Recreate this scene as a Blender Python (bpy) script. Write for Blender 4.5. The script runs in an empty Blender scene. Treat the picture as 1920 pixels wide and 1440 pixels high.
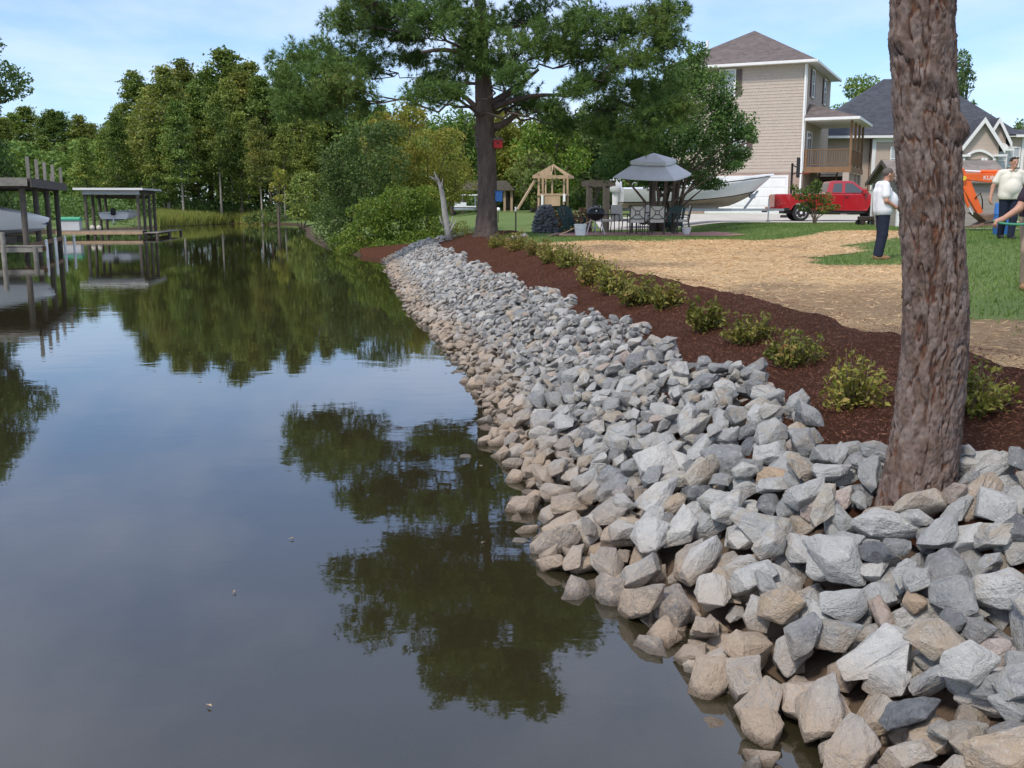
import bpy, bmesh, math, random
import numpy as np
from mathutils import Vector, Matrix

# ------------------------------------------------------------------ camera, sky, sun, exposure
scene = bpy.context.scene
C = scene.collection
F_PX = 1884.0; PITCH = math.atan(335 / F_PX); CAM_Z = 2.0
cam_data = bpy.data.cameras.new('camera')
cam = bpy.data.objects.new('camera', cam_data); C.objects.link(cam)
cam.location = (0, 0, CAM_Z)
cam.rotation_euler = (math.pi / 2 - PITCH, 0, 0)
cam_data.sensor_width = 36; cam_data.lens = 36 * F_PX / 1920
cam_data.clip_start = 0.05; cam_data.clip_end = 3000
scene.camera = cam

SUN_EL = math.radians(54); SUN_AZ = math.radians(-142)      # azimuth from +Y towards +X
sun_vec = Vector((math.sin(SUN_AZ) * math.cos(SUN_EL), math.cos(SUN_AZ) * math.cos(SUN_EL), math.sin(SUN_EL)))
sun_data = bpy.data.lights.new('sun', 'SUN'); sun_data.energy = 2.5; sun_data.angle = math.radians(9.0)
sun_data.color = (1.0, 0.92, 0.82)
sun = bpy.data.objects.new('sun', sun_data); C.objects.link(sun)
sun.rotation_euler = sun_vec.to_track_quat('Z', 'Y').to_euler()

world = bpy.data.worlds.new('World'); scene.world = world; world.use_nodes = True
nt = world.node_tree; nt.nodes.clear()
def wn(t, **k):
    n = nt.nodes.new(t)
    for a, b in k.items(): setattr(n, a, b)
    return n
w_out = wn('ShaderNodeOutputWorld'); w_bg = wn('ShaderNodeBackground'); w_bg.inputs['Strength'].default_value = 0.128
w_sky = wn('ShaderNodeTexSky', sky_type='NISHITA'); w_sky.sun_disc = False
w_sky.sun_elevation = SUN_EL; w_sky.sun_rotation = SUN_AZ
w_sky.air_density = 1.0; w_sky.dust_density = 0.35; w_sky.ozone_density = 3.0
# thin cloud sheets over the whole dome: noise on the direction projected to a plane overhead
w_tc = wn('ShaderNodeTexCoord'); w_sep = wn('ShaderNodeSeparateXYZ')
nt.links.new(w_tc.outputs['Generated'], w_sep.inputs[0])
w_den = wn('ShaderNodeMath', operation='ADD'); w_den.inputs[1].default_value = 0.12
w_max = wn('ShaderNodeMath', operation='MAXIMUM'); w_max.inputs[1].default_value = 0.0
nt.links.new(w_sep.outputs['Z'], w_max.inputs[0]); nt.links.new(w_max.outputs[0], w_den.inputs[0])
w_div = wn('ShaderNodeVectorMath', operation='DIVIDE'); w_cmb = wn('ShaderNodeCombineXYZ')
for i in range(3): nt.links.new(w_den.outputs[0], w_cmb.inputs[i])
nt.links.new(w_tc.outputs['Generated'], w_div.inputs[0]); nt.links.new(w_cmb.outputs[0], w_div.inputs[1])
w_map = wn('ShaderNodeMapping'); w_map.inputs['Scale'].default_value = (0.8, 0.55, 0.0); w_map.inputs['Location'].default_value = (1.35, 0.4, 0.0)
nt.links.new(w_div.outputs[0], w_map.inputs['Vector'])
w_noi = wn('ShaderNodeTexNoise'); w_noi.inputs['Scale'].default_value = 1.0; w_noi.inputs['Detail'].default_value = 7; w_noi.inputs['Roughness'].default_value = 0.55
nt.links.new(w_map.outputs[0], w_noi.inputs['Vector'])
w_ramp = wn('ShaderNodeMapRange'); w_ramp.inputs['From Min'].default_value = 0.40; w_ramp.inputs['From Max'].default_value = 0.70
w_ramp.inputs['To Min'].default_value = 0.12; w_ramp.inputs['To Max'].default_value = 0.85
nt.links.new(w_noi.outputs['Fac'], w_ramp.inputs['Value'])
w_mix = wn('ShaderNodeMix', data_type='RGBA'); w_mix.inputs['B'].default_value = (6.0, 6.5, 7.9, 1)
w_hi = wn('ShaderNodeMapRange'); w_hi.inputs['From Min'].default_value = 0.20; w_hi.inputs['From Max'].default_value = 0.45; w_hi.inputs['To Min'].default_value = 0.0; w_hi.inputs['To Max'].default_value = 0.28
nt.links.new(w_max.outputs[0], w_hi.inputs['Value'])
w_add = wn('ShaderNodeMath', operation='ADD', use_clamp=True); nt.links.new(w_ramp.outputs[0], w_add.inputs[0]); nt.links.new(w_hi.outputs[0], w_add.inputs[1])
nt.links.new(w_add.outputs[0], w_mix.inputs['Factor']); w_tint = wn('ShaderNodeMix', data_type='RGBA', blend_type='MULTIPLY'); w_tint.inputs['Factor'].default_value = 1.0; w_tint.inputs['B'].default_value = (0.80, 0.95, 1.12, 1)
nt.links.new(w_sky.outputs[0], w_tint.inputs['A']); nt.links.new(w_tint.outputs['Result'], w_mix.inputs['A'])
nt.links.new(w_mix.outputs['Result'], w_bg.inputs['Color']); nt.links.new(w_bg.outputs[0], w_out.inputs[0])

vs = scene.view_settings; vs.view_transform = 'Standard'; vs.look = 'None'; vs.gamma = 1; vs.exposure = 0.38; vs.use_curve_mapping = False
scene.render.engine = 'CYCLES'
scene.cycles.use_denoising = True
scene.cycles.max_bounces = 8; scene.cycles.transparent_max_bounces = 12
scene.cycles.sample_clamp_indirect = 6

# ------------------------------------------------------------------ helpers
R = math.radians
def at(px, py, Y):
    """world point at forward distance Y seen at photo pixel (px, py) of 1920x1440: used to read positions off the photo"""
    a = (px - 960) / F_PX; b = (720 - py) / F_PX
    r = Vector((a, math.cos(PITCH) + b * math.sin(PITCH), -math.sin(PITCH) + b * math.cos(PITCH)))
    t = Y / r.y
    return Vector((r.x * t, Y, CAM_Z + r.z * t))
def smooth(a, b, x):
    t = np.clip((np.asarray(x, float) - a) / (b - a), 0, 1); return t * t * (3 - 2 * t)

def vnoise(x, y, seed=0):
    """value noise, numpy"""
    x = np.asarray(x, float); y = np.asarray(y, float)
    xi = np.floor(x).astype(np.int64); yi = np.floor(y).astype(np.int64); xf = x - xi; yf = y - yi
    def hsh(i, j):
        n = (i * 374761393 + j * 668265263 + seed * 1442695041) & 0x7fffffff
        n = ((n ^ (n >> 13)) * 1274126177) & 0x7fffffff
        return ((n ^ (n >> 16)) & 0xffff) / 65535.0
    u = xf * xf * (3 - 2 * xf); v = yf * yf * (3 - 2 * yf)
    return (hsh(xi, yi) * (1 - u) + hsh(xi + 1, yi) * u) * (1 - v) + (hsh(xi, yi + 1) * (1 - u) + hsh(xi + 1, yi + 1) * u) * v
def fbm(x, y, seed=0, o=4):
    s = 0; a = 0.5; t = 0
    for i in range(o):
        s = s + a * vnoise(np.asarray(x) * 2 ** i, np.asarray(y) * 2 ** i, seed + i); t += a; a *= 0.5
    return s / t

def fast_mesh(name, verts, faces, k):
    """verts (N,3) array, faces (M,k) array"""
    verts = np.ascontiguousarray(verts, np.float32); faces = np.ascontiguousarray(faces, np.int32)
    me = bpy.data.meshes.new(name)
    me.vertices.add(len(verts)); me.vertices.foreach_set('co', verts.ravel())
    me.loops.add(faces.size); me.loops.foreach_set('vertex_index', faces.ravel())
    me.polygons.add(len(faces))
    me.polygons.foreach_set('loop_start', np.arange(0, faces.size, k, dtype=np.int32))
    try: me.polygons.foreach_set('loop_total', np.full(len(faces), k, np.int32))
    except Exception: pass
    me.update(calc_edges=True); me.validate()
    return me
def set_attr(me, name, vals, typ='FLOAT'):
    a = me.attributes.new(name, typ, 'POINT')
    a.data.foreach_set('value' if typ == 'FLOAT' else 'vector', np.ascontiguousarray(vals, np.float32).ravel())
def link(name, me, mat=None, parent=None, smooth_shade=False):
    o = bpy.data.objects.new(name, me); C.objects.link(o)
    if mat is not None and len(me.materials) == 0: me.materials.append(mat)
    if parent is not None: o.parent = parent
    if smooth_shade: me.polygons.foreach_set('use_smooth', np.ones(len(me.polygons), bool))
    return o
def tag(o, label=None, cat=None, group=None, kind=None):
    if label: o['label'] = label
    if cat: o['category'] = cat
    if group: o['group'] = group
    if kind: o['kind'] = kind
    return o
def thing(name, label, cat, loc=(0, 0, 0), rz=0, group=None):
    o = bpy.data.objects.new(name, None); C.objects.link(o)
    o.empty_display_size = 0.2; o.location = loc; o.rotation_euler = (0, 0, rz)
    return tag(o, label, cat, group)
def copy_tree(o, parent=None):
    c = o.copy(); C.objects.link(c)
    if parent is not None: c.parent = parent
    for ch in list(o.children): copy_tree(ch, c)
    return c

class MB:
    def __init__(s): s.v = []; s.f = []
    def add(s, vs_, fs):
        n = len(s.v); s.v += [tuple(p) for p in vs_]; s.f += [tuple(i + n for i in f) for f in fs]; return s
    def hexa(s, p): # 8 points: bottom 4, top 4
        return s.add(p, [(3, 2, 1, 0), (4, 5, 6, 7), (0, 1, 5, 4), (1, 2, 6, 5), (2, 3, 7, 6), (3, 0, 4, 7)])
    def box(s, c, d, rot=None):
        x, y, z = d[0] / 2, d[1] / 2, d[2] / 2
        p = [Vector(q) for q in ((-x, -y, -z), (x, -y, -z), (x, y, -z), (-x, y, -z), (-x, -y, z), (x, -y, z), (x, y, z), (-x, y, z))]
        if rot is not None: p = [rot @ q for q in p]
        return s.hexa([q + Vector(c) for q in p])
    def bb(s, x0, x1, y0, y1, z0, z1): return s.box(((x0 + x1) / 2, (y0 + y1) / 2, (z0 + z1) / 2), (x1 - x0, y1 - y0, z1 - z0))
    def bar(s, a, b, w, h=None, up=(0, 0, 1)):
        a = Vector(a); b = Vector(b); h = h or w; d = (b - a); L = d.length; d.normalize()
        u = Vector(up)
        if abs(d.dot(u)) > 0.98: u = Vector((0, 1, 0))
        sx = d.cross(u).normalized() * w / 2; uy = sx.cross(d).normalized() * h / 2
        return s.hexa([a - sx - uy, a + sx - uy, b + sx - uy, b - sx - uy, a - sx + uy, a + sx + uy, b + sx + uy, b - sx + uy])
    def tube(s, pts, rads, n=8, cap=True):
        pts = [Vector(p) for p in pts]
        if not hasattr(rads, '__len__'): rads = [rads] * len(pts)
        ref = None; vs_ = []; fs = []
        for i, p in enumerate(pts):
            t = (pts[min(i + 1, len(pts) - 1)] - pts[max(i - 1, 0)]).normalized()
            if ref is None: ref = Vector((1, 0, 0)) if abs(t.x) < 0.8 else Vector((0, 1, 0))
            a = t.cross(ref).normalized(); b = t.cross(a).normalized(); ref = -b if False else a.cross(t).normalized()
            for k in range(n):
                an = 2 * math.pi * k / n
                vs_.append(p + (a * math.cos(an) + b * math.sin(an)) * rads[i])
        for i in range(len(pts) - 1):
            for k in range(n):
                k2 = (k + 1) % n; fs.append((i * n + k, i * n + k2, (i + 1) * n + k2, (i + 1) * n + k))
        if cap: fs.append(tuple(range(n - 1, -1, -1))); m = (len(pts) - 1) * n; fs.append(tuple(range(m, m + n)))
        return s.add(vs_, fs)
    def prism(s, poly, axis, lo, hi):
        n = len(poly)
        def mk(p, q):
            return (q, p[0], p[1]) if axis == 'x' else ((p[0], q, p[1]) if axis == 'y' else (p[0], p[1], q))
        vs_ = [mk(p, lo) for p in poly] + [mk(p, hi) for p in poly]
        fs = [tuple(range(n - 1, -1, -1)), tuple(range(n, 2 * n))] + [(i, (i + 1) % n, n + (i + 1) % n, n + i) for i in range(n)]
        return s.add(vs_, fs)
    def loft(s, secs, cap=True, closed=True):
        n = len(secs[0]); vs_ = [p for q in secs for p in q]; fs = []
        for i in range(len(secs) - 1):
            for k in range(n if closed else n - 1):
                k2 = (k + 1) % n; fs.append((i * n + k, i * n + k2, (i + 1) * n + k2, (i + 1) * n + k))
        if cap: fs.append(tuple(range(n - 1, -1, -1))); m = (len(secs) - 1) * n; fs.append(tuple(range(m, m + n)))
        return s.add(vs_, fs)
    def lathe(s, prof, c=(0, 0, 0), n=20, axis='z'):
        secs = []
        for r, z in prof:
            ring = []
            for k in range(n):
                a = 2 * math.pi * k / n; x, y = r * math.cos(a), r * math.sin(a)
                q = (x, y, z) if axis == 'z' else ((z, x, y) if axis == 'x' else (x, z, y))
                ring.append((c[0] + q[0], c[1] + q[1], c[2] + q[2]))
            secs.append(ring)
        return s.loft(secs, cap=prof[0][0] > 1e-4 or prof[-1][0] > 1e-4)
    def ball(s, c, r, nu=14, nv=8):
        if not hasattr(r, '__len__'): r = (r, r, r)
        secs = []
        for i in range(nv + 1):
            t = math.pi * (i / nv) ; t = min(max(t, 0.04), math.pi - 0.04)
            secs.append([(c[0] + r[0] * math.sin(t) * math.cos(2 * math.pi * k / nu), c[1] + r[1] * math.sin(t) * math.sin(2 * math.pi * k / nu), c[2] - r[2] * math.cos(t)) for k in range(nu)])
        return s.loft(secs)
    def build(s, name, mat=None, parent=None, sm=False, bevel=0, label=None):
        me = bpy.data.meshes.new(name); me.from_pydata(s.v, [], s.f)
        bm = bmesh.new(); bm.from_mesh(me)
        bmesh.ops.recalc_face_normals(bm, faces=bm.faces)
        if bevel:
            es = [e for e in bm.edges if len(e.link_faces) == 2 and e.calc_face_angle(0) > 0.6]
            bmesh.ops.bevel(bm, geom=es, offset=bevel, segments=2, affect='EDGES', profile=0.6, clamp_overlap=True)
        bm.to_mesh(me); bm.free()
        if sm is True: me.polygons.foreach_set('use_smooth', np.ones(len(me.polygons), bool))
        elif sm: 
            me.polygons.foreach_set('use_smooth', np.ones(len(me.polygons), bool)); me.set_sharp_from_angle(angle=sm)
        o = link(name, me, mat, parent)
        if label: o['label'] = label
        return o

# ------------------------------------------------------------------ materials
class NG:
    def __init__(s, name):
        s.m = bpy.data.materials.new(name); s.m.use_nodes = True; s.t = s.m.node_tree; s.t.nodes.clear()
        s.out = s.n('ShaderNodeOutputMaterial')
    def n(s, t, ins=None, **k):
        nd = s.t.nodes.new(t)
        for a, b in k.items(): setattr(nd, a, b)
        for a, b in (ins or {}).items():
            if hasattr(b, 'is_output'): s.t.links.new(b, nd.inputs[a])
            else: nd.inputs[a].default_value = b
        return nd
    def l(s, a, b): s.t.links.new(a, b)
    def noise(s, vec, scale, detail=4, rough=0.55, dist=0.0):
        return s.n('ShaderNodeTexNoise', {'Vector': vec, 'Scale': scale, 'Detail': detail, 'Roughness': rough, 'Distortion': dist}).outputs['Fac']
    def rng(s, v, a, b, c=0.0, d=1.0): return s.n('ShaderNodeMapRange', {'Value': v, 'From Min': a, 'From Max': b, 'To Min': c, 'To Max': d}).outputs[0]
    def mix(s, f, a, b):
        nd = s.n('ShaderNodeMix', data_type='RGBA')
        for k, v in (('Factor', f), ('A', a), ('B', b)):
            if hasattr(v, 'is_output'): s.l(v, nd.inputs[k])
            else: nd.inputs[k].default_value = v if k == 'Factor' else (*v[:3], 1)
        return nd.outputs['Result']
    def ramp(s, f, stops, interp='LINEAR'):
        nd = s.n('ShaderNodeValToRGB', {'Fac': f}); cr = nd.color_ramp; cr.interpolation = interp
        while len(cr.elements) < len(stops): cr.elements.new(0.5)
        for e, (p, c) in zip(cr.elements, stops): e.position = p; e.color = (*c, 1)
        return nd.outputs['Color']
    def math(s, op, a, b=0.0):
        nd = s.n('ShaderNodeMath', operation=op)
        for i, v in enumerate((a, b)):
            if hasattr(v, 'is_output'): s.l(v, nd.inputs[i])
            else: nd.inputs[i].default_value = v
        return nd.outputs[0]
    def bump(s, h, strength=0.3, dist=0.02): return s.n('ShaderNodeBump', {'Height': h, 'Strength': strength, 'Distance': dist}).outputs[0]
    def bsdf(s, col, rough=0.7, normal=None, metal=0.0, spec=0.4, coat=0.0):
        p = s.n('ShaderNodeBsdfPrincipled')
        for k, v in (('Base Color', col), ('Roughness', rough), ('Metallic', metal), ('Specular IOR Level', spec), ('Coat Weight', coat)):
            if hasattr(v, 'is_output'): s.l(v, p.inputs[k])
            else: p.inputs[k].default_value = (*v[:3], 1) if k == 'Base Color' else v
        if normal is not None: s.l(normal, p.inputs['Normal'])
        return p.outputs[0]
    def done(s, sh): s.l(sh, s.out.inputs['Surface']); return s.m

def mat(name, col, rough=0.7, var=0.12, scale=6.0, bump=0.0, bscale=40.0, metal=0.0, spec=0.4, coat=0.0, coord='Object', stretch=(1, 1, 1), obj_var=0.0):
    g = NG(name); tc = g.n('ShaderNodeTexCoord').outputs[coord]
    if stretch != (1, 1, 1): tc = g.n('ShaderNodeMapping', {'Vector': tc, 'Scale': stretch}).outputs[0]
    f = g.rng(g.noise(tc, scale, 5), 0.3, 0.7)
    a = [c * (1 - var) for c in col]; b = [min(1, c * (1 + var)) for c in col]
    c = g.mix(f, a, b)
    if obj_var:
        r = g.n('ShaderNodeObjectInfo').outputs['Random']
        c = g.n('ShaderNodeHueSaturation', {'Color': c, 'Value': g.rng(r, 0, 1, 1 - obj_var, 1 + obj_var), 'Hue': 0.5, 'Saturation': 1.0, 'Fac': 1.0}).outputs[0]
    nm = g.bump(g.noise(tc, bscale, 5), bump, 0.02) if bump else None
    rr = g.rng(g.noise(tc, scale * 1.7, 3), 0.3, 0.7, max(0, rough - 0.08), min(1, rough + 0.08))
    return g.done(g.bsdf(c, rr, nm, metal, spec, coat))

def foliage_mat(name, stops, trans=0.3, hue_var=0.03, patch=0.5):
    """leaf colour picked per leaf and drifting over the crown"""
    g = NG(name); geo = g.n('ShaderNodeNewGeometry'); oi = g.n('ShaderNodeObjectInfo')
    r = geo.outputs['Random Per Island']
    ns = g.rng(g.noise(geo.outputs['Position'], patch, 3), 0.3, 0.7)
    f = g.math('ADD', g.math('MULTIPLY', r, 0.55), g.math('MULTIPLY', ns, 0.45))
    c = g.ramp(f, stops)
    c = g.n('ShaderNodeHueSaturation', {'Color': c, 'Hue': g.rng(oi.outputs['Random'], 0, 1, 0.5 - hue_var, 0.5 + hue_var),
            'Saturation': 1.0, 'Value': g.rng(g.math('FRACT', g.math('MULTIPLY', oi.outputs['Random'], 7.3)), 0, 1, 0.82, 1.2), 'Fac': 1.0}).outputs[0]
    d = g.bsdf(c, 0.55, None, 0, 0.25)
    t = g.n('ShaderNodeBsdfTranslucent', {'Color': g.n('ShaderNodeHueSaturation', {'Color': c, 'Value': 1.3, 'Saturation': 1.1, 'Hue': 0.49, 'Fac': 1.0}).outputs[0]}).outputs[0]
    ms = g.n('ShaderNodeMixShader', {0: trans}); g.l(d, ms.inputs[1]); g.l(t, ms.inputs[2])
    return g.done(ms.outputs[0])

M = {}
M['white'] = mat('white_paint', (0.78, 0.78, 0.76), 0.45, 0.04, 3)
M['trim'] = mat('white_trim', (0.74, 0.73, 0.71), 0.5, 0.05, 2)
M['gelcoat'] = mat('white_gelcoat', (0.74, 0.75, 0.76), 0.25, 0.03, 2, coat=0.3)
M['gel_tan'] = mat('antifoul_tan', (0.30, 0.26, 0.19), 0.6, 0.12, 4)
M['navy'] = mat('navy_paint', (0.02, 0.03, 0.09), 0.35, 0.1, 4)
M['black'] = mat('black_rubber', (0.015, 0.015, 0.016), 0.6, 0.2, 8)
M['blackgloss'] = mat('black_enamel', (0.012, 0.012, 0.013), 0.38, 0.1, 8)
M['steel'] = mat('galvanised_steel', (0.42, 0.44, 0.46), 0.4, 0.1, 10, metal=0.8)
M['chrome'] = mat('polished_rim', (0.74, 0.74, 0.75), 0.35, 0.05, 10)
M['bronze'] = mat('bronze_frame', (0.055, 0.042, 0.035), 0.45, 0.2, 8)
M['cushion'] = mat('cream_sling', (0.56, 0.52, 0.45), 0.85, 0.06, 20, 0.2, 200)
M['canvas'] = mat('grey_canvas', (0.56, 0.55, 0.56), 0.85, 0.06, 3, 0.15, 60)
M['red'] = mat('red_car_paint', (0.36, 0.008, 0.014), 0.22, 0.05, 2, coat=1.0)
M['orange'] = mat('orange_machine_paint', (0.75, 0.13, 0.025), 0.4, 0.1, 3)
M['rust'] = mat('rusty_bucket_steel', (0.16, 0.10, 0.065), 0.7, 0.3, 8, 0.3)
M['yellow'] = mat('yellow_plastic', (0.75, 0.55, 0.05), 0.5, 0.05, 3)
M['bluepl'] = mat('blue_plastic', (0.04, 0.15, 0.42), 0.5, 0.1, 4)
M['redwood'] = mat('red_painted_wood', (0.38, 0.015, 0.015), 0.6, 0.1, 6)
M['wood_new'] = mat('new_lumber', (0.42, 0.30, 0.19), 0.75, 0.15, 5, 0.2, 60, stretch=(1, 1, 0.2), obj_var=0.12)
M['wood_deck'] = mat('treated_deck_wood', (0.19, 0.105, 0.052), 0.75, 0.15, 5, 0.2, 60, stretch=(1, 1, 0.2), obj_var=0.15)
M['wood_grey'] = mat('weathered_grey_wood', (0.21, 0.195, 0.165), 0.85, 0.22, 6, 0.35, 70, obj_var=0.15)
M['wood_dark'] = mat('dark_weathered_wood', (0.10, 0.085, 0.07), 0.85, 0.25, 6, 0.35, 70, obj_var=0.15)
M['log'] = mat('split_firewood', (0.25, 0.13, 0.075), 0.9, 0.3, 14, 0.4, 60, obj_var=0.35)
M['snag'] = mat('bleached_dead_wood', (0.46, 0.42, 0.37), 0.85, 0.22, 9, 0.5, 50, stretch=(1, 1, 0.3))
M['green_pl'] = mat('dark_green_plastic', (0.012, 0.045, 0.04), 0.55, 0.1, 5)
M['green_lid'] = mat('green_lid', (0.06, 0.33, 0.20), 0.55, 0.08, 5)
M['hose'] = mat('green_hose', (0.03, 0.22, 0.12), 0.5, 0.1, 5)
M['greyhull'] = mat('pale_grey_hull', (0.55, 0.56, 0.57), 0.35, 0.05, 2)
M['concrete'] = mat('concrete', (0.46, 0.43, 0.38), 0.85, 0.12, 0.7, 0.15, 30)
M['skin'] = mat('skin', (0.42, 0.22, 0.15), 0.55, 0.08, 12)
M['tee'] = mat('white_cotton', (0.72, 0.72, 0.74), 0.9, 0.04, 10, 0.3, 18)
M['polo'] = mat('cream_cotton', (0.66, 0.62, 0.53), 0.9, 0.05, 10, 0.3, 18)
M['jeans'] = mat('dark_denim', (0.013, 0.017, 0.036), 0.9, 0.2, 14, 0.3, 25)
M['khaki'] = mat('khaki_trousers', (0.27, 0.21, 0.15), 0.9, 0.12, 10, 0.3, 20)
M['darkshirt'] = mat('dark_shirt', (0.03, 0.018, 0.03), 0.9, 0.1, 10)
M['boot'] = mat('tan_boot_leather', (0.24, 0.13, 0.06), 0.7, 0.15, 20)
M['hair'] = mat('greying_hair', (0.10, 0.085, 0.075), 0.8, 0.3, 60, 0.4, 120)
M['hair_dk'] = mat('dark_hair', (0.03, 0.02, 0.015), 0.7, 0.3, 60, 0.4, 120)
M['shutter'] = mat('brown_shutter', (0.10, 0.07, 0.065), 0.6, 0.1, 6)
M['amber'] = mat('amber_lens', (0.7, 0.25, 0.02), 0.3, 0.05, 4)
M['redlens'] = mat('red_lens', (0.30, 0.01, 0.01), 0.2, 0.05, 4)
M['pot'] = mat('white_glazed_pot', (0.72, 0.71, 0.68), 0.4, 0.05, 6)

g = NG('window_glass'); M['glass'] = g.done(g.bsdf((0.045, 0.055, 0.065), 0.06, None, 0, 0.9))
g = NG('pale_window_glass'); M['glass_blind'] = g.done(g.bsdf((0.38, 0.40, 0.42), 0.12, None, 0, 0.8))
# ------------------------------------------------------------------ the lie of the land
SHORE = [(3.0, -14), (1.9, -5), (1.25, 1.0), (0.96, 3.33), (0.56, 4.41), (0.14, 5.49), (-0.06, 7.34), (-0.18, 8.38), (-0.51, 10.6), (-0.93, 13.3),
         (-1.47, 16.2), (-1.98, 18.6), (-2.95, 24.7), (-3.9, 30.7), (-5.0, 38.2), (-6.6, 41.5), (-9.5, 50), (-13.5, 66), (-17.5, 86), (-23, 107), (-31, 113),
         (-32.5, 97), (-31.5, 86), (-36, 76), (-33, 61), (-25.6, 48), (-24.2, 36), (-26, 20), (-26, -14)]
SH = np.array(SHORE)
def shore_dist(x, y):
    """signed distance to the creek's edge, positive on land"""
    x = np.asarray(x, float); y = np.asarray(y, float)
    best = np.full(x.shape, 1e9); inside = np.zeros(x.shape, bool); n = len(SH)
    for i in range(n):
        ax, ay = SH[i]; bx, by = SH[(i + 1) % n]; dx, dy = bx - ax, by - ay
        t = np.clip(((x - ax) * dx + (y - ay) * dy) / (dx * dx + dy * dy), 0, 1)
        best = np.minimum(best, np.hypot(x - ax - t * dx, y - ay - t * dy))
        if dy != 0:
            c = ((ay > y) != (by > y)) & (x < (bx - ax) * (y - ay) / dy + ax); inside ^= c
    return np.where(inside, -best, best)
def ground_z(x, y):
    x = np.asarray(x, float); y = np.asarray(y, float)
    d = shore_dist(x, y) + 0.0
    rock = smooth(-9, -5.0, x + 0.0 * y) * (1 - smooth(38, 42, y))      # the stone-faced stretch
    prof_r = np.interp(d, [-6, -2.5, 0, 1.45, 1.75, 2.5, 3.1, 6, 9], [-2.0, -1.3, -0.21, 0.53, 0.62, 0.76, 0.90, 1.0, 1.0])
    prof_o = np.interp(d, [-6, -2.5, 0, 0.5, 1.5, 6, 14], [-2.0, -1.0, -0.05, 0.22, 0.35, 0.62, 1.0])
    z = prof_r * rock + prof_o * (1 - rock)
    land = smooth(2.5, 8, d)
    z = z + 0.25 * smooth(6.8, 9.8, x) * (1 - smooth(60, 90, y)) * land
    z = z + land * smooth(-8, 0, x) * 0.55 * smooth(46, 84, y)
    z = z + land * 0.03 * (fbm(x * 0.5, y * 0.5, 3) - 0.5)
    return z
def gz(x, y): return float(ground_z(np.array([x]), np.array([y]))[0])
def on(px, py, Y): 
    p = at(px, py, Y); return Vector((p.x, Y, gz(p.x, Y)))

def axis_steps(lo, hi, segs):
    out = []
    for a, b, st in segs: out += list(np.arange(a, b, st))
    return np.array(out + [segs[-1][1]])
GX = axis_steps(0, 0, [(-900, -120, 60), (-120, -45, 6), (-45, -10, 1.2), (-10, 14, 0.25), (14, 34, 0.8), (34, 120, 6), (120, 900, 60)])
GY = axis_steps(0, 0, [(-60, -4, 4), (-4, 42, 0.3), (42, 120, 1.2), (120, 260, 8), (260, 1800, 90)])
def grid_mesh(name, X, Y, Z):
    ny, nx = X.shape
    v = np.stack([X, Y, Z], -1).reshape(-1, 3)
    i = np.arange((ny - 1) * (nx - 1)); r = i // (nx - 1); c = i % (nx - 1); a = r * nx + c
    return fast_mesh(name, v, np.stack([a, a + 1, a + nx + 1, a + nx], -1), 4)
XX, YY = np.meshgrid(GX, GY)
me = grid_mesh('ground', XX, YY, ground_z(XX, YY))

# grass and mud
g = NG('lawn_and_mud'); pos = g.n('ShaderNodeNewGeometry').outputs['Position']
n1 = g.rng(g.noise(pos, 0.35, 4), 0.3, 0.7); n2 = g.rng(g.noise(pos, 6.0, 5), 0.25, 0.75); n3 = g.noise(pos, 60, 4)
gc = g.mix(n1, (0.10, 0.165, 0.040), (0.165, 0.215, 0.068)); gc = g.mix(g.math('MULTIPLY', n2, 0.6), gc, (0.08, 0.125, 0.034))
gc = g.mix(g.math('MULTIPLY', g.rng(n3, 0.55, 0.75), 0.5), gc, (0.28, 0.26, 0.12))
mud = g.mix(n2, (0.045, 0.032, 0.020), (0.085, 0.060, 0.036))
zz = g.n('ShaderNodeSeparateXYZ', {0: pos}).outputs['Z']
wet = g.rng(g.math('ADD', zz, g.math('MULTIPLY', n2, 0.1)), 0.18, 0.30)
gm = g.done(g.bsdf(g.mix(wet, mud, gc), 0.9, g.bump(g.math('ADD', n3, g.noise(pos, 200, 2)), 0.6, 0.03), 0, 0.2))
tag(link('ground', me, gm, None, True), 'mown lawn and creek bed', None, None, 'structure')

def patch_sheet(name, c00, c10, c11, c01, nu, nv, off, m, wob=0.0, seed=1):
    u, v = np.meshgrid(np.linspace(0, 1, nu), np.linspace(0, 1, nv))
    P = [np.array(c, float) for c in (c00, c10, c11, c01)]
    xy = (1 - u)[..., None] * (1 - v)[..., None] * P[0] + u[..., None] * (1 - v)[..., None] * P[1] + u[..., None] * v[..., None] * P[2] + (1 - u)[..., None] * v[..., None] * P[3]
    edge = np.minimum(np.minimum(u, 1 - u), np.minimum(v, 1 - v)); 
    if wob:
        k = wob * (1 - smooth(0, 0.15, edge)); xy[..., 0] += k * (fbm(xy[..., 0] * 1.3, xy[..., 1] * 1.3, seed) - 0.5) * 2; xy[..., 1] += k * (fbm(xy[..., 0] * 1.3, xy[..., 1] * 1.3, seed + 9) - 0.5) * 2
    X, Y = xy[..., 0], xy[..., 1]
    o = link(name, grid_mesh(name, X, Y, ground_z(X, Y) + off), m, None, True); return tag(o, None, None, None, 'structure')

# the shore as a rail: point and inward normal by arc length on the stone-faced stretch
RAIL = SH[1:15]
seg = np.hypot(*np.diff(RAIL, axis=0).T); S = np.concatenate([[0], np.cumsum(seg)])
def rail(s, d):
    s = np.asarray(s, float); x = np.interp(s, S, RAIL[:, 0]); y = np.interp(s, S, RAIL[:, 1])
    e = 1.2
    tx = np.interp(s + e, S, RAIL[:, 0]) - np.interp(s - e, S, RAIL[:, 0]); ty = np.interp(s + e, S, RAIL[:, 1]) - np.interp(s - e, S, RAIL[:, 1])
    L = np.hypot(tx, ty); return x + d * ty / L, y - d * tx / L
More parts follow.
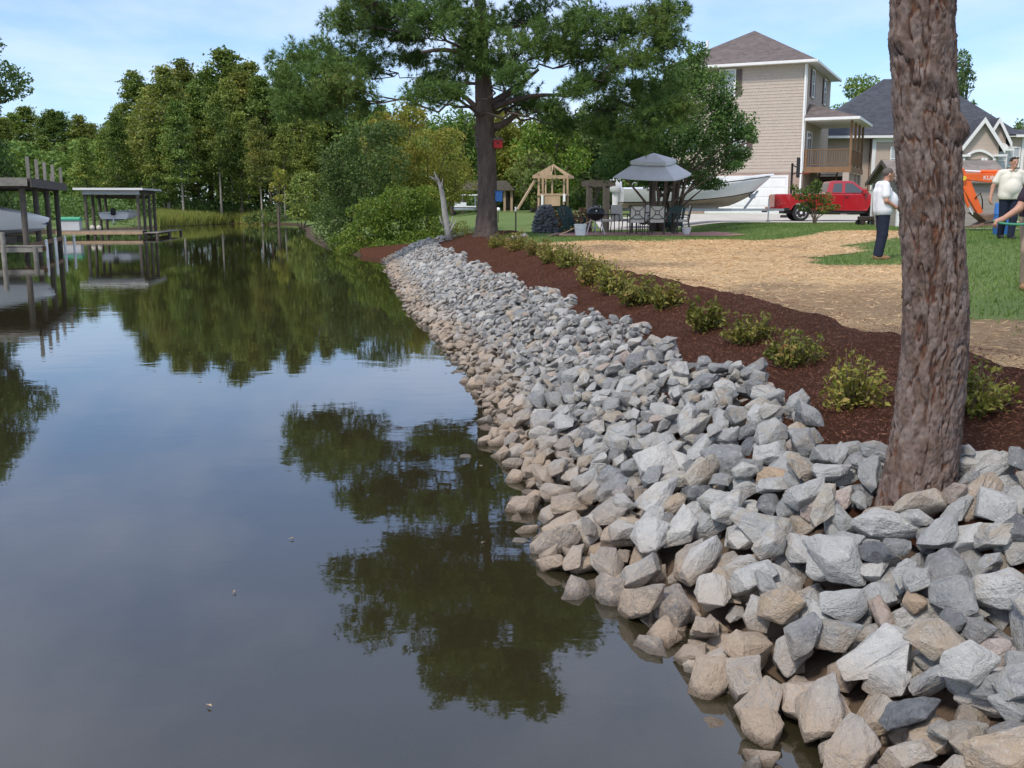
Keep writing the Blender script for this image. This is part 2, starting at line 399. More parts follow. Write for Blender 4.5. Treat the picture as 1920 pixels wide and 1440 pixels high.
# mulch bed: a long strip with a crumbly surface
ss, dd = np.meshgrid(np.arange(0.2, S[-1] + 0.2, 0.07), np.linspace(1.2, 3.35, 40))
tpr = 1 + 0.9 * smooth(S[-1] - 6, S[-1], ss) * (dd > 2.3)
X, Y = rail(ss, 1.2 + (dd - 1.2) * tpr)
edge = smooth(3.35, 3.05, dd + 0.25 * (fbm(X * 1.1, Y * 1.1, 5) - 0.5) * 2)
Z = ground_z(X, Y) - 0.03 + edge * (0.05 + 0.05 * fbm(X * 2.2, Y * 2.2, 7) + 0.05 * fbm(X * 14, Y * 14, 8)) + 0.05 * edge * smooth(2.2, 2.9, dd)
me = grid_mesh('mulch_bed', X, Y, Z)
g = NG('shredded_bark_mulch'); pos = g.n('ShaderNodeNewGeometry').outputs['Position']
n1 = g.noise(pos, 3.0, 4); n2 = g.noise(pos, 75, 5, 0.65, 1.5); n3 = g.noise(pos, 220, 3, 0.6, 2.0)
mc = g.ramp(g.rng(n2, 0.3, 0.72), [(0, (0.050, 0.019, 0.010)), (0.5, (0.128, 0.049, 0.025)), (1, (0.20, 0.085, 0.045))])
mc = g.mix(g.rng(n1, 0.4, 0.65, 0, 0.5), mc, (0.11, 0.043, 0.022))
M['mulch'] = g.done(g.bsdf(mc, 0.95, g.bump(g.math('ADD', n2, g.math('MULTIPLY', n3, 0.6)), 1.0, 0.05), 0, 0.15))
tag(link('mulch_bed', me, M['mulch'], None, True), 'dark brown mulch bed behind the stone bank', None, None, 'structure')

# bare soil under the stones
ss, dd = np.meshgrid(np.arange(0.2, S[-1] + 0.2, 0.25), np.linspace(-3.0, 1.9, 24))
X, Y = rail(ss, dd); me = grid_mesh('bank_soil', X, Y, ground_z(X, Y) + 0.004)
M['soil'] = mat('bank_soil', (0.085, 0.058, 0.038), 0.95, 0.3, 4, 0.6, 60)
tag(link('bank_soil', me, M['soil'], None, True), 'dark soil under the stones', None, None, 'structure')

# straw spread over the reseeded lawn
def straw_mask(x, y):
    d = shore_dist(x, y); n = fbm(x * 0.5, y * 0.5, 21) - 0.5; n2 = fbm(x * 2.1, y * 2.1, 25) - 0.5
    m = smooth(2.95, 3.25, d + n2 * 0.5)
    m = m * (1 - smooth(27.2, 29.2, y - 0.12 * x + n * 4))
    ratio = x / np.maximum(y, 1)
    green = smooth(8.3, 10.2, y + n * 3 + n2 * 1.5) * smooth(0.405, 0.44, ratio + n * 0.06)
    green = np.maximum(green, smooth(16, 18.5, y + n * 4) * (1 - smooth(23, 26, y + n * 3)) * smooth(0.30, 0.345, ratio + n * 0.10))
    return np.clip(m * (1 - green) + n2 * 0.25 * (m > 0.01), 0, 1)
X, Y = np.meshgrid(np.arange(-3, 17, 0.16), np.arange(1, 33, 0.16))
mk = straw_mask(X, Y); me = grid_mesh('straw_cover', X, Y, ground_z(X, Y) + 0.012)
def bare_map(x, y):
    return np.clip(smooth(0.46, 0.64, fbm(x * 0.45, y * 0.32, 31) + 0.14 * (1 - smooth(14, 20, y)) - 0.06 * smooth(20, 26, y) + 0.12 * (fbm(x * 3, y * 2, 35) - 0.5)), 0, 1)
set_attr(me, 'cover', mk.ravel()); set_attr(me, 'bare', bare_map(X, Y).ravel())
bm = bmesh.new(); bm.from_mesh(me); lay = bm.verts.layers.float['cover']
bmesh.ops.delete(bm, geom=[f for f in bm.faces if max(v[lay] for v in f.verts) < 0.05], context='FACES'); bm.to_mesh(me); bm.free()
g = NG('spread_straw'); pos = g.n('ShaderNodeNewGeometry').outputs['Position']
att = g.n('ShaderNodeAttribute', attribute_name='cover').outputs['Fac']
n0 = g.noise(pos, 0.42, 4); n1 = g.noise(pos, 1.7, 4); n2 = g.noise(pos, 30, 5, 0.65, 1.0); n3 = g.noise(g.n('ShaderNodeMapping', {'Vector': pos, 'Scale': (1, 0.35, 1)}).outputs[0], 130, 4, 0.6, 2.5)
sc = g.ramp(g.rng(n3, 0.28, 0.72), [(0, (0.34, 0.225, 0.115)), (0.45, (0.62, 0.445, 0.235)), (1, (0.80, 0.63, 0.38))])
sc = g.mix(g.rng(n1, 0.35, 0.7, 0, 0.65), sc, (0.66, 0.455, 0.255))
bare = g.math('MULTIPLY', g.n('ShaderNodeAttribute', attribute_name='bare').outputs['Fac'], g.rng(n2, 0.3, 0.6, 0.35, 0.95))
sc = g.mix(bare, sc, (0.235, 0.15, 0.085))
p = g.bsdf(sc, 0.9, g.bump(g.math('ADD', n3, n2), 0.8, 0.03), 0, 0.2)
tr = g.n('ShaderNodeBsdfTransparent').outputs[0]
al = g.rng(g.math('ADD', att, g.math('MULTIPLY', g.math('SUBTRACT', n2, 0.5), 0.9)), 0.38, 0.52)
ms = g.n('ShaderNodeMixShader', {0: al}); g.l(tr, ms.inputs[1]); g.l(p, ms.inputs[2])
M['straw'] = g.done(ms.outputs[0])
tag(link('straw_cover', me, M['straw'], None, True), 'tan straw spread over bare lawn', None, None, 'structure')

# brick patio, driveway, path
g = NG('brick_paving'); pos = g.n('ShaderNodeNewGeometry').outputs['Position']
br = g.n('ShaderNodeTexBrick', {'Vector': pos, 'Color1': (0.27, 0.10, 0.08, 1), 'Color2': (0.36, 0.155, 0.125, 1), 'Mortar': (0.30, 0.22, 0.19, 1), 'Scale': 1.0, 'Mortar Size': 0.008, 'Brick Width': 0.2, 'Row Height': 0.1})
M['brick_pave'] = g.done(g.bsdf(g.mix(g.rng(g.noise(pos, 2, 4), 0.35, 0.7, 0, 0.5), br.outputs['Color'], (0.40, 0.26, 0.22)), 0.85, g.bump(br.outputs['Fac'], -0.4, 0.01)))
patch_sheet('patio', (1.15, 33.3), (7.6, 33.0), (7.4, 37.3), (1.7, 37.6), 40, 30, 0.03, M['brick_pave'], 0.12)
patch_sheet('mulch_patch', (-5.4, 38.6), (-1.3, 36.5), (-1.0, 41.0), (-6.3, 41.9), 40, 30, 0.04, M['mulch'], 0.25)
patch_sheet('driveway', (4.0, 45.5), (24, 43.0), (21, 60.5), (5.0, 64.0), 60, 40, 0.02, M['concrete'])
patch_sheet('garden_path', (12.6, 31.6), (30, 31.4), (30, 32.5), (13.6, 32.7), 60, 6, 0.022, M['concrete'])

# creek
g = NG('creek_water'); pos = g.n('ShaderNodeNewGeometry').outputs['Position']
mp = g.n('ShaderNodeMapping', {'Vector': pos, 'Scale': (1.0, 1.7, 1.0)}).outputs[0]
w1 = g.noise(mp, 1.3, 3, 0.5, 0.6); w2 = g.noise(mp, 5.5, 3, 0.5, 0.4); calm = g.rng(g.noise(pos, 0.16, 2), 0.35, 0.65, 0.35, 1.0)
hgt = g.math('MULTIPLY', g.math('ADD', g.math('MULTIPLY', w1, 1.0), g.math('MULTIPLY', w2, 0.22)), calm)
nrm = g.bump(hgt, 0.036, 0.05)
fr = g.n('ShaderNodeFresnel', {'IOR': 1.9, 'Normal': nrm}).outputs[0]
murk = g.n('ShaderNodeBsdfDiffuse', {'Color': (0.040, 0.034, 0.016, 1)}).outputs[0]
thru = g.n('ShaderNodeBsdfTransparent', {'Color': (0.55, 0.46, 0.28, 1)}).outputs[0]
body = g.n('ShaderNodeMixShader', {0: 0.40}); g.l(murk, body.inputs[1]); g.l(thru, body.inputs[2])
glo = g.n('ShaderNodeBsdfGlossy', {'Color': (1.0, 1.0, 1.0, 1), 'Roughness': 0.015, 'Normal': nrm}).outputs[0]
wm = g.n('ShaderNodeMixShader', {0: fr}); g.l(body.outputs[0], wm.inputs[1]); g.l(glo, wm.inputs[2])
M['water'] = g.done(wm.outputs[0])
X, Y = np.meshgrid(np.linspace(-60, 6, 34), np.linspace(-20, 130, 76))
o = link('creek_water', grid_mesh('creek_water', X, Y, X * 0), M['water']); tag(o, 'still murky creek', None, None, 'structure')
# ------------------------------------------------------------------ the stone bank (riprap)
rng = np.random.default_rng(11)
def rock_bm(seed, fine):
    rr = random.Random(seed); bm = bmesh.new()
    n = rr.choice((9, 10, 11, 13)); b = rr.uniform(0.5, 0.82); c = rr.uniform(0.34, 0.56); boxy = rr.uniform(0.1, 0.7)
    for i in range(n):
        z = 1 - 2 * (i + 0.5) / n; t = i * 2.399963 + rr.uniform(-0.5, 0.5); r = math.sqrt(max(0, 1 - z * z))
        p = Vector((r * math.cos(t), r * math.sin(t), z)) + Vector((rr.uniform(-.25, .25), rr.uniform(-.25, .25), rr.uniform(-.25, .25)))
        p.normalize(); m = max(abs(p.x), abs(p.y), abs(p.z)); p = p * (1 - boxy) + p / m * boxy * 0.86
        p *= rr.uniform(0.84, 1.06)
        bm.verts.new((p.x, p.y * b, p.z * c))
    bmesh.ops.convex_hull(bm, input=bm.verts)
    for v in [v for v in bm.verts if not v.link_faces]: bm.verts.remove(v)
    bmesh.ops.dissolve_limit(bm, angle_limit=R(13), verts=bm.verts, edges=bm.edges)
    bmesh.ops.bevel(bm, geom=list(bm.edges), offset=rr.uniform(0.015, 0.045), segments=2 if fine else 1, affect='EDGES', profile=0.5, clamp_overlap=True)
    bmesh.ops.triangulate(bm, faces=bm.faces)
    if fine:
        bmesh.ops.subdivide_edges(bm, edges=[e for e in bm.edges if e.calc_length() > 0.16], cuts=3, use_grid_fill=True)
        bmesh.ops.triangulate(bm, faces=bm.faces)
        bmesh.ops.recalc_face_normals(bm, faces=bm.faces); bm.normal_update()
        from mathutils import noise as mn
        off = Vector((seed * 7.1, seed * 3.3, seed)); lam = rr.uniform(3, 7); ld = Vector((rr.gauss(0, 1), rr.gauss(0, 1), rr.gauss(0, 1))).normalized()
        for v in bm.verts:
            q = v.co * 2.3 + off
            st = math.sin((v.co.dot(ld)) * lam * 3 + mn.noise(q) * 2)
            v.co += v.normal * (0.05 * mn.noise(q) + 0.035 * (0.3 - abs(mn.noise(q * 1.9))) + 0.022 * mn.noise(q * 4.1) + 0.004 * st)
    bmesh.ops.recalc_face_normals(bm, faces=bm.faces)
    return bm
N_VAR = 26
rock_fine = []
for i in range(N_VAR):
    bm = rock_bm(100 + i, True); me = bpy.data.meshes.new('stone'); bm.to_mesh(me); bm.free()
    co = np.empty(len(me.vertices) * 3, np.float32); me.vertices.foreach_get('co', co)
    set_attr(me, 'rco', co.reshape(-1, 3) * 0.17 + i * 3.7, 'FLOAT_VECTOR')
    me.polygons.foreach_set('use_smooth', np.ones(len(me.polygons), bool)); me.set_sharp_from_angle(angle=R(24))
    rock_fine.append(me)
rock_lo = []
for i in range(N_VAR):
    bm = rock_bm(100 + i, False)
    bm.verts.index_update()
    rock_lo.append((np.array([v.co[:] for v in bm.verts]), np.array([[v.index for v in f.verts] for f in bm.faces]))); bm.free()

# stone colours: picked per stone; silt-coated towards the waterline
g = NG('riprap_stone'); geo = g.n('ShaderNodeNewGeometry'); pos = geo.outputs['Position']; oi = g.n('ShaderNodeObjectInfo').outputs['Random']
rco = g.n('ShaderNodeAttribute', attribute_name='rco').outputs['Vector']
rnd = g.math('FRACT', g.math('ADD', oi, geo.outputs['Random Per Island']))
rnd2 = g.math('FRACT', g.math('MULTIPLY', rnd, 13.7))
base = g.ramp(rnd, [(0.0, (0.105, 0.110, 0.118)), (0.14, (0.18, 0.186, 0.19)), (0.36, (0.34, 0.345, 0.335)), (0.58, (0.46, 0.458, 0.44)), (0.76, (0.54, 0.525, 0.485)), (0.86, (0.40, 0.355, 0.29)), (0.93, (0.42, 0.31, 0.20)), (0.97, (0.46, 0.36, 0.31)), (1.0, (0.24, 0.245, 0.255))])
nA = g.noise(rco, 9, 5, 0.6, 0.8); nB = g.noise(rco, 38, 5, 0.65); nC = g.noise(rco, 140, 4, 0.6)
mpv = g.n('ShaderNodeMapping', {'Vector': rco, 'Rotation': (0.6, 0.4, 0.9)}).outputs[0]
wav = g.n('ShaderNodeTexWave', {'Vector': mpv, 'Scale': 9.0, 'Distortion': 7.0, 'Detail': 4.0, 'Detail Scale': 1.6}).outputs['Fac']
col = g.mix(g.rng(nA, 0.38, 0.7, 0, 0.5), base, (0.41, 0.405, 0.385))
stri = g.noise(g.n('ShaderNodeMapping', {'Vector': rco, 'Rotation': (0.6, 0.4, 0.9), 'Scale': (1.0, 1.0, 7.0)}).outputs[0], 7, 5, 0.6, 0.6)
band = g.math('MULTIPLY', g.rng(stri, 0.50, 0.68), g.rng(rnd2, 0.25, 0.8, 0.15, 0.7))
col = g.mix(band, col, (0.14, 0.15, 0.165))
col = g.mix(g.rng(nB, 0.56, 0.72, 0, 0.6), col, (0.60, 0.59, 0.56))
col = g.mix(g.rng(nC, 0.60, 0.72, 0, 0.35), col, (0.66, 0.65, 0.62))
col = g.mix(g.rng(nC, 0.40, 0.30, 0, 0.4), col, (0.10, 0.105, 0.11))
vor = g.n('ShaderNodeTexVoronoi', {'Vector': rco, 'Scale': 22.0, 'Randomness': 1.0}, feature='DISTANCE_TO_EDGE').outputs['Distance']
vch = g.n('ShaderNodeSeparateColor', {0: g.n('ShaderNodeTexVoronoi', {'Vector': rco, 'Scale': 22.0}).outputs['Color']}).outputs[0]
col = g.mix(g.rng(nB, 0.42, 0.28, 0, 0.55), col, (0.12, 0.125, 0.13))
col = g.mix(g.math('MULTIPLY', g.rng(nA, 0.52, 0.42), g.rng(rnd2, 0.3, 0.9, 0.0, 0.5)), col, (0.38, 0.31, 0.22))
# silt line
zz = g.n('ShaderNodeSeparateXYZ', {0: pos}).outputs['Z']
ln = g.math('ADD', zz, g.math('MULTIPLY', g.math('SUBTRACT', g.noise(pos, 1.6, 4), 0.5), 0.26))
silt = g.math('MULTIPLY', g.rng(ln, 0.30, 0.12), g.rng(g.math('ADD', nB, g.math('MULTIPLY', rnd2, 0.55)), 0.36, 0.80, 0.12, 0.9))
col = g.mix(silt, col, g.mix(nB, (0.36, 0.27, 0.19), (0.46, 0.36, 0.265)))
hgt = g.math('ADD', g.math('MULTIPLY', nB, 0.9), g.math('ADD', g.math('MULTIPLY', nC, 0.4), g.math('ADD', g.math('MULTIPLY', stri, 0.6), g.math('MULTIPLY', vch, 0.5))))
wetz = g.rng(g.math('ADD', zz, g.math('MULTIPLY', nB, 0.04)), 0.035, 0.065)
col = g.mix(wetz, g.n('ShaderNodeHueSaturation', {'Color': col, 'Value': 0.42, 'Saturation': 1.15, 'Hue': 0.5, 'Fac': 1.0}).outputs[0], col)
M['stone'] = g.done(g.bsdf(col, g.rng(wetz, 0, 1, 0.3, 0.82), g.bump(hgt, 0.9, 0.03), 0, 0.35))
for me in rock_fine: me.materials.append(M['stone'])
def plain_stone(name, c1, c2):
    g = NG(name); rc = g.n('ShaderNodeAttribute', attribute_name='rco').outputs['Vector']
    a = g.noise(rc, 26, 6, 0.7, 0.6); b = g.noise(rc, 60, 5, 0.65)
    return g.done(g.bsdf(g.mix(g.rng(a, 0.3, 0.7), c1, c2), 0.8, g.bump(g.math('ADD', a, b), 0.8, 0.03)))
M['stone_pink'] = plain_stone('pink_stone', (0.50, 0.40, 0.36), (0.60, 0.52, 0.48))
M['stone_tan'] = plain_stone('orange_tan_cobble', (0.42, 0.30, 0.20), (0.50, 0.38, 0.27))
M['stone_slate'] = plain_stone('dark_slate', (0.085, 0.09, 0.098), (0.20, 0.208, 0.215))

TREE_BASE = at(1716, 930, 4.75)       # near trunk stands among the stones
cell = 0.045; gx0, gy0 = -8.0, 1.2; gnx, gny = int(12.5 / cell), int(39.5 / cell)
gxx = gx0 + np.arange(gnx) * cell; gyy = gy0 + np.arange(gny) * cell
HX, HY = np.meshgrid(gxx, gyy); H0 = ground_z(HX, HY); H = H0.copy()
placed = []      # (variant, matrix, size, x, y, z)
def drop(x, y, a, var, sink=0.30, tilt=0.13):
    b, c = a * 0.75, a * 0.52
    i = int((x - gx0) / cell); j = int((y - gy0) / cell); w = int(a / cell) + 1
    if i - w < 1 or j - w < 1 or i + w >= gnx - 1 or j + w >= gny - 1: return
    yaw = rng.uniform(0, 2 * math.pi)
    sl = (slice(j - w, j + w + 1), slice(i - w, i + w + 1))
    dx = HX[sl] - x; dy = HY[sl] - y
    u = (dx * math.cos(yaw) + dy * math.sin(yaw)) / a; v = (-dx * math.sin(yaw) + dy * math.cos(yaw)) / b
    r2 = u * u + v * v; m = r2 < 0.8; hh = H[sl][m]
    if hh.size < 4: return
    A = np.c_[dx[m], dy[m], np.ones(hh.size)]; k = np.linalg.lstsq(A, hh, rcond=None)[0]
    gxs, gys = np.clip(k[0], -0.9, 0.9), np.clip(k[1], -0.9, 0.9)
    nrm = Vector((-gxs + rng.normal(0, tilt), -gys + rng.normal(0, tilt), 1)).normalized()
    z = float(k[2] * 0.5 + np.percentile(hh, 65) * 0.5) + c * (0.95 - 2 * sink)
    zaxis = nrm; xaxis = Vector((math.cos(yaw), math.sin(yaw), 0)); xaxis = (xaxis - zaxis * xaxis.dot(zaxis)).normalized(); yaxis = zaxis.cross(xaxis)
    mt = Matrix((xaxis, yaxis, zaxis)).transposed().to_4x4()
    mt = Matrix.Translation((x, y, z)) @ mt @ Matrix.Diagonal((a, a * rng.uniform(0.85, 1.15), a * rng.uniform(0.85, 1.2), 1))
    top = z + (-nrm.x / nrm.z) * dx * 0.9 + (-nrm.y / nrm.z) * dy * 0.9 + c * np.sqrt(np.clip(1 - r2, 0, 1)) * 0.85
    H[sl] = np.where(r2 < 1, np.maximum(H[sl], top), H[sl])
    placed.append((var, mt, a, x, y, z))
def fill(n, smin, smax, dlo, dhi, slo, shi, target, sink=0.30, power=1.0, tries=7):
    for _ in range(n):
        best = None
        for t in range(tries):
            s = rng.uniform(slo, shi); d = rng.uniform(dlo, dhi)
            x, y = rail(s, d + 0.12 * math.sin(s * 1.7) + 0.10 * math.sin(s * 4.1 + 1)); x = float(x); y = float(y)
            if (x - TREE_BASE.x) ** 2 + (y - TREE_BASE.y) ** 2 < 0.23 ** 2: continue
            i = int((x - gx0) / cell); j = int((y - gy0) / cell)
            if not (4 < i < gnx - 5 and 4 < j < gny - 5): continue
            e = float(np.mean(H[j - 2:j + 3, i - 2:i + 3] - H0[j - 2:j + 3, i - 2:i + 3]))
            if best is None or e < best[0]: best = (e, x, y)
        if best is None or best[0] > target: continue
        a = smin + (smax - smin) * rng.uniform() ** power
        drop(best[1], best[2], a, int(rng.integers(N_VAR)), sink)
s0 = 5.0; s1 = S[-1] - 0.1
fill(1400, 0.09, 0.16, -1.1, 1.6, s0, s1, 0.14, 0.36)          # under layer
fill(16, 0.17, 0.215, -0.1, 1.35, s0, s0 + 5.0, 0.16, 0.36)
fill(40, 0.14, 0.18, -0.1, 1.4, s0 + 3, s0 + 14.0, 0.16, 0.36)
fill(1100, 0.095, 0.195, -0.75, 1.70, s0, s0 + 6.8, 0.165, 0.38, power=1.2)         # larger face stones at the near end
fill(6300, 0.06, 0.155, -0.6, 1.70, s0, s1, 0.16, 0.40, power=1.3)         # face stones
fill(2600, 0.04, 0.085, -0.2, 1.68, s0, s1, 0.15, 0.28)      # chinking
fill(300, 0.07, 0.15, -0.2, 1.66, s0, s0 + 9.5, 0.20, 0.36, power=1.2)
fill(2600, 0.025, 0.065, -0.15, 1.6, s0, s0 + 9, 0.16, 0.25, tries=14)
fill(1500, 0.035, 0.075, -0.15, 1.6, s0 + 8, s0 + 22, 0.16, 0.25, tries=14)       # big ones near
# far end of the bank climbs towards the dead tree
for _ in range(160):
    s = rng.uniform(s1 - 4.5, s1); d = 1.4 + rng.uniform() * max(0.1, 2.4 * (s - s1 + 4.5) / 4.5); x, y = rail(s, d); 
    i_ = int((float(x) - gx0) / cell); j_ = int((float(y) - gy0) / cell)
    if H[j_, i_] - H0[j_, i_] < 0.13: drop(float(x), float(y), rng.uniform(0.09, 0.18), int(rng.integers(N_VAR)), 0.34)

def in_view(x, y, z):
    b = math.cos(PITCH) * y - math.sin(PITCH) * (z - CAM_Z); v = math.sin(PITCH) * y + math.cos(PITCH) * (z - CAM_Z)
    return b > 0.3 and abs(x / b) < 0.53 and -0.40 < v / b < 0.40
def covered(p):     # how deep the stone lies below the surface stones
    i = int((p[3] - gx0) / cell); j = int((p[4] - gy0) / cell)
    return H[j, i] - (p[5] + p[2] * 0.3)
score = [((p[2] / (p[4] + 0.4)) if in_view(p[3], p[4], p[5]) and covered(p) < 0.06 and p[5] > -0.08 else -1) for p in placed]
order = sorted(range(len(placed)), key=lambda k: -score[k])
best300 = set(order[:298])
bank = thing('stone_bank', 'long bank of grey riprap stones sloping from the mulch bed into the creek', 'stone bank', (0, 0, 0))
special = {}
for px, py, key, lab in ((1108, 628, 'stone_pink', 'pale pink flat stone at the top edge of the bank'), (1450, 875, 'stone_tan', 'smooth orange tan cobble left of the trunk'),
                         (1600, 1015, 'stone_slate', 'large dark slate grey stone below the trunk'), (1400, 830, 'stone_slate', 'dark banded slate stone'), (1725, 1160, 'stone_tan', 'small orange pebble among grey stones'),
                         (1700, 1335, 'stone_slate', 'rounded dark slate stone near the water')):
    q = at(px, py, 5); dv = (q - Vector((0, 0, CAM_Z))).normalized(); bk = None
    for k in best300:
        if k in special: continue
        p = placed[k]; w = Vector((p[3], p[4], p[5] - CAM_Z)); e = (w.normalized() - dv).length - 0.0
        if bk is None or e < bk[0]: bk = (e, k)
    special[bk[1]] = (key, lab)
for k in order[:298]:
    var, mt, a, x, y, z = placed[k]
    me = rock_fine[var]
    if k in special:
        me = me.copy(); me.materials.clear(); me.materials.append(M[special[k][0]])
    o = bpy.data.objects.new('stone', me); C.objects.link(o); o.parent = bank; o.matrix_world = mt
    if k in special: o['label'] = special[k][1]
V = []; Fc = []; A = []; n = 0
for k in order[298:]:
    var, mt, a, x, y, z = placed[k]
    if y < 6.0 and z > -0.12 and in_view(x, y, z):
        me = rock_fine[var]; co = np.empty(len(me.vertices) * 3, np.float32); me.vertices.foreach_get('co', co); v = co.reshape(-1, 3)
        ix = np.empty(len(me.polygons) * 3, np.int32); me.polygons.foreach_get('vertices', ix); f = ix.reshape(-1, 3)
    else: v, f = rock_lo[var]
    m4 = np.array(mt); V.append(v @ m4[:3, :3].T + m4[:3, 3]); Fc.append(f + n); A.append(v * 0.17 + rng.uniform(0, 90, 3)); n += len(v)
me = fast_mesh('stone_fill', np.concatenate(V), np.concatenate(Fc), 3); set_attr(me, 'rco', np.concatenate(A), 'FLOAT_VECTOR')
me.polygons.foreach_set('use_smooth', np.ones(len(me.polygons), bool)); me.set_sharp_from_angle(angle=R(24))
tag(link('stone_fill', me, M['stone'], bank), None, None, None, 'stuff')
# ------------------------------------------------------------------ foliage tools
FM = {}
FM['pine'] = foliage_mat('pine_needles', [(0, (0.055, 0.120, 0.033)), (0.45, (0.100, 0.199, 0.048)), (0.8, (0.185, 0.286, 0.069)), (1, (0.325, 0.311, 0.081))], 0.15, 0.01)
FM['cypress'] = foliage_mat('cypress_sprays', [(0, (0.074, 0.124, 0.030)), (0.45, (0.165, 0.223, 0.052)), (0.75, (0.264, 0.301, 0.066)), (1, (0.401, 0.301, 0.072))], 0.25, 0.02, 0.25)
FM['oak'] = foliage_mat('dull_green_leaves', [(0, (0.066, 0.118, 0.028)), (0.5, (0.130, 0.193, 0.042)), (1, (0.249, 0.283, 0.067))], 0.25, 0.02, 0.25)
FM['bright'] = foliage_mat('bright_green_leaves', [(0, (0.062, 0.135, 0.020)), (0.45, (0.132, 0.227, 0.036)), (0.8, (0.221, 0.294, 0.047)), (1, (0.388, 0.320, 0.063))], 0.3, 0.012, 0.8)
FM['dark'] = foliage_mat('dark_green_leaves', [(0, (0.043, 0.088, 0.027)), (0.5, (0.092, 0.155, 0.041)), (1, (0.180, 0.231, 0.066))], 0.25, 0.012, 0.7)
FM['yellow'] = foliage_mat('yellow_green_leaves', [(0, (0.093, 0.132, 0.023)), (0.45, (0.194, 0.225, 0.039)), (0.8, (0.310, 0.295, 0.062)), (1, (0.465, 0.279, 0.078))], 0.3, 0.015, 0.8)
FM['myrtle'] = foliage_mat('glossy_green_leaves', [(0, (0.037, 0.095, 0.026)), (0.5, (0.093, 0.177, 0.044)), (0.85, (0.178, 0.272, 0.081)), (1, (0.322, 0.412, 0.160))], 0.28, 0.01, 0.8)
FM['shrub'] = foliage_mat('olive_shrub_leaves', [(0, (0.063, 0.083, 0.013)), (0.4, (0.158, 0.166, 0.031)), (0.78, (0.280, 0.237, 0.061)), (0.92, (0.343, 0.188, 0.077)), (1, (0.317, 0.105, 0.055))], 0.3, 0.02, 3.0)
FM['marsh'] = foliage_mat('marsh_grass_blades', [(0, (0.135, 0.176, 0.034)), (0.5, (0.236, 0.270, 0.061)), (1, (0.365, 0.351, 0.108))], 0.3, 0.01, 0.2)
FM['lawn'] = foliage_mat('lawn_blades', [(0, (0.075, 0.135, 0.030)), (0.5, (0.12, 0.185, 0.045)), (0.9, (0.175, 0.225, 0.07)), (1, (0.33, 0.30, 0.14))], 0.25, 0.0, 0.4)
FM['strawbits'] = foliage_mat('straw_strands', [(0, (0.303, 0.184, 0.081)), (0.4, (0.578, 0.380, 0.191)), (1, (0.964, 0.699, 0.393))], 0.1, 0.0, 1.0)
FM['chips'] = foliage_mat('mulch_shreds', [(0, (0.051, 0.019, 0.009)), (0.5, (0.123, 0.047, 0.025)), (0.95, (0.196, 0.082, 0.044)), (1, (0.306, 0.196, 0.119))], 0.0, 0.0, 1.5)

g = NG('pine_bark'); at_c = g.n('ShaderNodeAttribute', attribute_name='crack').outputs['Fac']; at_r = g.n('ShaderNodeAttribute', attribute_name='cellr').outputs['Fac']
pos = g.n('ShaderNodeTexCoord').outputs['Object']; n1 = g.noise(pos, 14, 5, 0.6); n2 = g.noise(g.n('ShaderNodeMapping', {'Vector': pos, 'Scale': (1, 1, 0.35)}).outputs[0], 70, 5, 0.65)
pl = g.ramp(at_r, [(0, (0.098, 0.068, 0.055)), (0.5, (0.150, 0.111, 0.094)), (1, (0.200, 0.158, 0.140))])
pl = g.mix(g.rng(n1, 0.4, 0.68, 0, 0.55), pl, (0.135, 0.082, 0.058)); pl = g.mix(g.rng(n2, 0.56, 0.75, 0, 0.55), pl, (0.235, 0.20, 0.18)); pl = g.mix(g.rng(n2, 0.42, 0.28, 0, 0.5), pl, (0.05, 0.035, 0.028))
ck = g.mix(g.rng(n1, 0.35, 0.65), (0.036, 0.021, 0.016), (0.135, 0.062, 0.038))
M['bark'] = g.done(g.bsdf(g.mix(g.rng(at_c, 0.12, 0.55), ck, pl), 0.92, g.bump(g.math('ADD', n2, n1), 0.55, 0.02), 0, 0.2))
M['bark_dark'] = mat('dark_brown_pine_bark', (0.092, 0.068, 0.056), 0.92, 0.35, 7, 0.6, 30, stretch=(1, 1, 0.25))
M['bark_plain'] = mat('grey_brown_bark', (0.13, 0.10, 0.08), 0.9, 0.3, 8, 0.5, 40, stretch=(1, 1, 0.25))
M['bark_limb'] = mat('dark_limb_bark', (0.075, 0.055, 0.045), 0.92, 0.3, 8, 0.5, 40)
M['bark_pale'] = mat('pale_cypress_bark', (0.30, 0.265, 0.22), 0.9, 0.25, 6, 0.5, 30, stretch=(1, 1, 0.2))
M['bark_red'] = mat('smooth_brown_bark', (0.13, 0.085, 0.06), 0.8, 0.25, 8, 0.3, 40, stretch=(1, 1, 0.25))

def unit(v): return v / np.maximum(np.linalg.norm(v, axis=-1, keepdims=True), 1e-6)
def leaves_mesh(name, P, size, rg, aspect=0.5, up=0.6, spread=1.0, dirs=None):
    """one diamond-shaped folded leaf (2 triangles) at each point"""
    n = len(P); nr = unit(rg.normal(size=(n, 3)) * spread + np.array([0, 0, up]))
    d = rg.normal(size=(n, 3)) if dirs is None else dirs + rg.normal(size=(n, 3)) * 0.6
    d = unit(d - nr * np.sum(d * nr, -1, keepdims=True)); sd = np.cross(nr, d)
    L = (size * rg.uniform(0.65, 1.3, n))[:, None]; W = L * aspect * 0.5
    v = np.empty((n, 4, 3)); v[:, 0] = P - d * L * 0.5; v[:, 1] = P + sd * W + nr * L * 0.10; v[:, 2] = P + d * L * 0.5 - nr * L * 0.08; v[:, 3] = P - sd * W + nr * L * 0.10
    b = np.arange(n)[:, None] * 4
    f = np.concatenate([b + [0, 1, 2], b + [0, 2, 3]], 1).reshape(-1, 3)
    return fast_mesh(name, v.reshape(-1, 3), f, 3)
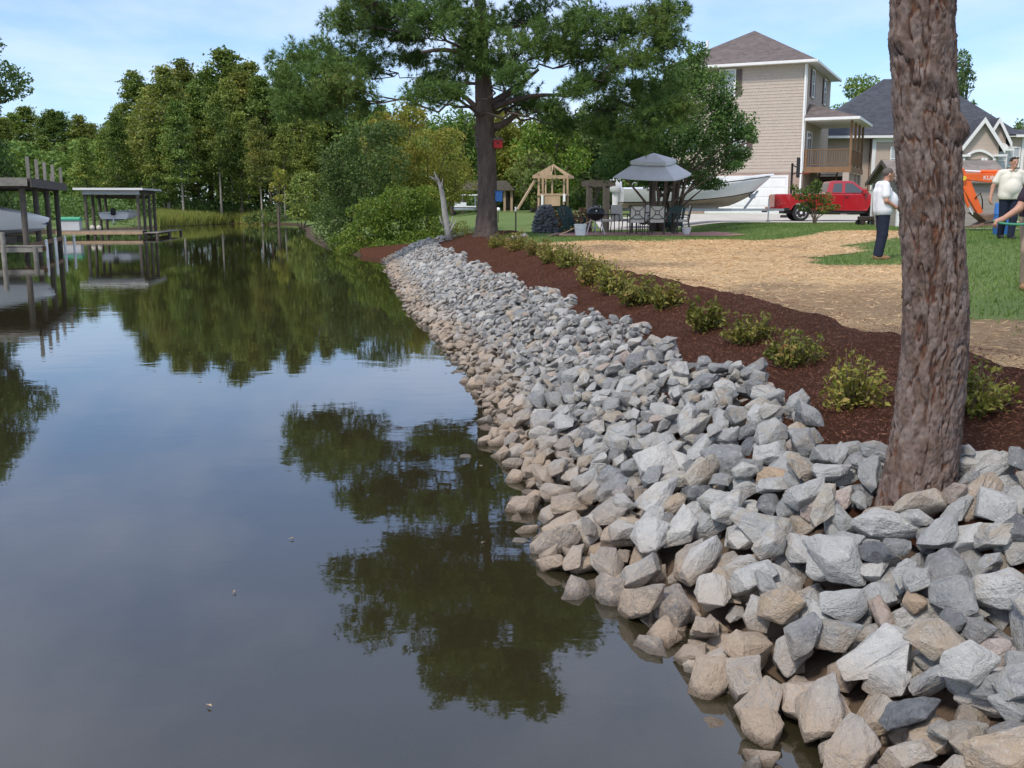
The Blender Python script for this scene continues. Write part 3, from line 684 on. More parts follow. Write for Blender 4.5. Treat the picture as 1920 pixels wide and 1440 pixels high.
def needles_mesh(name, P, D, rg, k=16, length=0.22, width=0.016, fan=0.75):
    n = len(P); P = np.repeat(P, k, 0); D = np.repeat(D, k, 0)
    d = unit(D + rg.normal(size=(n * k, 3)) * fan); L = (length * rg.uniform(0.6, 1.15, n * k))[:, None]
    s = unit(np.cross(d, rg.normal(size=(n * k, 3)))) * width
    v = np.stack([P - s * 0.5, P + s * 0.5, P + d * L - np.array([0, 0, 1]) * L * 0.10], 1).reshape(-1, 3)
    return fast_mesh(name, v, np.arange(n * k * 3).reshape(-1, 3), 3)
def blades_mesh(name, P, h, w, rg, lean=0.35):
    n = len(P); a = rg.uniform(0, 2 * math.pi, n); s = np.stack([np.cos(a), np.sin(a), a * 0], -1) * (w * 0.5)
    t = np.stack([rg.normal(0, lean, n), rg.normal(0, lean, n), np.ones(n)], -1) * (h * rg.uniform(0.55, 1.25, n))[:, None]
    v = np.stack([P - s, P + s, P + t], 1).reshape(-1, 3)
    return fast_mesh(name, v, np.arange(n * 3).reshape(-1, 3), 3)
def pad_points(c, r, n, rg, shell=0.5):
    d = unit(rg.normal(size=(n, 3))); q = (shell + (1 - shell) * rg.uniform(0, 1, n) ** 0.7)
    lump = 0.75 + 0.5 * vnoise(d[:, 0] * 2.2 + c[0] * 3.1, d[:, 2] * 2.2 + d[:, 1] * 1.7 + c[2] * 2.3, 5)
    return np.array(c) + d * (q * lump)[:, None] * np.array(r), d
def bezier(a, b, bend, n=7):
    a = Vector(a); b = Vector(b); m = (a + b) / 2 + Vector(bend)
    return [a * (1 - t) ** 2 + m * 2 * t * (1 - t) + b * t * t for t in np.linspace(0, 1, n)]

def bark_trunk(name, pts, rads, nu, nv, m, parent, cw=0.06, chh=0.17, depth=0.014, seed=3, knots=()):
    """trunk with plated bark: Voronoi plates wrapped round a bent, tapering tube"""
    pts = np.array(pts, float); rads = np.array(rads, float)
    L = np.concatenate([[0], np.cumsum(np.linalg.norm(np.diff(pts, axis=0), axis=1))])
    sv = np.linspace(0, L[-1], nv)
    # smooth the polyline
    cx = [np.interp(sv, L, pts[:, i]) for i in range(3)]; rr = np.interp(sv, L, rads)
    ker = np.hanning(max(5, nv // 45)); ker /= ker.sum(); pad = len(ker) // 2
    sm = lambda q: np.convolve(np.pad(q, pad, mode='reflect', reflect_type='odd'), ker, mode='valid')[:nv]
    cx = [sm(q) for q in cx]; rr = sm(rr)
    th = np.linspace(0, 2 * math.pi, nu, endpoint=False)
    TH, SV = np.meshgrid(th, sv); RR = rr[:, None] * np.ones_like(TH); rm = float(np.mean(rads))
    ncol = max(6, int(2 * math.pi * rm / cw)); U = TH / (2 * math.pi) * ncol + 0.35 * np.sin(SV * 3.1 + 2 * np.sin(TH * 2)) + 0.5 * (fbm(np.cos(TH) * 2 + 9, SV * 6 + np.sin(TH) * 2, seed) - 0.5); Vv = SV / chh + 0.8 * (fbm(np.cos(TH) * 3 + 5, SV * 3 + np.sin(TH) * 3, seed + 3) - 0.5)
    iu = np.floor(U).astype(int); iv = np.floor(Vv).astype(int); F1 = np.full(U.shape, 9.0); F2 = np.full(U.shape, 9.0); ID = np.zeros(U.shape)
    rs = np.random.default_rng(seed); tab = rs.uniform(0, 1, (64, 512, 3))
    for a in (-1, 0, 1):
        for b in (-1, 0, 1):
            ju = (iu + a) % ncol; jv = (iv + b) % 512; t = tab[ju % 64, jv]
            dx = (iu + a + 0.15 + 0.7 * t[..., 0]) - U; dy = (iv + b + 0.05 + 0.9 * t[..., 1] + 0.5 * ((iu + a) % 2)) - Vv
            ds = np.sqrt(dx * dx + (dy * 0.8) ** 2); nw = ds < F1
            F2 = np.where(nw, F1, np.minimum(F2, ds)); ID = np.where(nw, t[..., 2], ID); F1 = np.where(nw, ds, F1)
    cs = cw / 0.05; uu = np.mod(TH - math.pi / 2, 2 * math.pi) * rm / cs; vv = SV / cs      # seam faces away from the path
    uu = uu + 0.022 * (fbm(uu * 9, vv * 5, seed + 20, 3) - 0.5) * 2 + 0.03 * np.sin(vv * 2.3)
    n1_ = fbm(uu / 0.034, vv / 0.21, seed + 31, 3); c1_ = smooth(0.0, 0.075, np.abs(n1_ - 0.5)); n2_ = fbm(uu / 0.03, vv / 0.055, seed + 41, 3); c2_ = smooth(0.0, 0.06, np.abs(n2_ - 0.47))
    crack = c1_ * (0.5 + 0.5 * c2_); fine = fbm(uu / 0.010, vv / 0.024, seed + 5, 3) - 0.5; ter = np.floor(fbm(uu / 0.03, vv / 0.07, seed + 51, 3) * 7) / 7; ID = np.clip(0.5 + (fbm(uu / 0.025, vv / 0.06, seed + 61, 2) - 0.5) * 2.2, 0, 1)
    disp = depth * (crack - 0.6) + depth * 1.1 * (ter - 0.5) * crack + depth * 0.7 * fine
    lump = 0.045 * RR * (fbm(np.cos(TH) * 1.5 + 3, SV * 1.6 + np.sin(TH) * 1.5, seed + 11) - 0.5) * 2
    for (kt, ks, kr, kh) in knots:
        da = np.angle(np.exp(1j * (TH - kt))) * RR; lump = lump + kh * np.exp(-((da / kr) ** 2 + ((SV - ks) / kr) ** 2))
    rad = RR + disp + lump
    X = cx[0][:, None] + rad * np.cos(TH); Y = cx[1][:, None] + rad * np.sin(TH); Z = cx[2][:, None] + 0 * TH
    v = np.stack([X, Y, Z], -1).reshape(-1, 3); i = np.arange((nv - 1) * nu); r0 = i // nu; c0 = i % nu; c1 = (c0 + 1) % nu
    me = fast_mesh(name, v, np.stack([r0 * nu + c0, r0 * nu + c1, (r0 + 1) * nu + c1, (r0 + 1) * nu + c0], -1), 4)
    set_attr(me, 'crack', crack.ravel()); set_attr(me, 'cellr', ID.ravel())
    return link(name, me, m, parent, True)

# ------------------------------------------------------------------ near trunk
rg = np.random.default_rng(5)
YT = 4.75
root = thing('pine_tree', 'thick scaly bare trunk rising from the stones close to the camera', 'tree', (TREE_BASE.x, TREE_BASE.y, TREE_BASE.z))
cl = []
for px, py, w in ((1708, 1040, 164), (1712, 985, 154), (1716, 940, 145), (1727, 880, 134), (1738, 800, 126), (1751, 680, 121), (1755, 590, 119), (1751, 480, 117), (1746, 380, 117), (1739, 270, 117), (1733, 160, 118), (1729, 60, 118), (1730, -20, 121), (1733, -120, 122)):
    q = at(px, py, YT); dep = math.cos(PITCH) * q.y - math.sin(PITCH) * (q.z - CAM_Z); cl.append((q - TREE_BASE, w * 0.94 / F_PX * dep / 2))
q, r0 = cl[-1]
for dz, dx, f in ((0.8, 0.0, 0.97), (2.2, 0.10, 0.9), (4.0, 0.22, 0.78), (6.0, 0.25, 0.6), (8.2, 0.25, 0.3)): cl.append((q + Vector((dx, dx * 0.6, dz)), r0 * f))
bark_trunk('trunk', [c[0] for c in cl], [c[1] for c in cl], 230, 1300, M['bark'], root, 0.045, 0.13, 0.0150, 3, knots=((-1.9, 2.28, 0.05, 0.03), (-0.4, 2.06, 0.06, 0.04), (-2.9, 2.45, 0.05, 0.02), (-0.15, 2.75, 0.05, 0.03)))
top = cl[-1][0]; P = []; D = []; bmb = MB()
for i in range(16):
    a = i * 2.4; zz_ = 4.6 + 4.4 * i / 15; L = 2.3 * (1 - 0.55 * i / 15) * rg.uniform(0.7, 1.1); st = Vector((top.x * min(1, zz_ / 9), top.y * min(1, zz_ / 9), zz_))
    en = st + Vector((math.cos(a) * L, math.sin(a) * L, 0.5 * L * 0.6)); bmb.tube(bezier(st, en, (0, 0, -0.15), 5), [0.045, 0.035, 0.03, 0.02, 0.01], 6)
    p, d = pad_points(en, (0.8, 0.8, 0.35), 60, rg, 0.2); P.append(p); D.append(unit(d + [0, 0, 0.6]))
bmb.build('branches', M['bark_plain'], root, True)
link('crown', needles_mesh('crown', np.concatenate(P), np.concatenate(D), rg, 14, 0.2, 0.012), FM['pine'], root)

# ------------------------------------------------------------------ the big pine by the patio
YP = 33.0; pb = on(911, 443, YP)
root = thing('pine_tree', 'large spreading pine with long dark limbs behind the far end of the stone bank', 'tree', pb)
tp = [at(911, 452, YP), at(911, 440, YP), at(912, 425, YP), at(913, 400, YP), at(914, 350, YP), at(912, 290, YP), at(909, 230, YP), at(908, 180, YP), at(905, 130, YP), at(902, 70, YP), at(900, 0, YP)]
tr_ = [0.47, 0.41, 0.36, 0.325, 0.30, 0.285, 0.28, 0.275, 0.235, 0.19, 0.17]
for z_, x_, r_ in ((9.0, -0.9, 0.15), (11, -0.8, 0.11), (13, -0.8, 0.07), (15.3, -0.8, 0.03)): tp.append(Vector((x_, YP, z_))); tr_.append(r_)
bark_trunk('trunk', [p - pb for p in tp], tr_, 72, 420, M['bark_dark'], root, 0.12, 0.5, 0.03, 8)
pads = [(560, 112, 62, 30), (625, 105, 70, 30), (620, 150, 80, 38), (545, 160, 48, 34), (650, 185, 62, 34), (600, 205, 55, 24), (690, 125, 55, 22), (540, 200, 34, 20),
        (640, 42, 46, 22), (700, 55, 62, 24), (745, 25, 70, 28), (690, 10, 60, 20), (800, 42, 66, 28), (850, 20, 55, 26), (770, 70, 45, 14),
        (770, 112, 60, 14), (820, 150, 62, 18), (790, 178, 38, 16), (860, 120, 36, 16), (845, 175, 36, 14),
        (900, 50, 55, 36), (925, 118, 48, 30), (880, 85, 34, 24), (960, 145, 38, 22), (980, 90, 48, 30),
        (1000, 35, 70, 34), (1080, 40, 70, 34), (1150, 55, 66, 36), (1225, 40, 62, 40), (1100, 105, 62, 26), (1180, 115, 62, 32), (1250, 85, 44, 44), (1260, 20, 36, 24), (1040, 85, 48, 22),
        (985, 195, 52, 20), (1035, 205, 34, 14), (1125, 150, 56, 20), (1195, 170, 60, 32), (1255, 165, 44, 34), (1150, 205, 60, 26), (1225, 225, 62, 34), (1130, 240, 48, 22), (1280, 205, 34, 36), (1180, 262, 52, 22), (1075, 165, 40, 14), (1060, 232, 40, 16)]
PP = []
rp = np.random.default_rng(77)
for px, py, rx, ry in pads:
    c = at(px, py, YP); sc = YP / F_PX; dx = (c.x - pb.x) / 7.0
    dy = rp.uniform(-1, 1) * 3.2 * math.sqrt(max(0.08, 1 - dx * dx))
    k = (YP + dy) / YP; c = at(px, py, YP + dy); PP.append((c, (rx * sc * k * 1.0, rx * sc * k * 0.85, ry * sc * k * 1.05)))
for x_, z_, rx, rz in ((-5.0, 9.9, 1.2, .7), (-2.0, 9.5, 1.2, .7), (1.8, 9.5, 1.2, .7), (-3.6, 9.5, 1.2, .7), (0.0, 9.6, 1.2, .8), (3.4, 9.4, 1.2, .7), (-1.2, 12.0, 1.2, .9), (-3.1, 12.3, 1.2, .8), (0.1, 13.8, 1.1, .8), (-1.7, 14.0, 1.1, .8), (2.2, 11.6, 1.1, .8), (-3.4, 11.4, 1.2, .8), (0.6, 11.6, 1.2, .9), (-4.6, 10.9, 1.1, .7), (-3.6, 10.6, 1.4, .7), (-4.7, 11.8, 1.3, .7), (-2.2, 11.4, 1.3, .7), (-0.3, 10.4, 1.3, .7),
                       (1.6, 10.4, 1.4, .7), (3.2, 10.6, 1.2, .7), (4.6, 9.6, 1.2, .6), (-3.2, 13.2, 1.3, .6), (-1.0, 12.8, 1.2, .7), (1.1, 12.8, 1.3, .7), (2.6, 12.2, 1.0, .6), (-2.4, 14.7, 1.1, .5), (-0.7, 15.3, 1.0, .6), (0.9, 14.5, 1.0, .5), (-1.6, 9.9, 1.2, .6), (0.2, 12.0, 1.2, .6)):
    dy = rp.uniform(-1, 1) * 3.0 * math.sqrt(max(0.1, 1 - (x_ / 6.5) ** 2)); PP.append((Vector((x_, YP + dy, z_)), (rx, rx * 0.9, rz)))
for _ in range(26):     # the far and near sides of the crown, between the limbs in view
    a = rp.uniform(0, 2 * math.pi); z_ = rp.uniform(9.4, 13.5); rad = (5.6 if z_ < 9 else 4.2) * rp.uniform(0.45, 0.9)
    if abs(math.sin(a)) < 0.55: continue
    PP.append((Vector((pb.x + math.cos(a) * rad * 0.8 + (1.6 if z_ < 7 else 0), YP + math.sin(a) * rad * 0.9, z_ + 0.4)), (1.2, 1.2, 0.5)))
PP.sort(key=lambda t: math.hypot(t[0].x - pb.x, t[0].y - YP))
br = MB(); P = []; D = []
def trunk_at(z):
    zs = [p.z for p in tp]; return Vector((float(np.interp(z, zs, [p.x for p in tp])), YP, z))
nodes = [(trunk_at(z_), 0.16) for z_ in np.arange(5.0, 14.8, 0.35)]
for c, r in PP:
    hd = math.hypot(c.x - pb.x, c.y - YP); bst = None
    for nd, rd in nodes:        # grow from the nearest wood already there, preferring inner and lower wood
        L_ = (c - nd).length; inner = math.hypot(nd.x - pb.x, nd.y - YP)
        if inner > hd - 0.3 and inner > 0.2: continue
        cost = L_ + 0.9 * max(0, nd.z - c.z + 0.15) + (0.0 if rd > 0.05 else 1.2) + 0.25 * abs(c.z - nd.z - 0.3 * L_)
        if bst is None or cost < bst[0]: bst = (cost, nd, rd)
    a = bst[1]; L_ = (c - a).length; rad = min(bst[2] * 0.75, 0.03 + 0.017 * L_)
    bz = bezier(a, c, (0, 0, -0.10 * L_ * rp.uniform(0.2, 1.2)), 9); w = rp.normal(0, 0.055 * min(L_, 2), (9, 3)); bz = [b + Vector(w[i]) * (1 if 0 < i < 8 else 0) for i, b in enumerate(bz)]
    rd_ = list(np.linspace(rad, 0.02, 9)); br.tube([b - pb for b in bz], rd_, 6)
    nodes += [(bz[i], rd_[i]) for i in range(2, 9)]
    m_ = int(30 * (r[0] * r[1]) ** 0.5 * (0.7 + r[2])) + 8
    pc, dc = pad_points(c, r, m_, rp, 0.15); p = pc
    for cc_, dd__ in zip(pc, dc):       # each pad is a cluster of needle puffs
        k_ = int(rp.integers(9, 17)); dv = unit(rp.normal(size=(k_, 3)) + [0, 0, 0.35]); P.append(cc_ + dv * rp.uniform(0.03, 0.26, k_)[:, None] * rp.uniform(0.7, 1.2)); D.append(unit(dv + [0, 0, 0.25]))
    for k in range(9):
        e = Vector(p[k % len(p)]); m_ = bz[rp.integers(5, 9)]; br.tube([b - pb for b in bezier(m_, e, (0, 0, -0.12), 4)], [0.022, 0.016, 0.012, 0.006], 5)
a_ = trunk_at(3.35); br.tube([q - pb for q in bezier(at(925, 240, YP), at(972, 208, YP), (0.1, 0, -0.12), 6)], [0.15, 0.12, 0.11, 0.10, 0.085, 0.06], 9)
br.tube([q - pb for q in (at(897, 246, YP), at(891, 240, YP), at(888, 236, YP))], [0.06, 0.05, 0.035], 7)
br.tube([q - pb for q in bezier(at(905, 215, YP), at(858, 172, YP), (0, 0, 0.1), 6)], [0.13, 0.10, 0.085, 0.075, 0.065, 0.05], 8)
br.tube([q - pb for q in bezier(at(905, 150, YP), at(790, 98, YP - 0.5), (0.6, 0, 0.75), 8)], [0.14, 0.12, 0.10, 0.09, 0.08, 0.07, 0.06, 0.045], 8)
br.tube([q - pb for q in bezier(at(915, 200, YP), at(1010, 130, YP), (0.1, 0, 0.0), 7)], [0.15, 0.13, 0.11, 0.09, 0.075, 0.06, 0.045], 8)
br.tube([q - pb for q in bezier(at(918, 205, YP), at(1060, 180, YP - 1), (0.0, 0, 0.35), 8)], [0.12, 0.10, 0.09, 0.08, 0.07, 0.06, 0.05, 0.04], 8)
br.build('limbs', M['bark_limb'], root, True)
P = np.concatenate(P) - np.array(pb); D = np.concatenate(D)
link('crown', needles_mesh('crown', P, D, rp, 13, 0.21, 0.020, 0.55), FM['pine'], root)

# bird boxes nailed to the big pine
def bird_box(name, label, p, m, roof, w=0.24, d=0.24, h=0.26):
    o = thing(name, label, 'bird house', p); b = MB(); b.bb(-w / 2, w / 2, -d / 2, d / 2, 0, h); b.build('box', m, o, bevel=0.006)
    b = MB(); b.prism([(-w * 0.62, h - 0.01), (w * 0.62, h - 0.01), (w * 0.62, h + 0.03), (0, h + 0.10), (-w * 0.62, h + 0.03)], 'y', -d * 0.62, d * 0.62); b.build('roof', roof, o)
    b = MB(); b.lathe([(0.03, 0), (0.03, 0.008)], (0, -d / 2 - 0.006, h * 0.6), 12, 'y'); b.build('entrance_hole', M['black'], o); return o
bird_box('bird_house', 'small red bird house with dark roof on the right side of the big pine', at(934, 278, YP - 0.1), M['redwood'], M['wood_dark'], 0.28)
bird_box('bird_house', 'brown bird house at the left edge of the big pine trunk', at(896, 278, YP), M['wood_dark'], M['wood_dark'], 0.16, 0.3, 0.42)
o = thing('blue_box', 'plain blue square box fixed low on the big pine trunk', 'box', at(933, 378, YP - 0.1))
b = MB(); b.bb(-0.15, 0.15, -0.06, 0.06, 0, 0.31); b.build('panel', M['bluepl'], o, bevel=0.008); b = MB(); b.bb(-0.17, 0.17, -0.075, 0.075, 0.312, 0.335); b.build('lid', M['bluepl'], o)

# ------------------------------------------------------------------ broad-leaved trees and bushes built from leaf pads
def pad_tree(name, label, cat, base, pads, leaf, m, dens, stems=1, srad=0.1, group=None, bark=None, seed=1, aspect=0.5, up=0.6, shell=0.55, stem_label='trunk', part='crown', fork=0.25, spread=1.2):
    rt = thing(name, label, cat, base, 0, group); q = np.random.default_rng(seed); P = []; br = MB(); b0 = Vector((0, 0, 0)); base = Vector(base)
    zs = min(c.z for c, r in pads) - base.z; sp = []
    for k in range(stems):
        a = 2 * math.pi * k / max(1, stems) + q.uniform(-0.4, 0.4); sp.append(Vector((math.cos(a) * srad * spread * (stems > 1), math.sin(a) * srad * spread * (stems > 1), -0.1)))
    for i, (c, r) in enumerate(pads):
        s_ = sp[i % stems]; e = c - base
        fk = s_ + Vector((s_.x * (0.4 if spread > 2 else 2) + e.x * 0.15, s_.y * (0.4 if spread > 2 else 2) + e.y * 0.15, max(0.15, e.z * fork)))
        pts = [s_, s_ * 0.4 + fk * 0.6, fk] + bezier(fk, e, (0, 0, 0.1 * e.length * 0.3), 5)[1:]
        rr_ = srad / math.sqrt(stems) if stems > 1 else srad
        br.tube(pts, list(np.linspace(rr_, max(0.008, rr_ * 0.15), len(pts))), 7)
        n = int(dens * (r[0] * r[1] + r[0] * r[2] + r[1] * r[2])) + 10
        p, d = pad_points(e, r, n, q, shell); P.append(p)
        for k in range(5):
            br.tube(bezier(pts[-2], Vector(p[k]), (0, 0, 0.05), 4), [rr_ * 0.22, rr_ * 0.17, rr_ * 0.12, 0.004], 5)
    br.build(stem_label, bark or M['bark_plain'], rt, True)
    link(part, leaves_mesh(part, np.concatenate(P), leaf, q, aspect, up), m, rt)
    return rt
def px_pads(lst, Y, rnd, depth=1.0, flat=0.9):
    out = []
    for px, py, rx, ry in lst:
        dy = rnd.uniform(-1, 1) * depth; k = (Y + dy) / F_PX; out.append((at(px, py, Y + dy), (rx * k, rx * k * flat, ry * k)))
    return out
rnd = random.Random(4)
# leafy tree behind the umbrella
YC = 40.5
pads = px_pads([(1290, 140, 46, 34), (1335, 165, 46, 40), (1372, 235, 42, 34), (1320, 235, 58, 44), (1255, 265, 66, 44), (1180, 262, 56, 44), (1350, 292, 50, 34), (1285, 325, 58, 26), (1205, 318, 58, 26), (1398, 250, 24, 18), (1392, 290, 22, 14), (1150, 312, 40, 28), (1310, 100, 24, 20), (1230, 200, 50, 40), (1360, 200, 26, 24), (1330, 345, 34, 12), (1240, 345, 40, 14), (1270, 180, 40, 36), (1412, 262, 10, 8), (1375, 310, 22, 10)], YC, rnd, 1.6)
pad_tree('crape_myrtle', 'broad leafy multi-stemmed tree behind the grey umbrella', 'tree', on(1240, 425, YC), pads, 0.125, FM['myrtle'], 900, 7, 0.20, bark=M['bark_red'], seed=6, shell=0.35, fork=0.5, spread=2.2)
# bushes at the creek bend
pads = px_pads([(690, 440, 50, 34), (740, 425, 52, 40), (790, 415, 44, 44), (660, 462, 30, 18), (720, 460, 50, 20), (780, 450, 40, 18), (750, 380, 48, 34), (800, 375, 36, 30), (700, 400, 44, 30), (825, 425, 18, 26), (650, 470, 26, 14), (690, 474, 34, 12), (735, 470, 34, 12), (780, 462, 30, 12), (635, 455, 24, 18), (812, 445, 22, 12)], 43.5, rnd, 0.9)
pads += px_pads([(655, 468, 26, 12), (700, 474, 30, 12), (745, 470, 30, 12), (775, 462, 26, 12), (720, 462, 30, 14)], 41.9, rnd, 0.4)
pad_tree('bush', 'bright green tangle of vines spilling to the water beside the stone bank', 'bush', on(745, 440, 44.2), pads, 0.13, FM['bright'], 620, 5, 0.09, seed=11, part='foliage', stem_label='stems')
pads = px_pads([(640, 300, 44, 40), (690, 270, 50, 40), (640, 350, 46, 40), (690, 330, 50, 44), (620, 400, 34, 36), (660, 400, 40, 40), (730, 310, 40, 40), (608, 430, 22, 26), (720, 250, 40, 26), (645, 440, 30, 22), (625, 330, 28, 24)], 50, rnd, 1.6)
pad_tree('bush', 'tall dark green bush at the left end of the creekside thicket', 'bush', on(668, 440, 51), pads, 0.15, FM['dark'], 380, 5, 0.12, seed=12, part='foliage', stem_label='stems')
pads = px_pads([(790, 320, 52, 36), (750, 330, 40, 36), (840, 310, 46, 36), (800, 270, 44, 30), (860, 340, 36, 36), (760, 285, 36, 26), (830, 360, 46, 30), (840, 260, 34, 24), (790, 355, 40, 26)], 51, rnd, 1.6)
pad_tree('small_tree', 'yellow green bushy tree just left of the big pine trunk', 'tree', on(810, 420, 52), pads, 0.14, FM['yellow'], 360, 4, 0.12, seed=13)
pads = px_pads([(866, 428, 16, 16), (850, 436, 14, 12), (878, 438, 12, 10)], 35.5, rnd, 0.25)
pad_tree('bush', 'small olive bush between the dead snag and the big pine', 'bush', on(865, 442, 35.5), pads, 0.07, FM['yellow'], 1100, 4, 0.03, seed=14, part='foliage', stem_label='stems')
pads = px_pads([(492, 405, 24, 14), (470, 412, 16, 9), (515, 408, 20, 12)], 104, rnd, 0.8)
pad_tree('bush', 'low dark bush at the right end of the marsh grass', 'bush', on(492, 415, 106), pads, 0.3, FM['dark'], 90, 4, 0.08, seed=15, part='foliage', stem_label='stems')
pads = px_pads([(525, 330, 14, 14), (515, 350, 12, 10), (532, 348, 10, 10), (522, 372, 10, 8), (518, 318, 6, 6)], 100, rnd, 0.4)
pad_tree('sapling', 'thin yellow green sapling at the edge of the dark wood', 'tree', on(522, 405, 100), pads, 0.28, FM['yellow'], 110, 1, 0.07, seed=16)
pads = px_pads([(560, 370, 30, 30), (585, 395, 24, 20), (560, 400, 26, 16), (570, 340, 24, 20)], 92, rnd, 1.4)
pad_tree('bush', 'pale green bush on the far bank right of the sapling', 'bush', on(566, 415, 93), pads, 0.3, FM['oak'], 90, 4, 0.1, seed=17, part='foliage', stem_label='stems')
# trees beyond the lawn, between the big pine and the houses
for i, (px, ptop, Y, w, m, lab) in enumerate((
        (742, 190, 84, 60, 'yellow', 'yellowish tree seen just above the creekside thicket'),
        (850, 205, 92, 60, 'oak', 'dull green tree straight behind the big pine trunk'),
        (955, 200, 95, 62, 'yellow', 'pale yellow green tree right of the big pine trunk'),
        (1035, 212, 88, 56, 'bright', 'bright green tree directly behind the play tower'),
        (1110, 190, 96, 60, 'dark', 'dark tree behind the pergola posts'),
        (1000, 275, 76, 40, 'oak', 'low dull green tree left of the play tower'))):
    b = on(px, 395, Y); ls = []
    H_ = 395 - ptop
    for k in range(24):
        t = k / 23; wv = w * math.sqrt(max(0.05, 1 - (2 * t - 0.85) ** 2 * 0.9)); ls.append((px + rnd.uniform(-0.7, 0.7) * wv, ptop + 18 + (H_ * 0.74) * t, wv * rnd.uniform(0.5, 0.75), H_ * rnd.uniform(0.11, 0.16)))
    pad_tree('broadleaf_tree', lab, 'tree', b, px_pads(ls, Y, rnd, 2.2), 0.34, FM[m], 62, 1, 0.2, seed=30 + i)
for i, (px, ptop, Y, w, lab, m) in enumerate(((1608, 148, 105, 46, 'green tree top showing over the dark hip roof', 'oak'), (1800, 100, 98, 26, 'tall dark evergreen beside the near trunk, above the gables', 'dark'), (1850, 218, 120, 30, 'small tree top just above the gabled house roof', 'oak'), (1912, 226, 110, 24, 'dark tree at the right edge beyond the gabled house', 'dark'), (1300, 150, 100, 40, 'tree behind the left side of the tall tan house', 'oak'))):
    b = on(px, 392, Y); H_ = 392 - ptop; ls = []
    for k in range(20):
        t = k / 19; ls.append((px + rnd.uniform(-0.8, 0.8) * w * min(1, 0.35 + 2 * t), ptop + 12 + H_ * 0.8 * t, w * rnd.uniform(0.5, 0.75), H_ * rnd.uniform(0.07, 0.11)))
    pad_tree('broadleaf_tree', lab, 'tree', b, px_pads(ls, Y, rnd, 2.0), 0.36, FM[m], 60, 1, 0.2, seed=50 + i)
# dark tree at the left edge of the picture
b = Vector((-27.9, 50.0, gz(-27.9, 50))); ls = []
for k in range(46):
    t = rnd.random(); a = rnd.uniform(0, 6.28); rr_ = rnd.uniform(0.3, 1) * 3.7 * math.sqrt(max(0.1, 1 - (2 * t - 0.8) ** 2 * 0.8)); ls.append((Vector((b.x + math.cos(a) * rr_, b.y + math.sin(a) * rr_, b.z + 1.2 + 10.5 * t)), (1.5, 1.5, 1.1)))
pad_tree('broadleaf_tree', 'dark tree overhanging the first boathouse at the left edge', 'tree', b, ls, 0.2, FM['dark'], 300, 1, 0.22, seed=70)
b = Vector((-33.0, 63, gz(-33, 63))); ls = [(Vector((b.x + rnd.uniform(-2.5, 2.5), b.y + rnd.uniform(-2, 2), b.z + 1.0 + 4.5 * rnd.random())), (1.1, 1.1, 0.8)) for k in range(16)]
pad_tree('broadleaf_tree', 'dark low tree behind the first boathouse roof', 'tree', b, ls, 0.2, FM['dark'], 150, 1, 0.18, seed=71)

# ------------------------------------------------------------------ the wood across the water
def cypress_proto(seed, m, bark, h=18.0, wid=3.2, first=0.34):
    q = np.random.default_rng(seed); rt = thing('cypress_tree', 'x', 'tree', (0, 0, 0))
    br = MB(); lim = br; lean = q.normal(0, 0.25, 2)
    tz = np.linspace(0, h * 0.97, 9); br.tube([(lean[0] * (z / h) ** 2 * 2, lean[1] * (z / h) ** 2 * 2, z - 0.3) for z in tz], list(np.interp(tz, [0, 1.2, h], [0.34, 0.22, 0.03])), 8)
    P = []; z = h * first
    while z < h:
        t = (z - h * first) / (h * (1 - first)); L = wid * (0.55 + 0.6 * math.sin(math.pi * min(1, t * 0.75 + 0.22))) * (1 - t ** 3 * 0.75)
        for k in range(q.integers(3, 6)):
            a = q.uniform(0, 2 * math.pi); l = L * q.uniform(0.5, 1.15); dz = l * q.uniform(-0.12, 0.28)
            e = np.array([math.cos(a) * l, math.sin(a) * l, dz]); o0 = np.array([lean[0] * (z / h) ** 2 * 2, lean[1] * (z / h) ** 2 * 2, z])
            lim.tube([o0, o0 + e * 0.5 + [0, 0, 0.1], o0 + e], [0.05, 0.03, 0.012], 4)
            for j in range(3):
                c = o0 + e * (0.45 + 0.27 * j) + q.normal(0, 0.15, 3); r_ = (0.75 - 0.12 * j) * (0.7 + 0.3 * l / wid)
                n = 26; d = q.normal(size=(n, 3)) * [r_, r_, 0.22]; d[:, 2] -= 0.10 * (d[:, 0] ** 2 + d[:, 1] ** 2); P.append(c + d)
        z += h * q.uniform(0.020, 0.036)
    br.build('trunk', bark, rt, True)
    link('crown', leaves_mesh('crown', np.concatenate(P), 0.42, q, 0.55, 1.0, 0.75), m, rt); return rt
protos = [cypress_proto(201, FM['cypress'], M['bark_pale']), cypress_proto(202, FM['cypress'], M['bark_pale'], 18, 2.7, 0.42), cypress_proto(203, FM['oak'], M['bark_plain'], 18, 3.4, 0.28), cypress_proto(204, FM['cypress'], M['bark_plain'], 18, 3.0, 0.2), cypress_proto(205, FM['oak'], M['bark_plain'], 18, 3.8, 0.36)]
used = [False] * 5
def forest_tree(px, ptop, Y, kind, label, group=None, wide=1.0, rot=None):
    b = on(px, 405, Y); top = at(px, ptop, Y).z; s = (top - b.z) / 18.0
    o = protos[kind] if not used[kind] else copy_tree(protos[kind]); used[kind] = True
    o.location = b; o.scale = (s * wide, s * wide, s); o.rotation_euler = (0, 0, rot if rot is not None else rnd.uniform(0, 6.28)); o['label'] = label
    if group: o['group'] = group
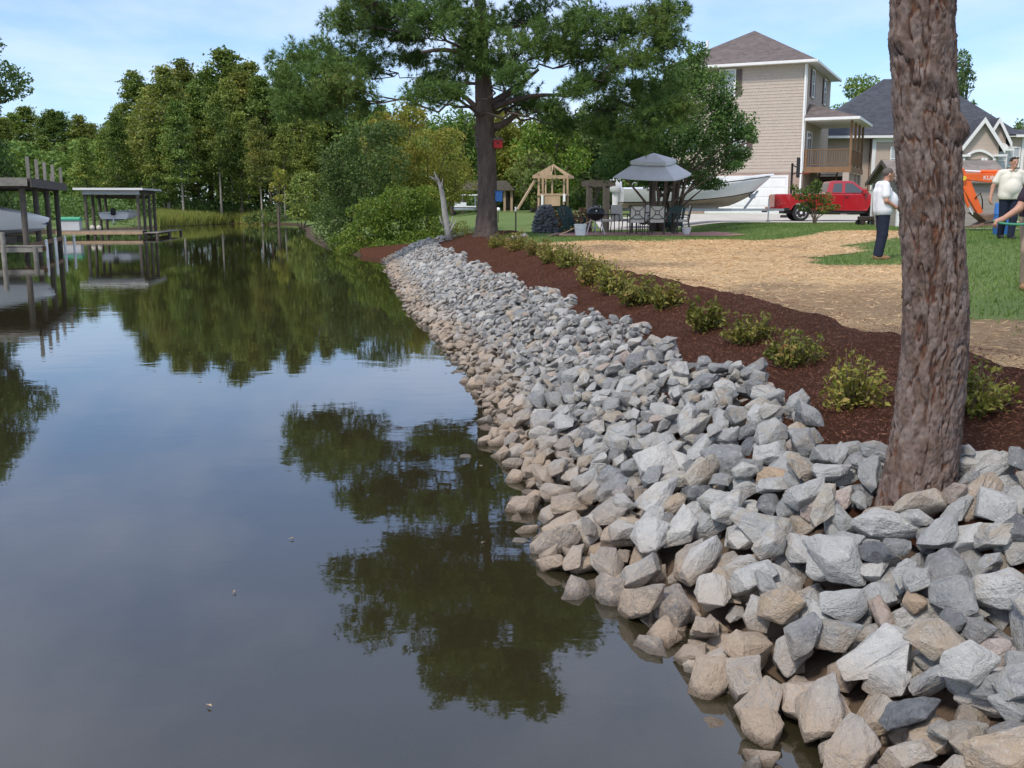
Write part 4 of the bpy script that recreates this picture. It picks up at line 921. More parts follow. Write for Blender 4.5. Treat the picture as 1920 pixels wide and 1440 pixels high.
for a in ((318, 130, 112, 0, 'cypress with two pale stems right of the second boathouse', 1.0), (416, 180, 112, 1, 'cypress with the straight pale trunk left of the marsh centre', 0.8), (438, 150, 120, 1, 'tall cypress with a grey trunk bare to mid height', 0.8), (492, 225, 108, 1, 'short cypress with the palest slender trunk, left of the yellow sapling', 0.8),
          (535, 238, 112, 1, 'feathery cypress behind the yellow sapling', 0.95), (432, 98, 128, 4, 'tallest crown of the wood across the water', 1.1), (270, 138, 122, 2, 'rounded green crown at the left shoulder of the high wood', 1.0), (345, 195, 110, 0, 'rusty olive cypress leaning over the marsh grass', 0.9),
          (228, 215, 112, 3, 'olive tree right above the second boathouse roof', 0.9), (165, 262, 112, 3, 'small olive tree left of the second boathouse', 1.0), (590, 240, 118, 3, 'last olive tree of the wood before the creekside thicket', 1.0)):
    forest_tree(*a[:4], a[4], 'trees at the front of the wood', a[5])
mid = [(290, 170, 118, 0), (375, 165, 118, 3), (400, 130, 126, 2), (470, 140, 124, 0), (510, 150, 122, 4), (550, 118, 128, 2), (575, 165, 120, 0), (250, 200, 124, 0), (325, 150, 128, 4), (365, 116, 130, 2), (480, 126, 132, 4), (610, 150, 126, 2), (640, 165, 128, 4), (680, 190, 124, 0), (455, 215, 114, 3), (310, 235, 112, 3), (205, 245, 122, 3), (720, 200, 116, 2)]
for a in mid: forest_tree(*a, 'olive green cypress packed into the high wood across the water', 'trees of the high wood', 1.0)
far = [(45, 215, 150, 2), (75, 205, 155, 4), (105, 208, 150, 2), (135, 214, 152, 4), (160, 220, 150, 3), (185, 236, 155, 0), (208, 232, 150, 2), (20, 225, 140, 3), (90, 260, 138, 0), (130, 275, 134, 3), (55, 270, 136, 3)]
for a in far: forest_tree(*a, 'distant green tree in the lower stretch of wood behind the boathouses', 'trees behind the boathouses', 1.15)
for k in range(5):
    if not used[k]: bpy.data.objects.remove(protos[k])
# the depth of the wood: one dark mass of leaves and trunks behind the trees one can tell apart
q = np.random.default_rng(91); P = []; tk = MB()
for i in range(150):
    px = q.uniform(-60, 1400); Y = q.uniform(122, 165) if px < 760 else q.uniform(104, 140); b = on(px, 405, Y); tpx = np.interp(px, [-60, 200, 240, 430, 560, 700, 780, 1400], [250, 262, 215, 150, 165, 230, 225, 240]); h = at(px, tpx, Y).z - b.z
    h *= q.uniform(0.75, 1.0); n = 950; t = q.uniform(0.03, 1, n) ** 0.9; a = q.uniform(0, 6.28, n); r_ = 3.4 * np.sqrt(q.uniform(0, 1, n)) * np.sqrt(np.maximum(0.08, 1 - (t * 1.7 - 0.75) ** 2 * 0.8)); lump = 0.7 + 0.6 * vnoise(a * 2 + i, t * 7, 3)
    P.append(np.stack([b.x + r_ * lump * np.cos(a), b.y + r_ * lump * np.sin(a), b.z + h * t], -1)); tk.tube([b, b + Vector((0, 0, h * 0.8))], [0.25, 0.08], 5)
o = link('woodland', leaves_mesh('woodland', np.concatenate(P), 0.55, q, 0.6, 0.8), FM['oak']); tag(o, 'depth of the dark wood across the creek', None, None, 'stuff')
t_ = tk.build('trunks', M['bark_plain'], o); t_['kind'] = 'stuff'
# hedge of low growth under the wood and along the left bank
P = []
for i in range(260):
    px = q.uniform(-80, 1330); Y = (q.uniform(96, 112) if px > 700 else q.uniform(108, 126)) if px > 290 else q.uniform(74, 120); b = on(px, 405, Y)
    if shore_dist(np.array([b.x]), np.array([b.y]))[0] < 2.0: continue
    p, d = pad_points((b.x, b.y, b.z + 0.9), (2.2, 1.6, 1.3), 230, q, 0.3); P.append(p)
for i in range(60):
    y_ = q.uniform(22, 78); x_ = -29 - q.uniform(0, 7) - 0.08 * max(0, y_ - 40); z_ = gz(x_, y_); 
    if shore_dist(np.array([x_]), np.array([y_]))[0] < 1.0: continue
    p, d = pad_points((x_, y_, z_ + 0.9), (1.6, 1.6, 1.2), 260, q, 0.3); P.append(p)
o = link('undergrowth', leaves_mesh('undergrowth', np.concatenate(P), 0.30, q, 0.6, 0.8), FM['dark']); tag(o, 'low scrub under the wood', None, None, 'stuff')
P = []
for i in range(42000):
    px = q.uniform(295, 500); Y = q.uniform(88, 118); b = at(px, 405, Y); P.append((b.x, Y))
P = np.array(P); dd_ = shore_dist(P[:, 0], P[:, 1]); P = P[(dd_ > 0.1) & (dd_ < 12)]
P = np.c_[P, ground_z(P[:, 0], P[:, 1])]
o = link('marsh_grass', blades_mesh('marsh_grass', P, 0.95, 0.13, q, 0.16), FM['marsh']); tag(o, 'yellow green marsh grass along the far shore', None, None, 'stuff')

# dead snag
sb = on(838, 444, 35.2); o = thing('dead_tree', 'bleached dead snag with broken top at the end of the stone bank', 'dead tree', sb); b = MB()
pts = [at(842, 450, 35.2), at(839, 428, 35.2), at(834, 400, 35.2), at(831, 375, 35.2), at(827, 352, 35.2), at(820, 335, 35.2), at(814, 322, 35.3)]
b.tube([p - sb for p in pts], [0.14, 0.11, 0.10, 0.09, 0.075, 0.045, 0.015], 9); b.build('trunk', M['snag'], o, True)
for a_, c_, e_ in (((828, 358), (829, 345), (830, 334)), ((838, 430), (846, 420), (849, 405)), ((834, 425), (827, 415), (824, 404)), ((842, 440), (849, 425), (856, 410)), ((822, 340), (812, 334), (806, 330))):
    b = MB(); b.tube([at(*a_, 35.2) - sb, at(*c_, 35.1) - sb, at(*e_, 35.05) - sb], [0.05, 0.035, 0.01], 6); b.build('branch', M['snag'], o, True)

# row of young shrubs along the mulch bed
shr = [(1822, 768, 0.84, 'half hidden young shrub just right of the near trunk'), (1602, 738, 0.84, 'largest green shrub, first to the left of the near trunk'), (1490, 668, 0.86, 'second shrub to the left of the near trunk'), (1402, 630, 0.86, 'third shrub from the near trunk, with reddish upright twigs'),
       (1322, 606, 0.86, 'fourth shrub from the near trunk, low and spreading'), (1250, 572, 0.87, 'fifth shrub from the near trunk, rounded and yellow green'), (1196, 562, 0.86, 'sixth shrub from the near trunk, leaning over the mulch'), (1150, 542, 0.87, 'seventh shrub from the near trunk'),
       (1112, 528, 0.87, 'eighth shrub from the near trunk'), (1070, 506, 0.88, 'ninth shrub from the near trunk'), (1040, 498, 0.88, 'tenth shrub from the near trunk, reddish brown'), (1008, 486, 0.88, 'third last shrub of the row towards the big pine'), (972, 476, 0.88, 'second last shrub of the row towards the big pine'), (936, 468, 0.88, 'last small shrub of the row, nearest the big pine')]
for i, (px, py, z_, lab) in enumerate(shr):
    a_ = (px - 960) / F_PX; b_ = (720 - py) / F_PX; ry = math.cos(PITCH) + b_ * math.sin(PITCH); rz = -math.sin(PITCH) + b_ * math.cos(PITCH)
    Y_ = (z_ - CAM_Z) / rz * ry; X_ = a_ * Y_ / ry; z0 = gz(X_, Y_) + 0.05
    rt = thing('shrub', lab, 'shrub', (X_, Y_, z0), 0, 'shrubs in the mulch bed'); q = np.random.default_rng(400 + i)
    hgt_ = q.uniform(0.32, 0.44) * (1.0 if Y_ < 12 else 1.3); wd = q.uniform(0.18, 0.26) * (1.0 if Y_ < 12 else 1.4); st = MB(); P = []; D = []
    ns = 46 if Y_ < 12 else 70
    for k in range(ns):
        an = q.uniform(0, 6.28); rr_ = wd * math.sqrt(q.uniform(0.05, 1)); e = Vector((math.cos(an) * rr_ * 1.05, math.sin(an) * rr_, hgt_ * q.uniform(0.35, 1.0) * (1.15 - 0.5 * (rr_ / wd) ** 2)))
        bz = bezier((e.x * 0.15, e.y * 0.15, 0), e, (e.x * 0.15, e.y * 0.15, -0.02), 5); st.tube(bz, [0.005, 0.004, 0.0035, 0.003, 0.0015], 4)
        n = 18 if Y_ < 12 else 14
        for j in range(n):
            t = 0.3 + 0.72 * j / n; p0 = np.array(bz[min(4, int(t * 4))]) * 0.5 + np.array(bz[min(4, int(t * 4) + 1)]) * 0.5; P.append(p0 + q.normal(0, 0.018 if Y_ < 12 else 0.03, 3)); D.append(np.array([e.x, e.y, 0.25]))
    st.build('stems', M['bark_red'], rt); link('foliage', leaves_mesh('foliage', np.array(P), 0.046 if Y_ < 9 else 0.062, q, 0.5, 0.7, 0.8, unit(np.array(D))), FM['shrub'], rt)
# ------------------------------------------------------------------ boats
def hull_parts(rt, L, B, keel, chine, sheer, m_top, m_bot, m_stripe, stripe=0.04, bowfull=0.62, n=16, deck_crown=0.05, stripe_at=0.0, rake=0.4):
    """hull from transom (x=0) to stem (x=L): white topsides, bottom below the chine, stripe between"""
    up = []; lo = []; st = []
    for i in range(n + 1):
        t = i / n; w = B / 2 * (1 - max(0, (t - (1 - bowfull)) / bowfull) ** 2.4) + 0.015; w *= 0.94 + 0.06 * min(1, t * 4)
        k, c, s = keel(t), chine(t), sheer(t); wc = w * (0.86 - 0.25 * t * t); xs = L * t
        flare = w + 0.02
        up.append([(xs, -wc, c), (xs, -flare * 0.97, c + (s - c) * 0.55), (xs, -flare, s), (xs, -flare * 0.9, s + 0.03), (xs, 0, s + 0.03 + deck_crown), (xs, flare * 0.9, s + 0.03), (xs, flare, s), (xs, flare * 0.97, c + (s - c) * 0.55), (xs, wc, c)])
        lo.append([(xs, 0, k), (xs, -wc * 0.55, k + (c - k) * 0.45), (xs, -wc - 0.001, c - 0.002), (xs, wc + 0.001, c - 0.002), (xs, wc * 0.55, k + (c - k) * 0.45)])
        cs = c + (s - c) * stripe_at; k0 = keel(0.3)
        st.append([(xs, -(wc + (flare - wc) * stripe_at) - 0.012, cs - stripe / 2), (xs, -(wc + (flare - wc) * stripe_at) - 0.016, cs + stripe / 2), (xs, (wc + (flare - wc) * stripe_at) + 0.016, cs + stripe / 2), (xs, (wc + (flare - wc) * stripe_at) + 0.012, cs - stripe / 2)])
        rk = lambda q: (q[0] - rake * t ** 4 * min(1.0, max(0.0, (s - q[2]) / max(0.05, s - k0))), q[1], q[2])      # raked stem
        up[-1] = [rk(q) for q in up[-1]]; lo[-1] = [rk(q) for q in lo[-1]]; st[-1] = [rk(q) for q in st[-1]]
    a = MB(); a.loft(up); a.build('hull', m_top, rt, R(40)); a = MB(); a.loft(lo); a.build('bottom', m_bot, rt, R(40)); a = MB(); a.loft(st); a.build('stripe', m_stripe, rt, R(40))
def outboard(rt, x, z, s=1.0, m=None):
    m = m or M['gelcoat']; a = MB()
    a.loft([[(x - 0.10 * s + 0.30 * s * u * math.cos(k * math.pi / 6) * sc, 0.24 * s * sc * math.sin(k * math.pi / 6), z + h * s) for k in range(12)] for h, sc, u in ((0.0, 0.75, 1), (0.12, 1.0, 1.05), (0.42, 1.0, 1.0), (0.58, 0.8, 0.95), (0.64, 0.4, 0.9))])
    mo = a.build('outboard_motor', m, rt, R(50)); a = MB(); a.loft([[(x - 0.1 * s + 0.15 * s * sc * math.cos(k * math.pi / 5), 0.06 * s * sc * math.sin(k * math.pi / 5), z + h * s) for k in range(10)] for h, sc in ((0.02, 1.0), (-0.3, 0.9), (-0.7, 0.8), (-0.9, 0.5))])
    a.box((x - 0.1 * s, 0, z - 0.62 * s), (0.5 * s, 0.26 * s, 0.03 * s)); a.build('lower_unit', M['gelcoat'], mo, R(50))
    a = MB(); a.lathe([(0.02, -0.1 * s), (0.05 * s, 0), (0.05 * s, 0.1 * s), (0.02, 0.14 * s)], (x - 0.25 * s, 0, z - 0.82 * s), 10, 'x')
    for k in range(3): an = k * 2.094; a.bar((x - 0.25 * s, 0, z - 0.82 * s), (x - 0.25 * s, 0.17 * s * math.cos(an), z - 0.82 * s + 0.17 * s * math.sin(an)), 0.08 * s, 0.015)
    a.build('propeller', M['steel'], mo)

# ------------------------------------------------------------------ first boathouse, cut by the left edge of the picture
def planks(rt, x0, x1, y0, y1, z, along, m, w=0.14, gap=0.012):
    k = 0; lo, hi = (x0, x1) if along == 'y' else (y0, y1); q = lo; shared = None
    while q + w <= hi + 1e-6:
        if shared is None:
            a = MB(); d = (w, y1 - y0, 0.035) if along == 'y' else (x1 - x0, w, 0.035); a.box((0, 0, 0), d); o = a.build('plank', m, rt); shared = o.data
        else: o = bpy.data.objects.new('plank', shared); C.objects.link(o); o.parent = rt
        o.location = (q + w / 2, (y0 + y1) / 2, z + 0.006 * math.sin(k * 12.9)) if along == 'y' else ((x0 + x1) / 2, q + w / 2, z + 0.006 * math.sin(k * 12.9)); q += w + gap; k += 1
def part_box(rt, name, m, *b, bevel=0.0):
    a = MB(); a.bb(*b); return a.build(name, m, rt, bevel=bevel)
def part_tube(rt, name, m, pts, r, n=9):
    a = MB(); a.tube(pts, r, n); return a.build(name, m, rt, R(50))
bh = thing('boathouse', 'dark open boathouse with flat roof deck and railing posts at the left edge', 'boathouse', (-18.2, 38, 0), R(16.9))
for x_ in (0, -4.6):
    for y_ in (0, 3.1, 6.2, 9.3): part_tube(bh, 'post', M['wood_dark'], [(x_, y_, -1.4), (x_, y_, 2.72)], 0.11)
part_box(bh, 'roof', M['wood_dark'], -5.2, 0.35, -0.5, 9.9, 2.86, 2.98, bevel=0.01)
part_box(bh, 'fascia', M['wood_grey'], -5.25, 0.28, -0.56, -0.505, 2.70, 3.0); part_box(bh, 'fascia', M['wood_dark'], 0.36, 0.41, -0.5, 9.9, 2.66, 2.99)
for x_ in (-0.06, -4.54): part_box(bh, 'beam', M['wood_dark'], x_ - 0.06, x_ + 0.06, -0.2, 9.6, 2.62, 2.855)
for y_ in (0, 3.1, 6.2, 9.3): part_box(bh, 'joist', M['wood_dark'], -4.47, -0.13, y_ - 0.05, y_ + 0.05, 2.63, 2.82)
for i, y_ in enumerate((0.35, 2.5, 4.6, 7.0, 9.6)): part_box(bh, 'railing_post', M['wood_grey'], 0.15, 0.27, y_ - 0.06, y_ + 0.06, 2.985, 3.80 - 0.02 * i)
part_box(bh, 'railing_post', M['wood_grey'], 0.16, 0.24, 6.4, 6.48, 2.985, 3.35)
part_box(bh, 'stringer', M['wood_deck'], 0.05, 0.14, 0.12, 9.2, 0.42, 0.58); part_box(bh, 'stringer', M['wood_dark'], -4.7, -4.62, 0.12, 9.2, 0.42, 0.58)
dk = thing('dock', 'low plank dock in front of the first boathouse at the left edge', 'dock', (-18.2, 38, 0), R(16.9))
planks(dk, -4.2, 0.7, -1.25, -0.22, 0.52, 'y', M['wood_grey'])
part_box(dk, 'stringer', M['wood_grey'], -4.2, 0.7, -1.24, -1.18, 0.32, 0.49); part_box(dk, 'stringer', M['wood_deck'], -4.2, 0.7, -0.29, -0.23, 0.32, 0.49)
for x_, h_ in ((0.5, 0.5), (-0.55, 1.05), (-2.2, 0.5), (-3.9, 0.5)): part_tube(dk, 'piling', M['wood_grey'], [(x_, -1.44, -1.3), (x_, -1.44, h_)], 0.09)
bt = thing('motorboat', 'white motorboat with navy band and dark canopy cover on a lift in the first boathouse', 'boat', Vector((-18.2, 38, 0)) + Matrix.Rotation(R(16.9), 3, 'Z') @ Vector((-5.7, 2.5, 0.70)), R(16.9 - 4))
hull_parts(bt, 6.3, 2.2, lambda t: 0.02 + 0.35 * t ** 4, lambda t: 0.28 + 0.14 * t ** 2, lambda t: 1.25 - 0.5 * max(0, t - 0.6) ** 1.5 / 0.25, M['white'], M['greyhull'], M['navy'], 0.09, 0.55, stripe_at=0.55)
a = MB(); a.loft([[(x_, -w_, 1.2), (x_, -w_ * 0.8, 1.2 + h_), (x_, w_ * 0.8, 1.2 + h_), (x_, w_, 1.2)] for x_, w_, h_ in ((0.5, 0.9, 0.28), (1.8, 0.95, 0.42), (3.2, 0.95, 0.40), (3.7, 0.9, 0.12))]); a.build('canopy_cover', M['navy'], bt, bevel=0.03)
a = MB(); a.hexa([(3.75, -0.85, 1.2), (3.79, -0.85, 1.2), (3.79, 0.85, 1.2), (3.75, 0.85, 1.2), (3.45, -0.75, 1.55), (3.49, -0.75, 1.55), (3.49, 0.75, 1.55), (3.45, 0.75, 1.55)]); a.build('windshield', M['glass'], bt)
part_box(bt, 'lift_bunk', M['wood_dark'], 0.6, 5.2, -0.75, -0.6, -0.16, 0.12); part_box(bt, 'lift_bunk', M['wood_dark'], 0.6, 5.2, 0.6, 0.75, -0.16, 0.12)
labs = ('first', 'second', 'third', 'fourth')
for i, (px, py, Y, top) in enumerate(((90, 481, 39.3, 0.68), (107, 479, 40.2, 0.72), (124, 474, 42.3, 0.72), (141, 470, 44.2, 0.70))):
    p = at(px, py, Y); o = thing('white_piling', f'{labs[i]} from the left of four thin white pilings beside the dock', 'piling', (p.x, Y, 0), 0, 'white capped pilings')
    part_tube(o, 'sleeve', M['white'], [(0, 0, -0.9), (-0.02, 0, top - 0.06)], 0.055); a = MB(); a.lathe([(0.062, 0), (0.05, 0.05), (0.005, 0.09)], (-0.02, 0, top - 0.055), 10); a.build('cap', M['white'], o, True)

# ------------------------------------------------------------------ second boathouse
b2 = thing('boathouse', 'open boathouse with pale metal roof edge standing free in the creek', 'boathouse', (-24.0, 65.5, 0), R(8))
for x_ in (0, -3.2):
    for y_ in (0, 1.7, 3.4, 5.0): part_tube(b2, 'post', M['wood_dark'], [(x_, y_, -1.3), (x_, y_, 2.72)], 0.10)
a = MB(); a.hexa([(-3.75, -0.45, 2.98), (0.4, -0.45, 2.98), (0.4, 5.5, 2.98), (-3.75, 5.5, 2.98), (-3.75, -0.45, 3.07), (0.4, -0.45, 3.07), (0.4, 5.5, 3.11), (-3.75, 5.5, 3.11)]); a.build('roof', M['wood_dark'], b2)
part_box(b2, 'roof_edge', M['white'], -3.79, 0.44, -0.51, -0.455, 2.96, 3.09); part_box(b2, 'roof_edge', M['greyhull'], 0.405, 0.45, -0.45, 5.5, 2.96, 3.08)
part_box(b2, 'beam', M['greyhull'], -3.35, 0.15, -0.16, -0.11, 2.68, 2.955); part_box(b2, 'beam', M['wood_dark'], -0.08, 0.08, -0.1, 5.2, 2.7, 2.955); part_box(b2, 'beam', M['wood_dark'], -3.28, -3.12, -0.1, 5.2, 2.7, 2.955)
part_box(b2, 'hoist_beam', M['wood_dark'], -3.1, -0.1, 2.1, 2.25, 2.45, 2.65); part_box(b2, 'hoist_beam', M['wood_dark'], -3.1, -0.1, 4.3, 4.45, 2.45, 2.65)
d2 = thing('dock', 'plank dock running under and beside the second boathouse', 'dock', (-24.0, 65.5, 0), R(8))
planks(d2, -4.7, 0.5, -1.5, -0.25, 0.42, 'y', M['wood_grey'], 0.18)
part_box(d2, 'stringer', M['wood_new'], -4.7, 0.5, -1.58, -1.52, 0.2, 0.40); part_box(d2, 'stringer', M['wood_dark'], -4.7, 0.5, -0.3, -0.24, 0.2, 0.38)
planks(d2, 0.55, 1.4, -1.5, 7.0, 0.28, 'x', M['wood_grey'], 0.22)
part_box(d2, 'stringer', M['wood_dark'], 0.5, 0.56, -0.2, 7.0, 0.08, 0.26)
for x_, y_ in ((-4.5, -1.45), (-2.4, -1.45), (0.3, -1.45), (1.35, -1.4), (1.35, 2.6), (1.35, 6.8)): part_tube(d2, 'piling', M['wood_dark'], [(x_, y_, -1.3), (x_, y_, 0.25)], 0.1)
sk = thing('skiff', 'small white skiff hoisted under the second boathouse', 'boat', Vector((-24.0, 65.5, 0)) + Matrix.Rotation(R(8), 3, 'Z') @ Vector((-1.75, 0.9, 1.02)), R(98))
hull_parts(sk, 4.6, 1.9, lambda t: 0.0 + 0.2 * t ** 3, lambda t: 0.10 + 0.16 * t ** 2, lambda t: 0.5 + 0.12 * t ** 2, M['gelcoat'], M['navy'], M['greyhull'], 0.04, 0.5, stripe_at=0.9)
outboard(sk, -0.05, 0.35, 0.7, M['black'])
o = thing('dock_box', 'white box with curved green lid on the second boathouse dock', 'dock box', Vector((-24.0, 65.5, 0)) + Matrix.Rotation(R(8), 3, 'Z') @ Vector((-4.0, -0.9, 0.44)), R(8))
part_box(o, 'box', M['greyhull'], -0.65, 0.65, -0.35, 0.35, 0, 0.62, bevel=0.02); a = MB(); a.prism([(-0.4, 0.622), (0.4, 0.622), (0.4, 0.70), (0.2, 0.80), (-0.2, 0.84), (-0.4, 0.74)], 'x', -0.7, 0.7); a.build('lid', M['green_lid'], o, bevel=0.015)
for i, x_ in enumerate((-2.75, -2.35)):
    o = thing('float_ball', ('left' if i == 0 else 'right') + ' of two cream mooring floats on the second dock', 'mooring float', Vector((-24.0, 65.5, 0)) + Matrix.Rotation(R(8), 3, 'Z') @ Vector((x_, -0.6, 0.44)), 0, 'mooring floats on the dock')
    a = MB(); a.ball((0, 0, 0.16), (0.15, 0.15, 0.16)); a.build('ball', M['cushion'], o, True); part_tube(o, 'eye', M['steel'], [(0, 0, 0.31), (0, 0, 0.38)], 0.02)
# floating leaves
rl = random.Random(8)
for i, (px, py, lab) in enumerate(((440, 1112, 'pale leaf floating in the middle of the near water'), (393, 1327, 'curled leaf floating lowest in the near water'), (375, 715, 'tiny leaf floating near the reflected wood'), (905, 1020, 'yellow leaf floating beside the reflected pine'), (548, 1012, 'small leaf floating left of the reflected pine'))):
    a_ = (px - 960) / F_PX; b_ = (720 - py) / F_PX; ry = math.cos(PITCH) + b_ * math.sin(PITCH); rz_ = -math.sin(PITCH) + b_ * math.cos(PITCH); t = -CAM_Z / rz_
    o = thing('floating_leaf', lab, 'leaf', (a_ * t, ry * t, 0.006), rl.uniform(0, 6)); a = MB(); s_ = 0.013 if py > 900 else 0.022
    for side in (1, -1): a.add([(-s_, 0, 0.002), (-s_ * 0.3, side * s_ * 0.45, 0.008), (s_ * 0.5, side * s_ * 0.35, 0.008), (s_, 0, 0.003)], [(0, 1, 2, 3)])
    a.build('blade', M['wood_new'], o); part_tube(o, 'stalk', M['wood_new'], [(-s_, 0, 0.003), (-s_ * 1.5, 0.004, 0.004)], 0.0015, 5)
# ------------------------------------------------------------------ far shelter with a white boat, play tower, poles
Yq = 80; p = on(915, 395, Yq); sh = thing('shelter', 'dark-roofed open shelter seen on both sides of the big pine trunk', 'shelter', p)
xl = at(862, 395, Yq).x - p.x; xr = at(964, 395, Yq).x - p.x; zt = at(915, 357, Yq).z - p.z
for x_ in (xl + 0.2, -0.6, xr - 0.75, xr - 0.2):
    for y_ in (0.2, 3.0): part_box(sh, 'post', M['wood_dark'] if x_ < 1 else M['wood_new'], x_ - 0.09, x_ + 0.09, y_ - 0.09, y_ + 0.09, -0.1, zt)
a = MB(); a.prism([(xl - 0.1, zt), (xr + 0.1, zt), (xr - 0.6, zt + 0.75), (xl + 0.6, zt + 0.75)], 'y', -0.2, 3.4); a.build('roof', M['wood_dark'], sh)
pt = thing('pontoon_boat', 'small white boat with flat white canopy under the shelter behind the pine', 'boat', on(872, 393, 78.5), R(4)); zb = at(872, 390, 78.5).z - pt.location.z
for y_ in (0.0, 0.9):
    a = MB(); a.loft([[(x_, y_ + r_ * math.cos(k * 0.7854), zb - 0.1 + r_ * math.sin(k * 0.7854)) for k in range(8)] for x_, r_ in ((-0.85, 0.1), (-0.7, 0.16), (0.7, 0.16), (0.9, 0.05))]); a.build('pontoon', M['steel'], pt, True)
part_box(pt, 'deck', M['gelcoat'], -0.85, 0.85, -0.2, 1.1, zb + 0.062, zb + 0.16); part_box(pt, 'rail_panel', M['gelcoat'], -0.8, 0.1, -0.2, -0.16, zb + 0.162, zb + 0.42); part_box(pt, 'canopy', M['white'], -0.35, 0.95, -0.2, 1.1, zb + 0.95, zb + 1.03)
for x_ in (-0.2, 0.8):
    for y_ in (-0.1, 1.0): part_tube(pt, 'canopy_pole', M['steel'], [(x_, y_, zb + 0.16), (x_, y_, zb + 0.95)], 0.03, 6)
Yt = 55; tb = on(1037, 400, Yt); tw = thing('play_tower', 'unfinished wooden play tower with rafter roof and slanting beam', 'play tower', tb, R(-12))
zz_ = lambda py: at(1037, py, Yt).z - tb.z
for x_ in (-0.68, 0.68):
    for y_ in (-0.6, 0.6): part_box(tw, 'post', M['wood_new'], x_ - 0.05, x_ + 0.05, y_ - 0.05, y_ + 0.05, -0.1, zz_(333))
for x_ in (-0.3, 0.05): part_box(tw, 'slat', M['wood_new'], x_ - 0.04, x_ + 0.04, -0.66, -0.61, zz_(366), zz_(333))
part_box(tw, 'platform', M['wood_new'], -0.75, 0.75, -0.72, 0.72, zz_(367), zz_(363)); part_box(tw, 'side_panel', M['wood_new'], -0.35, 0.5, -0.70, -0.67, zz_(386), zz_(368))
part_box(tw, 'white_post', M['white'], -0.52, -0.40, -0.78, -0.70, zz_(386), zz_(366)); part_box(tw, 'white_post', M['white'], 0.66, 0.78, -0.78, -0.70, zz_(378), zz_(364))
ap = (0, 0, zz_(310)); ez = zz_(332)
for e in ((-0.95, -0.85), (0.95, -0.85), (0.95, 0.85), (-0.95, 0.85), (0, -0.85), (0, 0.85)):
    a = MB(); a.bar((e[0], e[1], ez), ap, 0.05, 0.1); a.build('rafter', M['wood_new'], tw)
for q1, q2 in (((-0.95, -0.87), (0.95, -0.87)), ((-0.95, 0.87), (0.95, 0.87)), ((-0.97, -0.8), (-0.97, 0.8)), ((0.97, -0.8), (0.97, 0.8))):
    a = MB(); a.bar((*q1, ez), (*q2, ez), 0.05, 0.14); a.build('eave_beam', M['wood_new'], tw)
a = MB(); a.prism([(-0.93, ez + 0.06), (-0.05, ez + 0.06), (-0.02, ap[2] - 0.06)], 'y', -0.60, -0.57); a.build('roof_panel', M['wood_new'], tw)
rot = Matrix.Rotation(R(12), 3, 'Z'); e1 = rot @ (at(1003, 338, 54.6) - tb); e2 = rot @ (at(970, 393, 54.0) - tb); a = MB(); a.bar(e1, e2, 0.1, 0.1); a.build('slanting_beam', M['wood_new'], tw)
p = on(967, 431, 41.5); o = thing('garden_pole', 'thin dark metal pole with white top standing on the lawn right of the big pine', 'pole', p); h_ = at(967, 396, 41.5).z - p.z; part_tube(o, 'rod', M['bronze'], [(0, 0, -0.1), (0, 0, h_)], 0.03, 7); part_tube(o, 'tip', M['white'], [(0, 0, h_), (0, 0, h_ + 0.18)], 0.04, 7)
p = on(934, 398, 60); o = thing('lamp_globe', 'small white globe lamp on the lawn just right of the pine trunk', 'garden lamp', p); h_ = at(934, 393, 60).z - p.z; part_tube(o, 'stake', M['bronze'], [(0, 0, -0.1), (0, 0, h_ - 0.1)], 0.03, 6); a = MB(); a.ball((0, 0, h_), 0.13); a.build('globe', M['white'], o, True)
# pergola posts
Yg = 44; p = on(1120, 412, Yg); o = thing('pergola', 'weathered wooden pergola posts left of the boat motor', 'pergola', p); h_ = at(1120, 338, Yg).z - p.z
for x_ in (-0.32, 0.42): 
    for y_ in (0, 1.2): part_box(o, 'post', M['wood_dark'], x_ - 0.09, x_ + 0.09, y_ - 0.09, y_ + 0.09, -0.1, h_)
part_box(o, 'beam', M['wood_dark'], -0.6, 0.75, -0.13, -0.095, h_ - 0.25, h_); part_box(o, 'beam', M['wood_dark'], -0.6, 0.75, 1.295, 1.33, h_ - 0.25, h_)

# ------------------------------------------------------------------ stone stack, firewood, loose stones
def stone_at(rt, var, loc, s, rot, m=None):
    o = bpy.data.objects.new('stone', rock_fine[var]); C.objects.link(o); o.parent = rt; o.location = loc; o.scale = s; o.rotation_euler = rot; return o
rs = random.Random(21)
M['stone_pile'] = plain_stone('dark_field_stone', (0.10, 0.105, 0.115), (0.22, 0.22, 0.225))
dark_rocks = []
for i in range(8):
    me = rock_fine[i].copy(); me.materials.clear(); me.materials.append(M['stone_pile']); dark_rocks.append(me)
p = on(1022, 436, 37.5); o = thing('stone_stack', 'rounded stack of dark grey field stones left of the firewood', 'stone wall', p)
for lay_ in range(9):
    z_ = 0.05 + lay_ * 0.112; w_ = 0.47 - 0.004 * lay_ * lay_
    for k in range(6 - lay_ // 3):
        for y_ in (-0.25, 0.12):
            c = bpy.data.objects.new('stone', dark_rocks[rs.randrange(8)]); C.objects.link(c); c.parent = o
            c.location = (-w_ + (2 * w_) * (k + 0.5) / (6 - lay_ // 3) + rs.uniform(-0.03, 0.03), y_ + rs.uniform(-0.05, 0.05), z_); s_ = rs.uniform(0.115, 0.16); c.scale = (s_ * 1.1, s_ * 1.1, s_ * 1.25); c.rotation_euler = (rs.uniform(-0.3, 0.3), rs.uniform(-0.3, 0.3), rs.uniform(0, 6))
p = on(1070, 434, 37.9); o = thing('firewood_stack', 'stack of split reddish firewood against the stone stack', 'firewood', p); shl = []
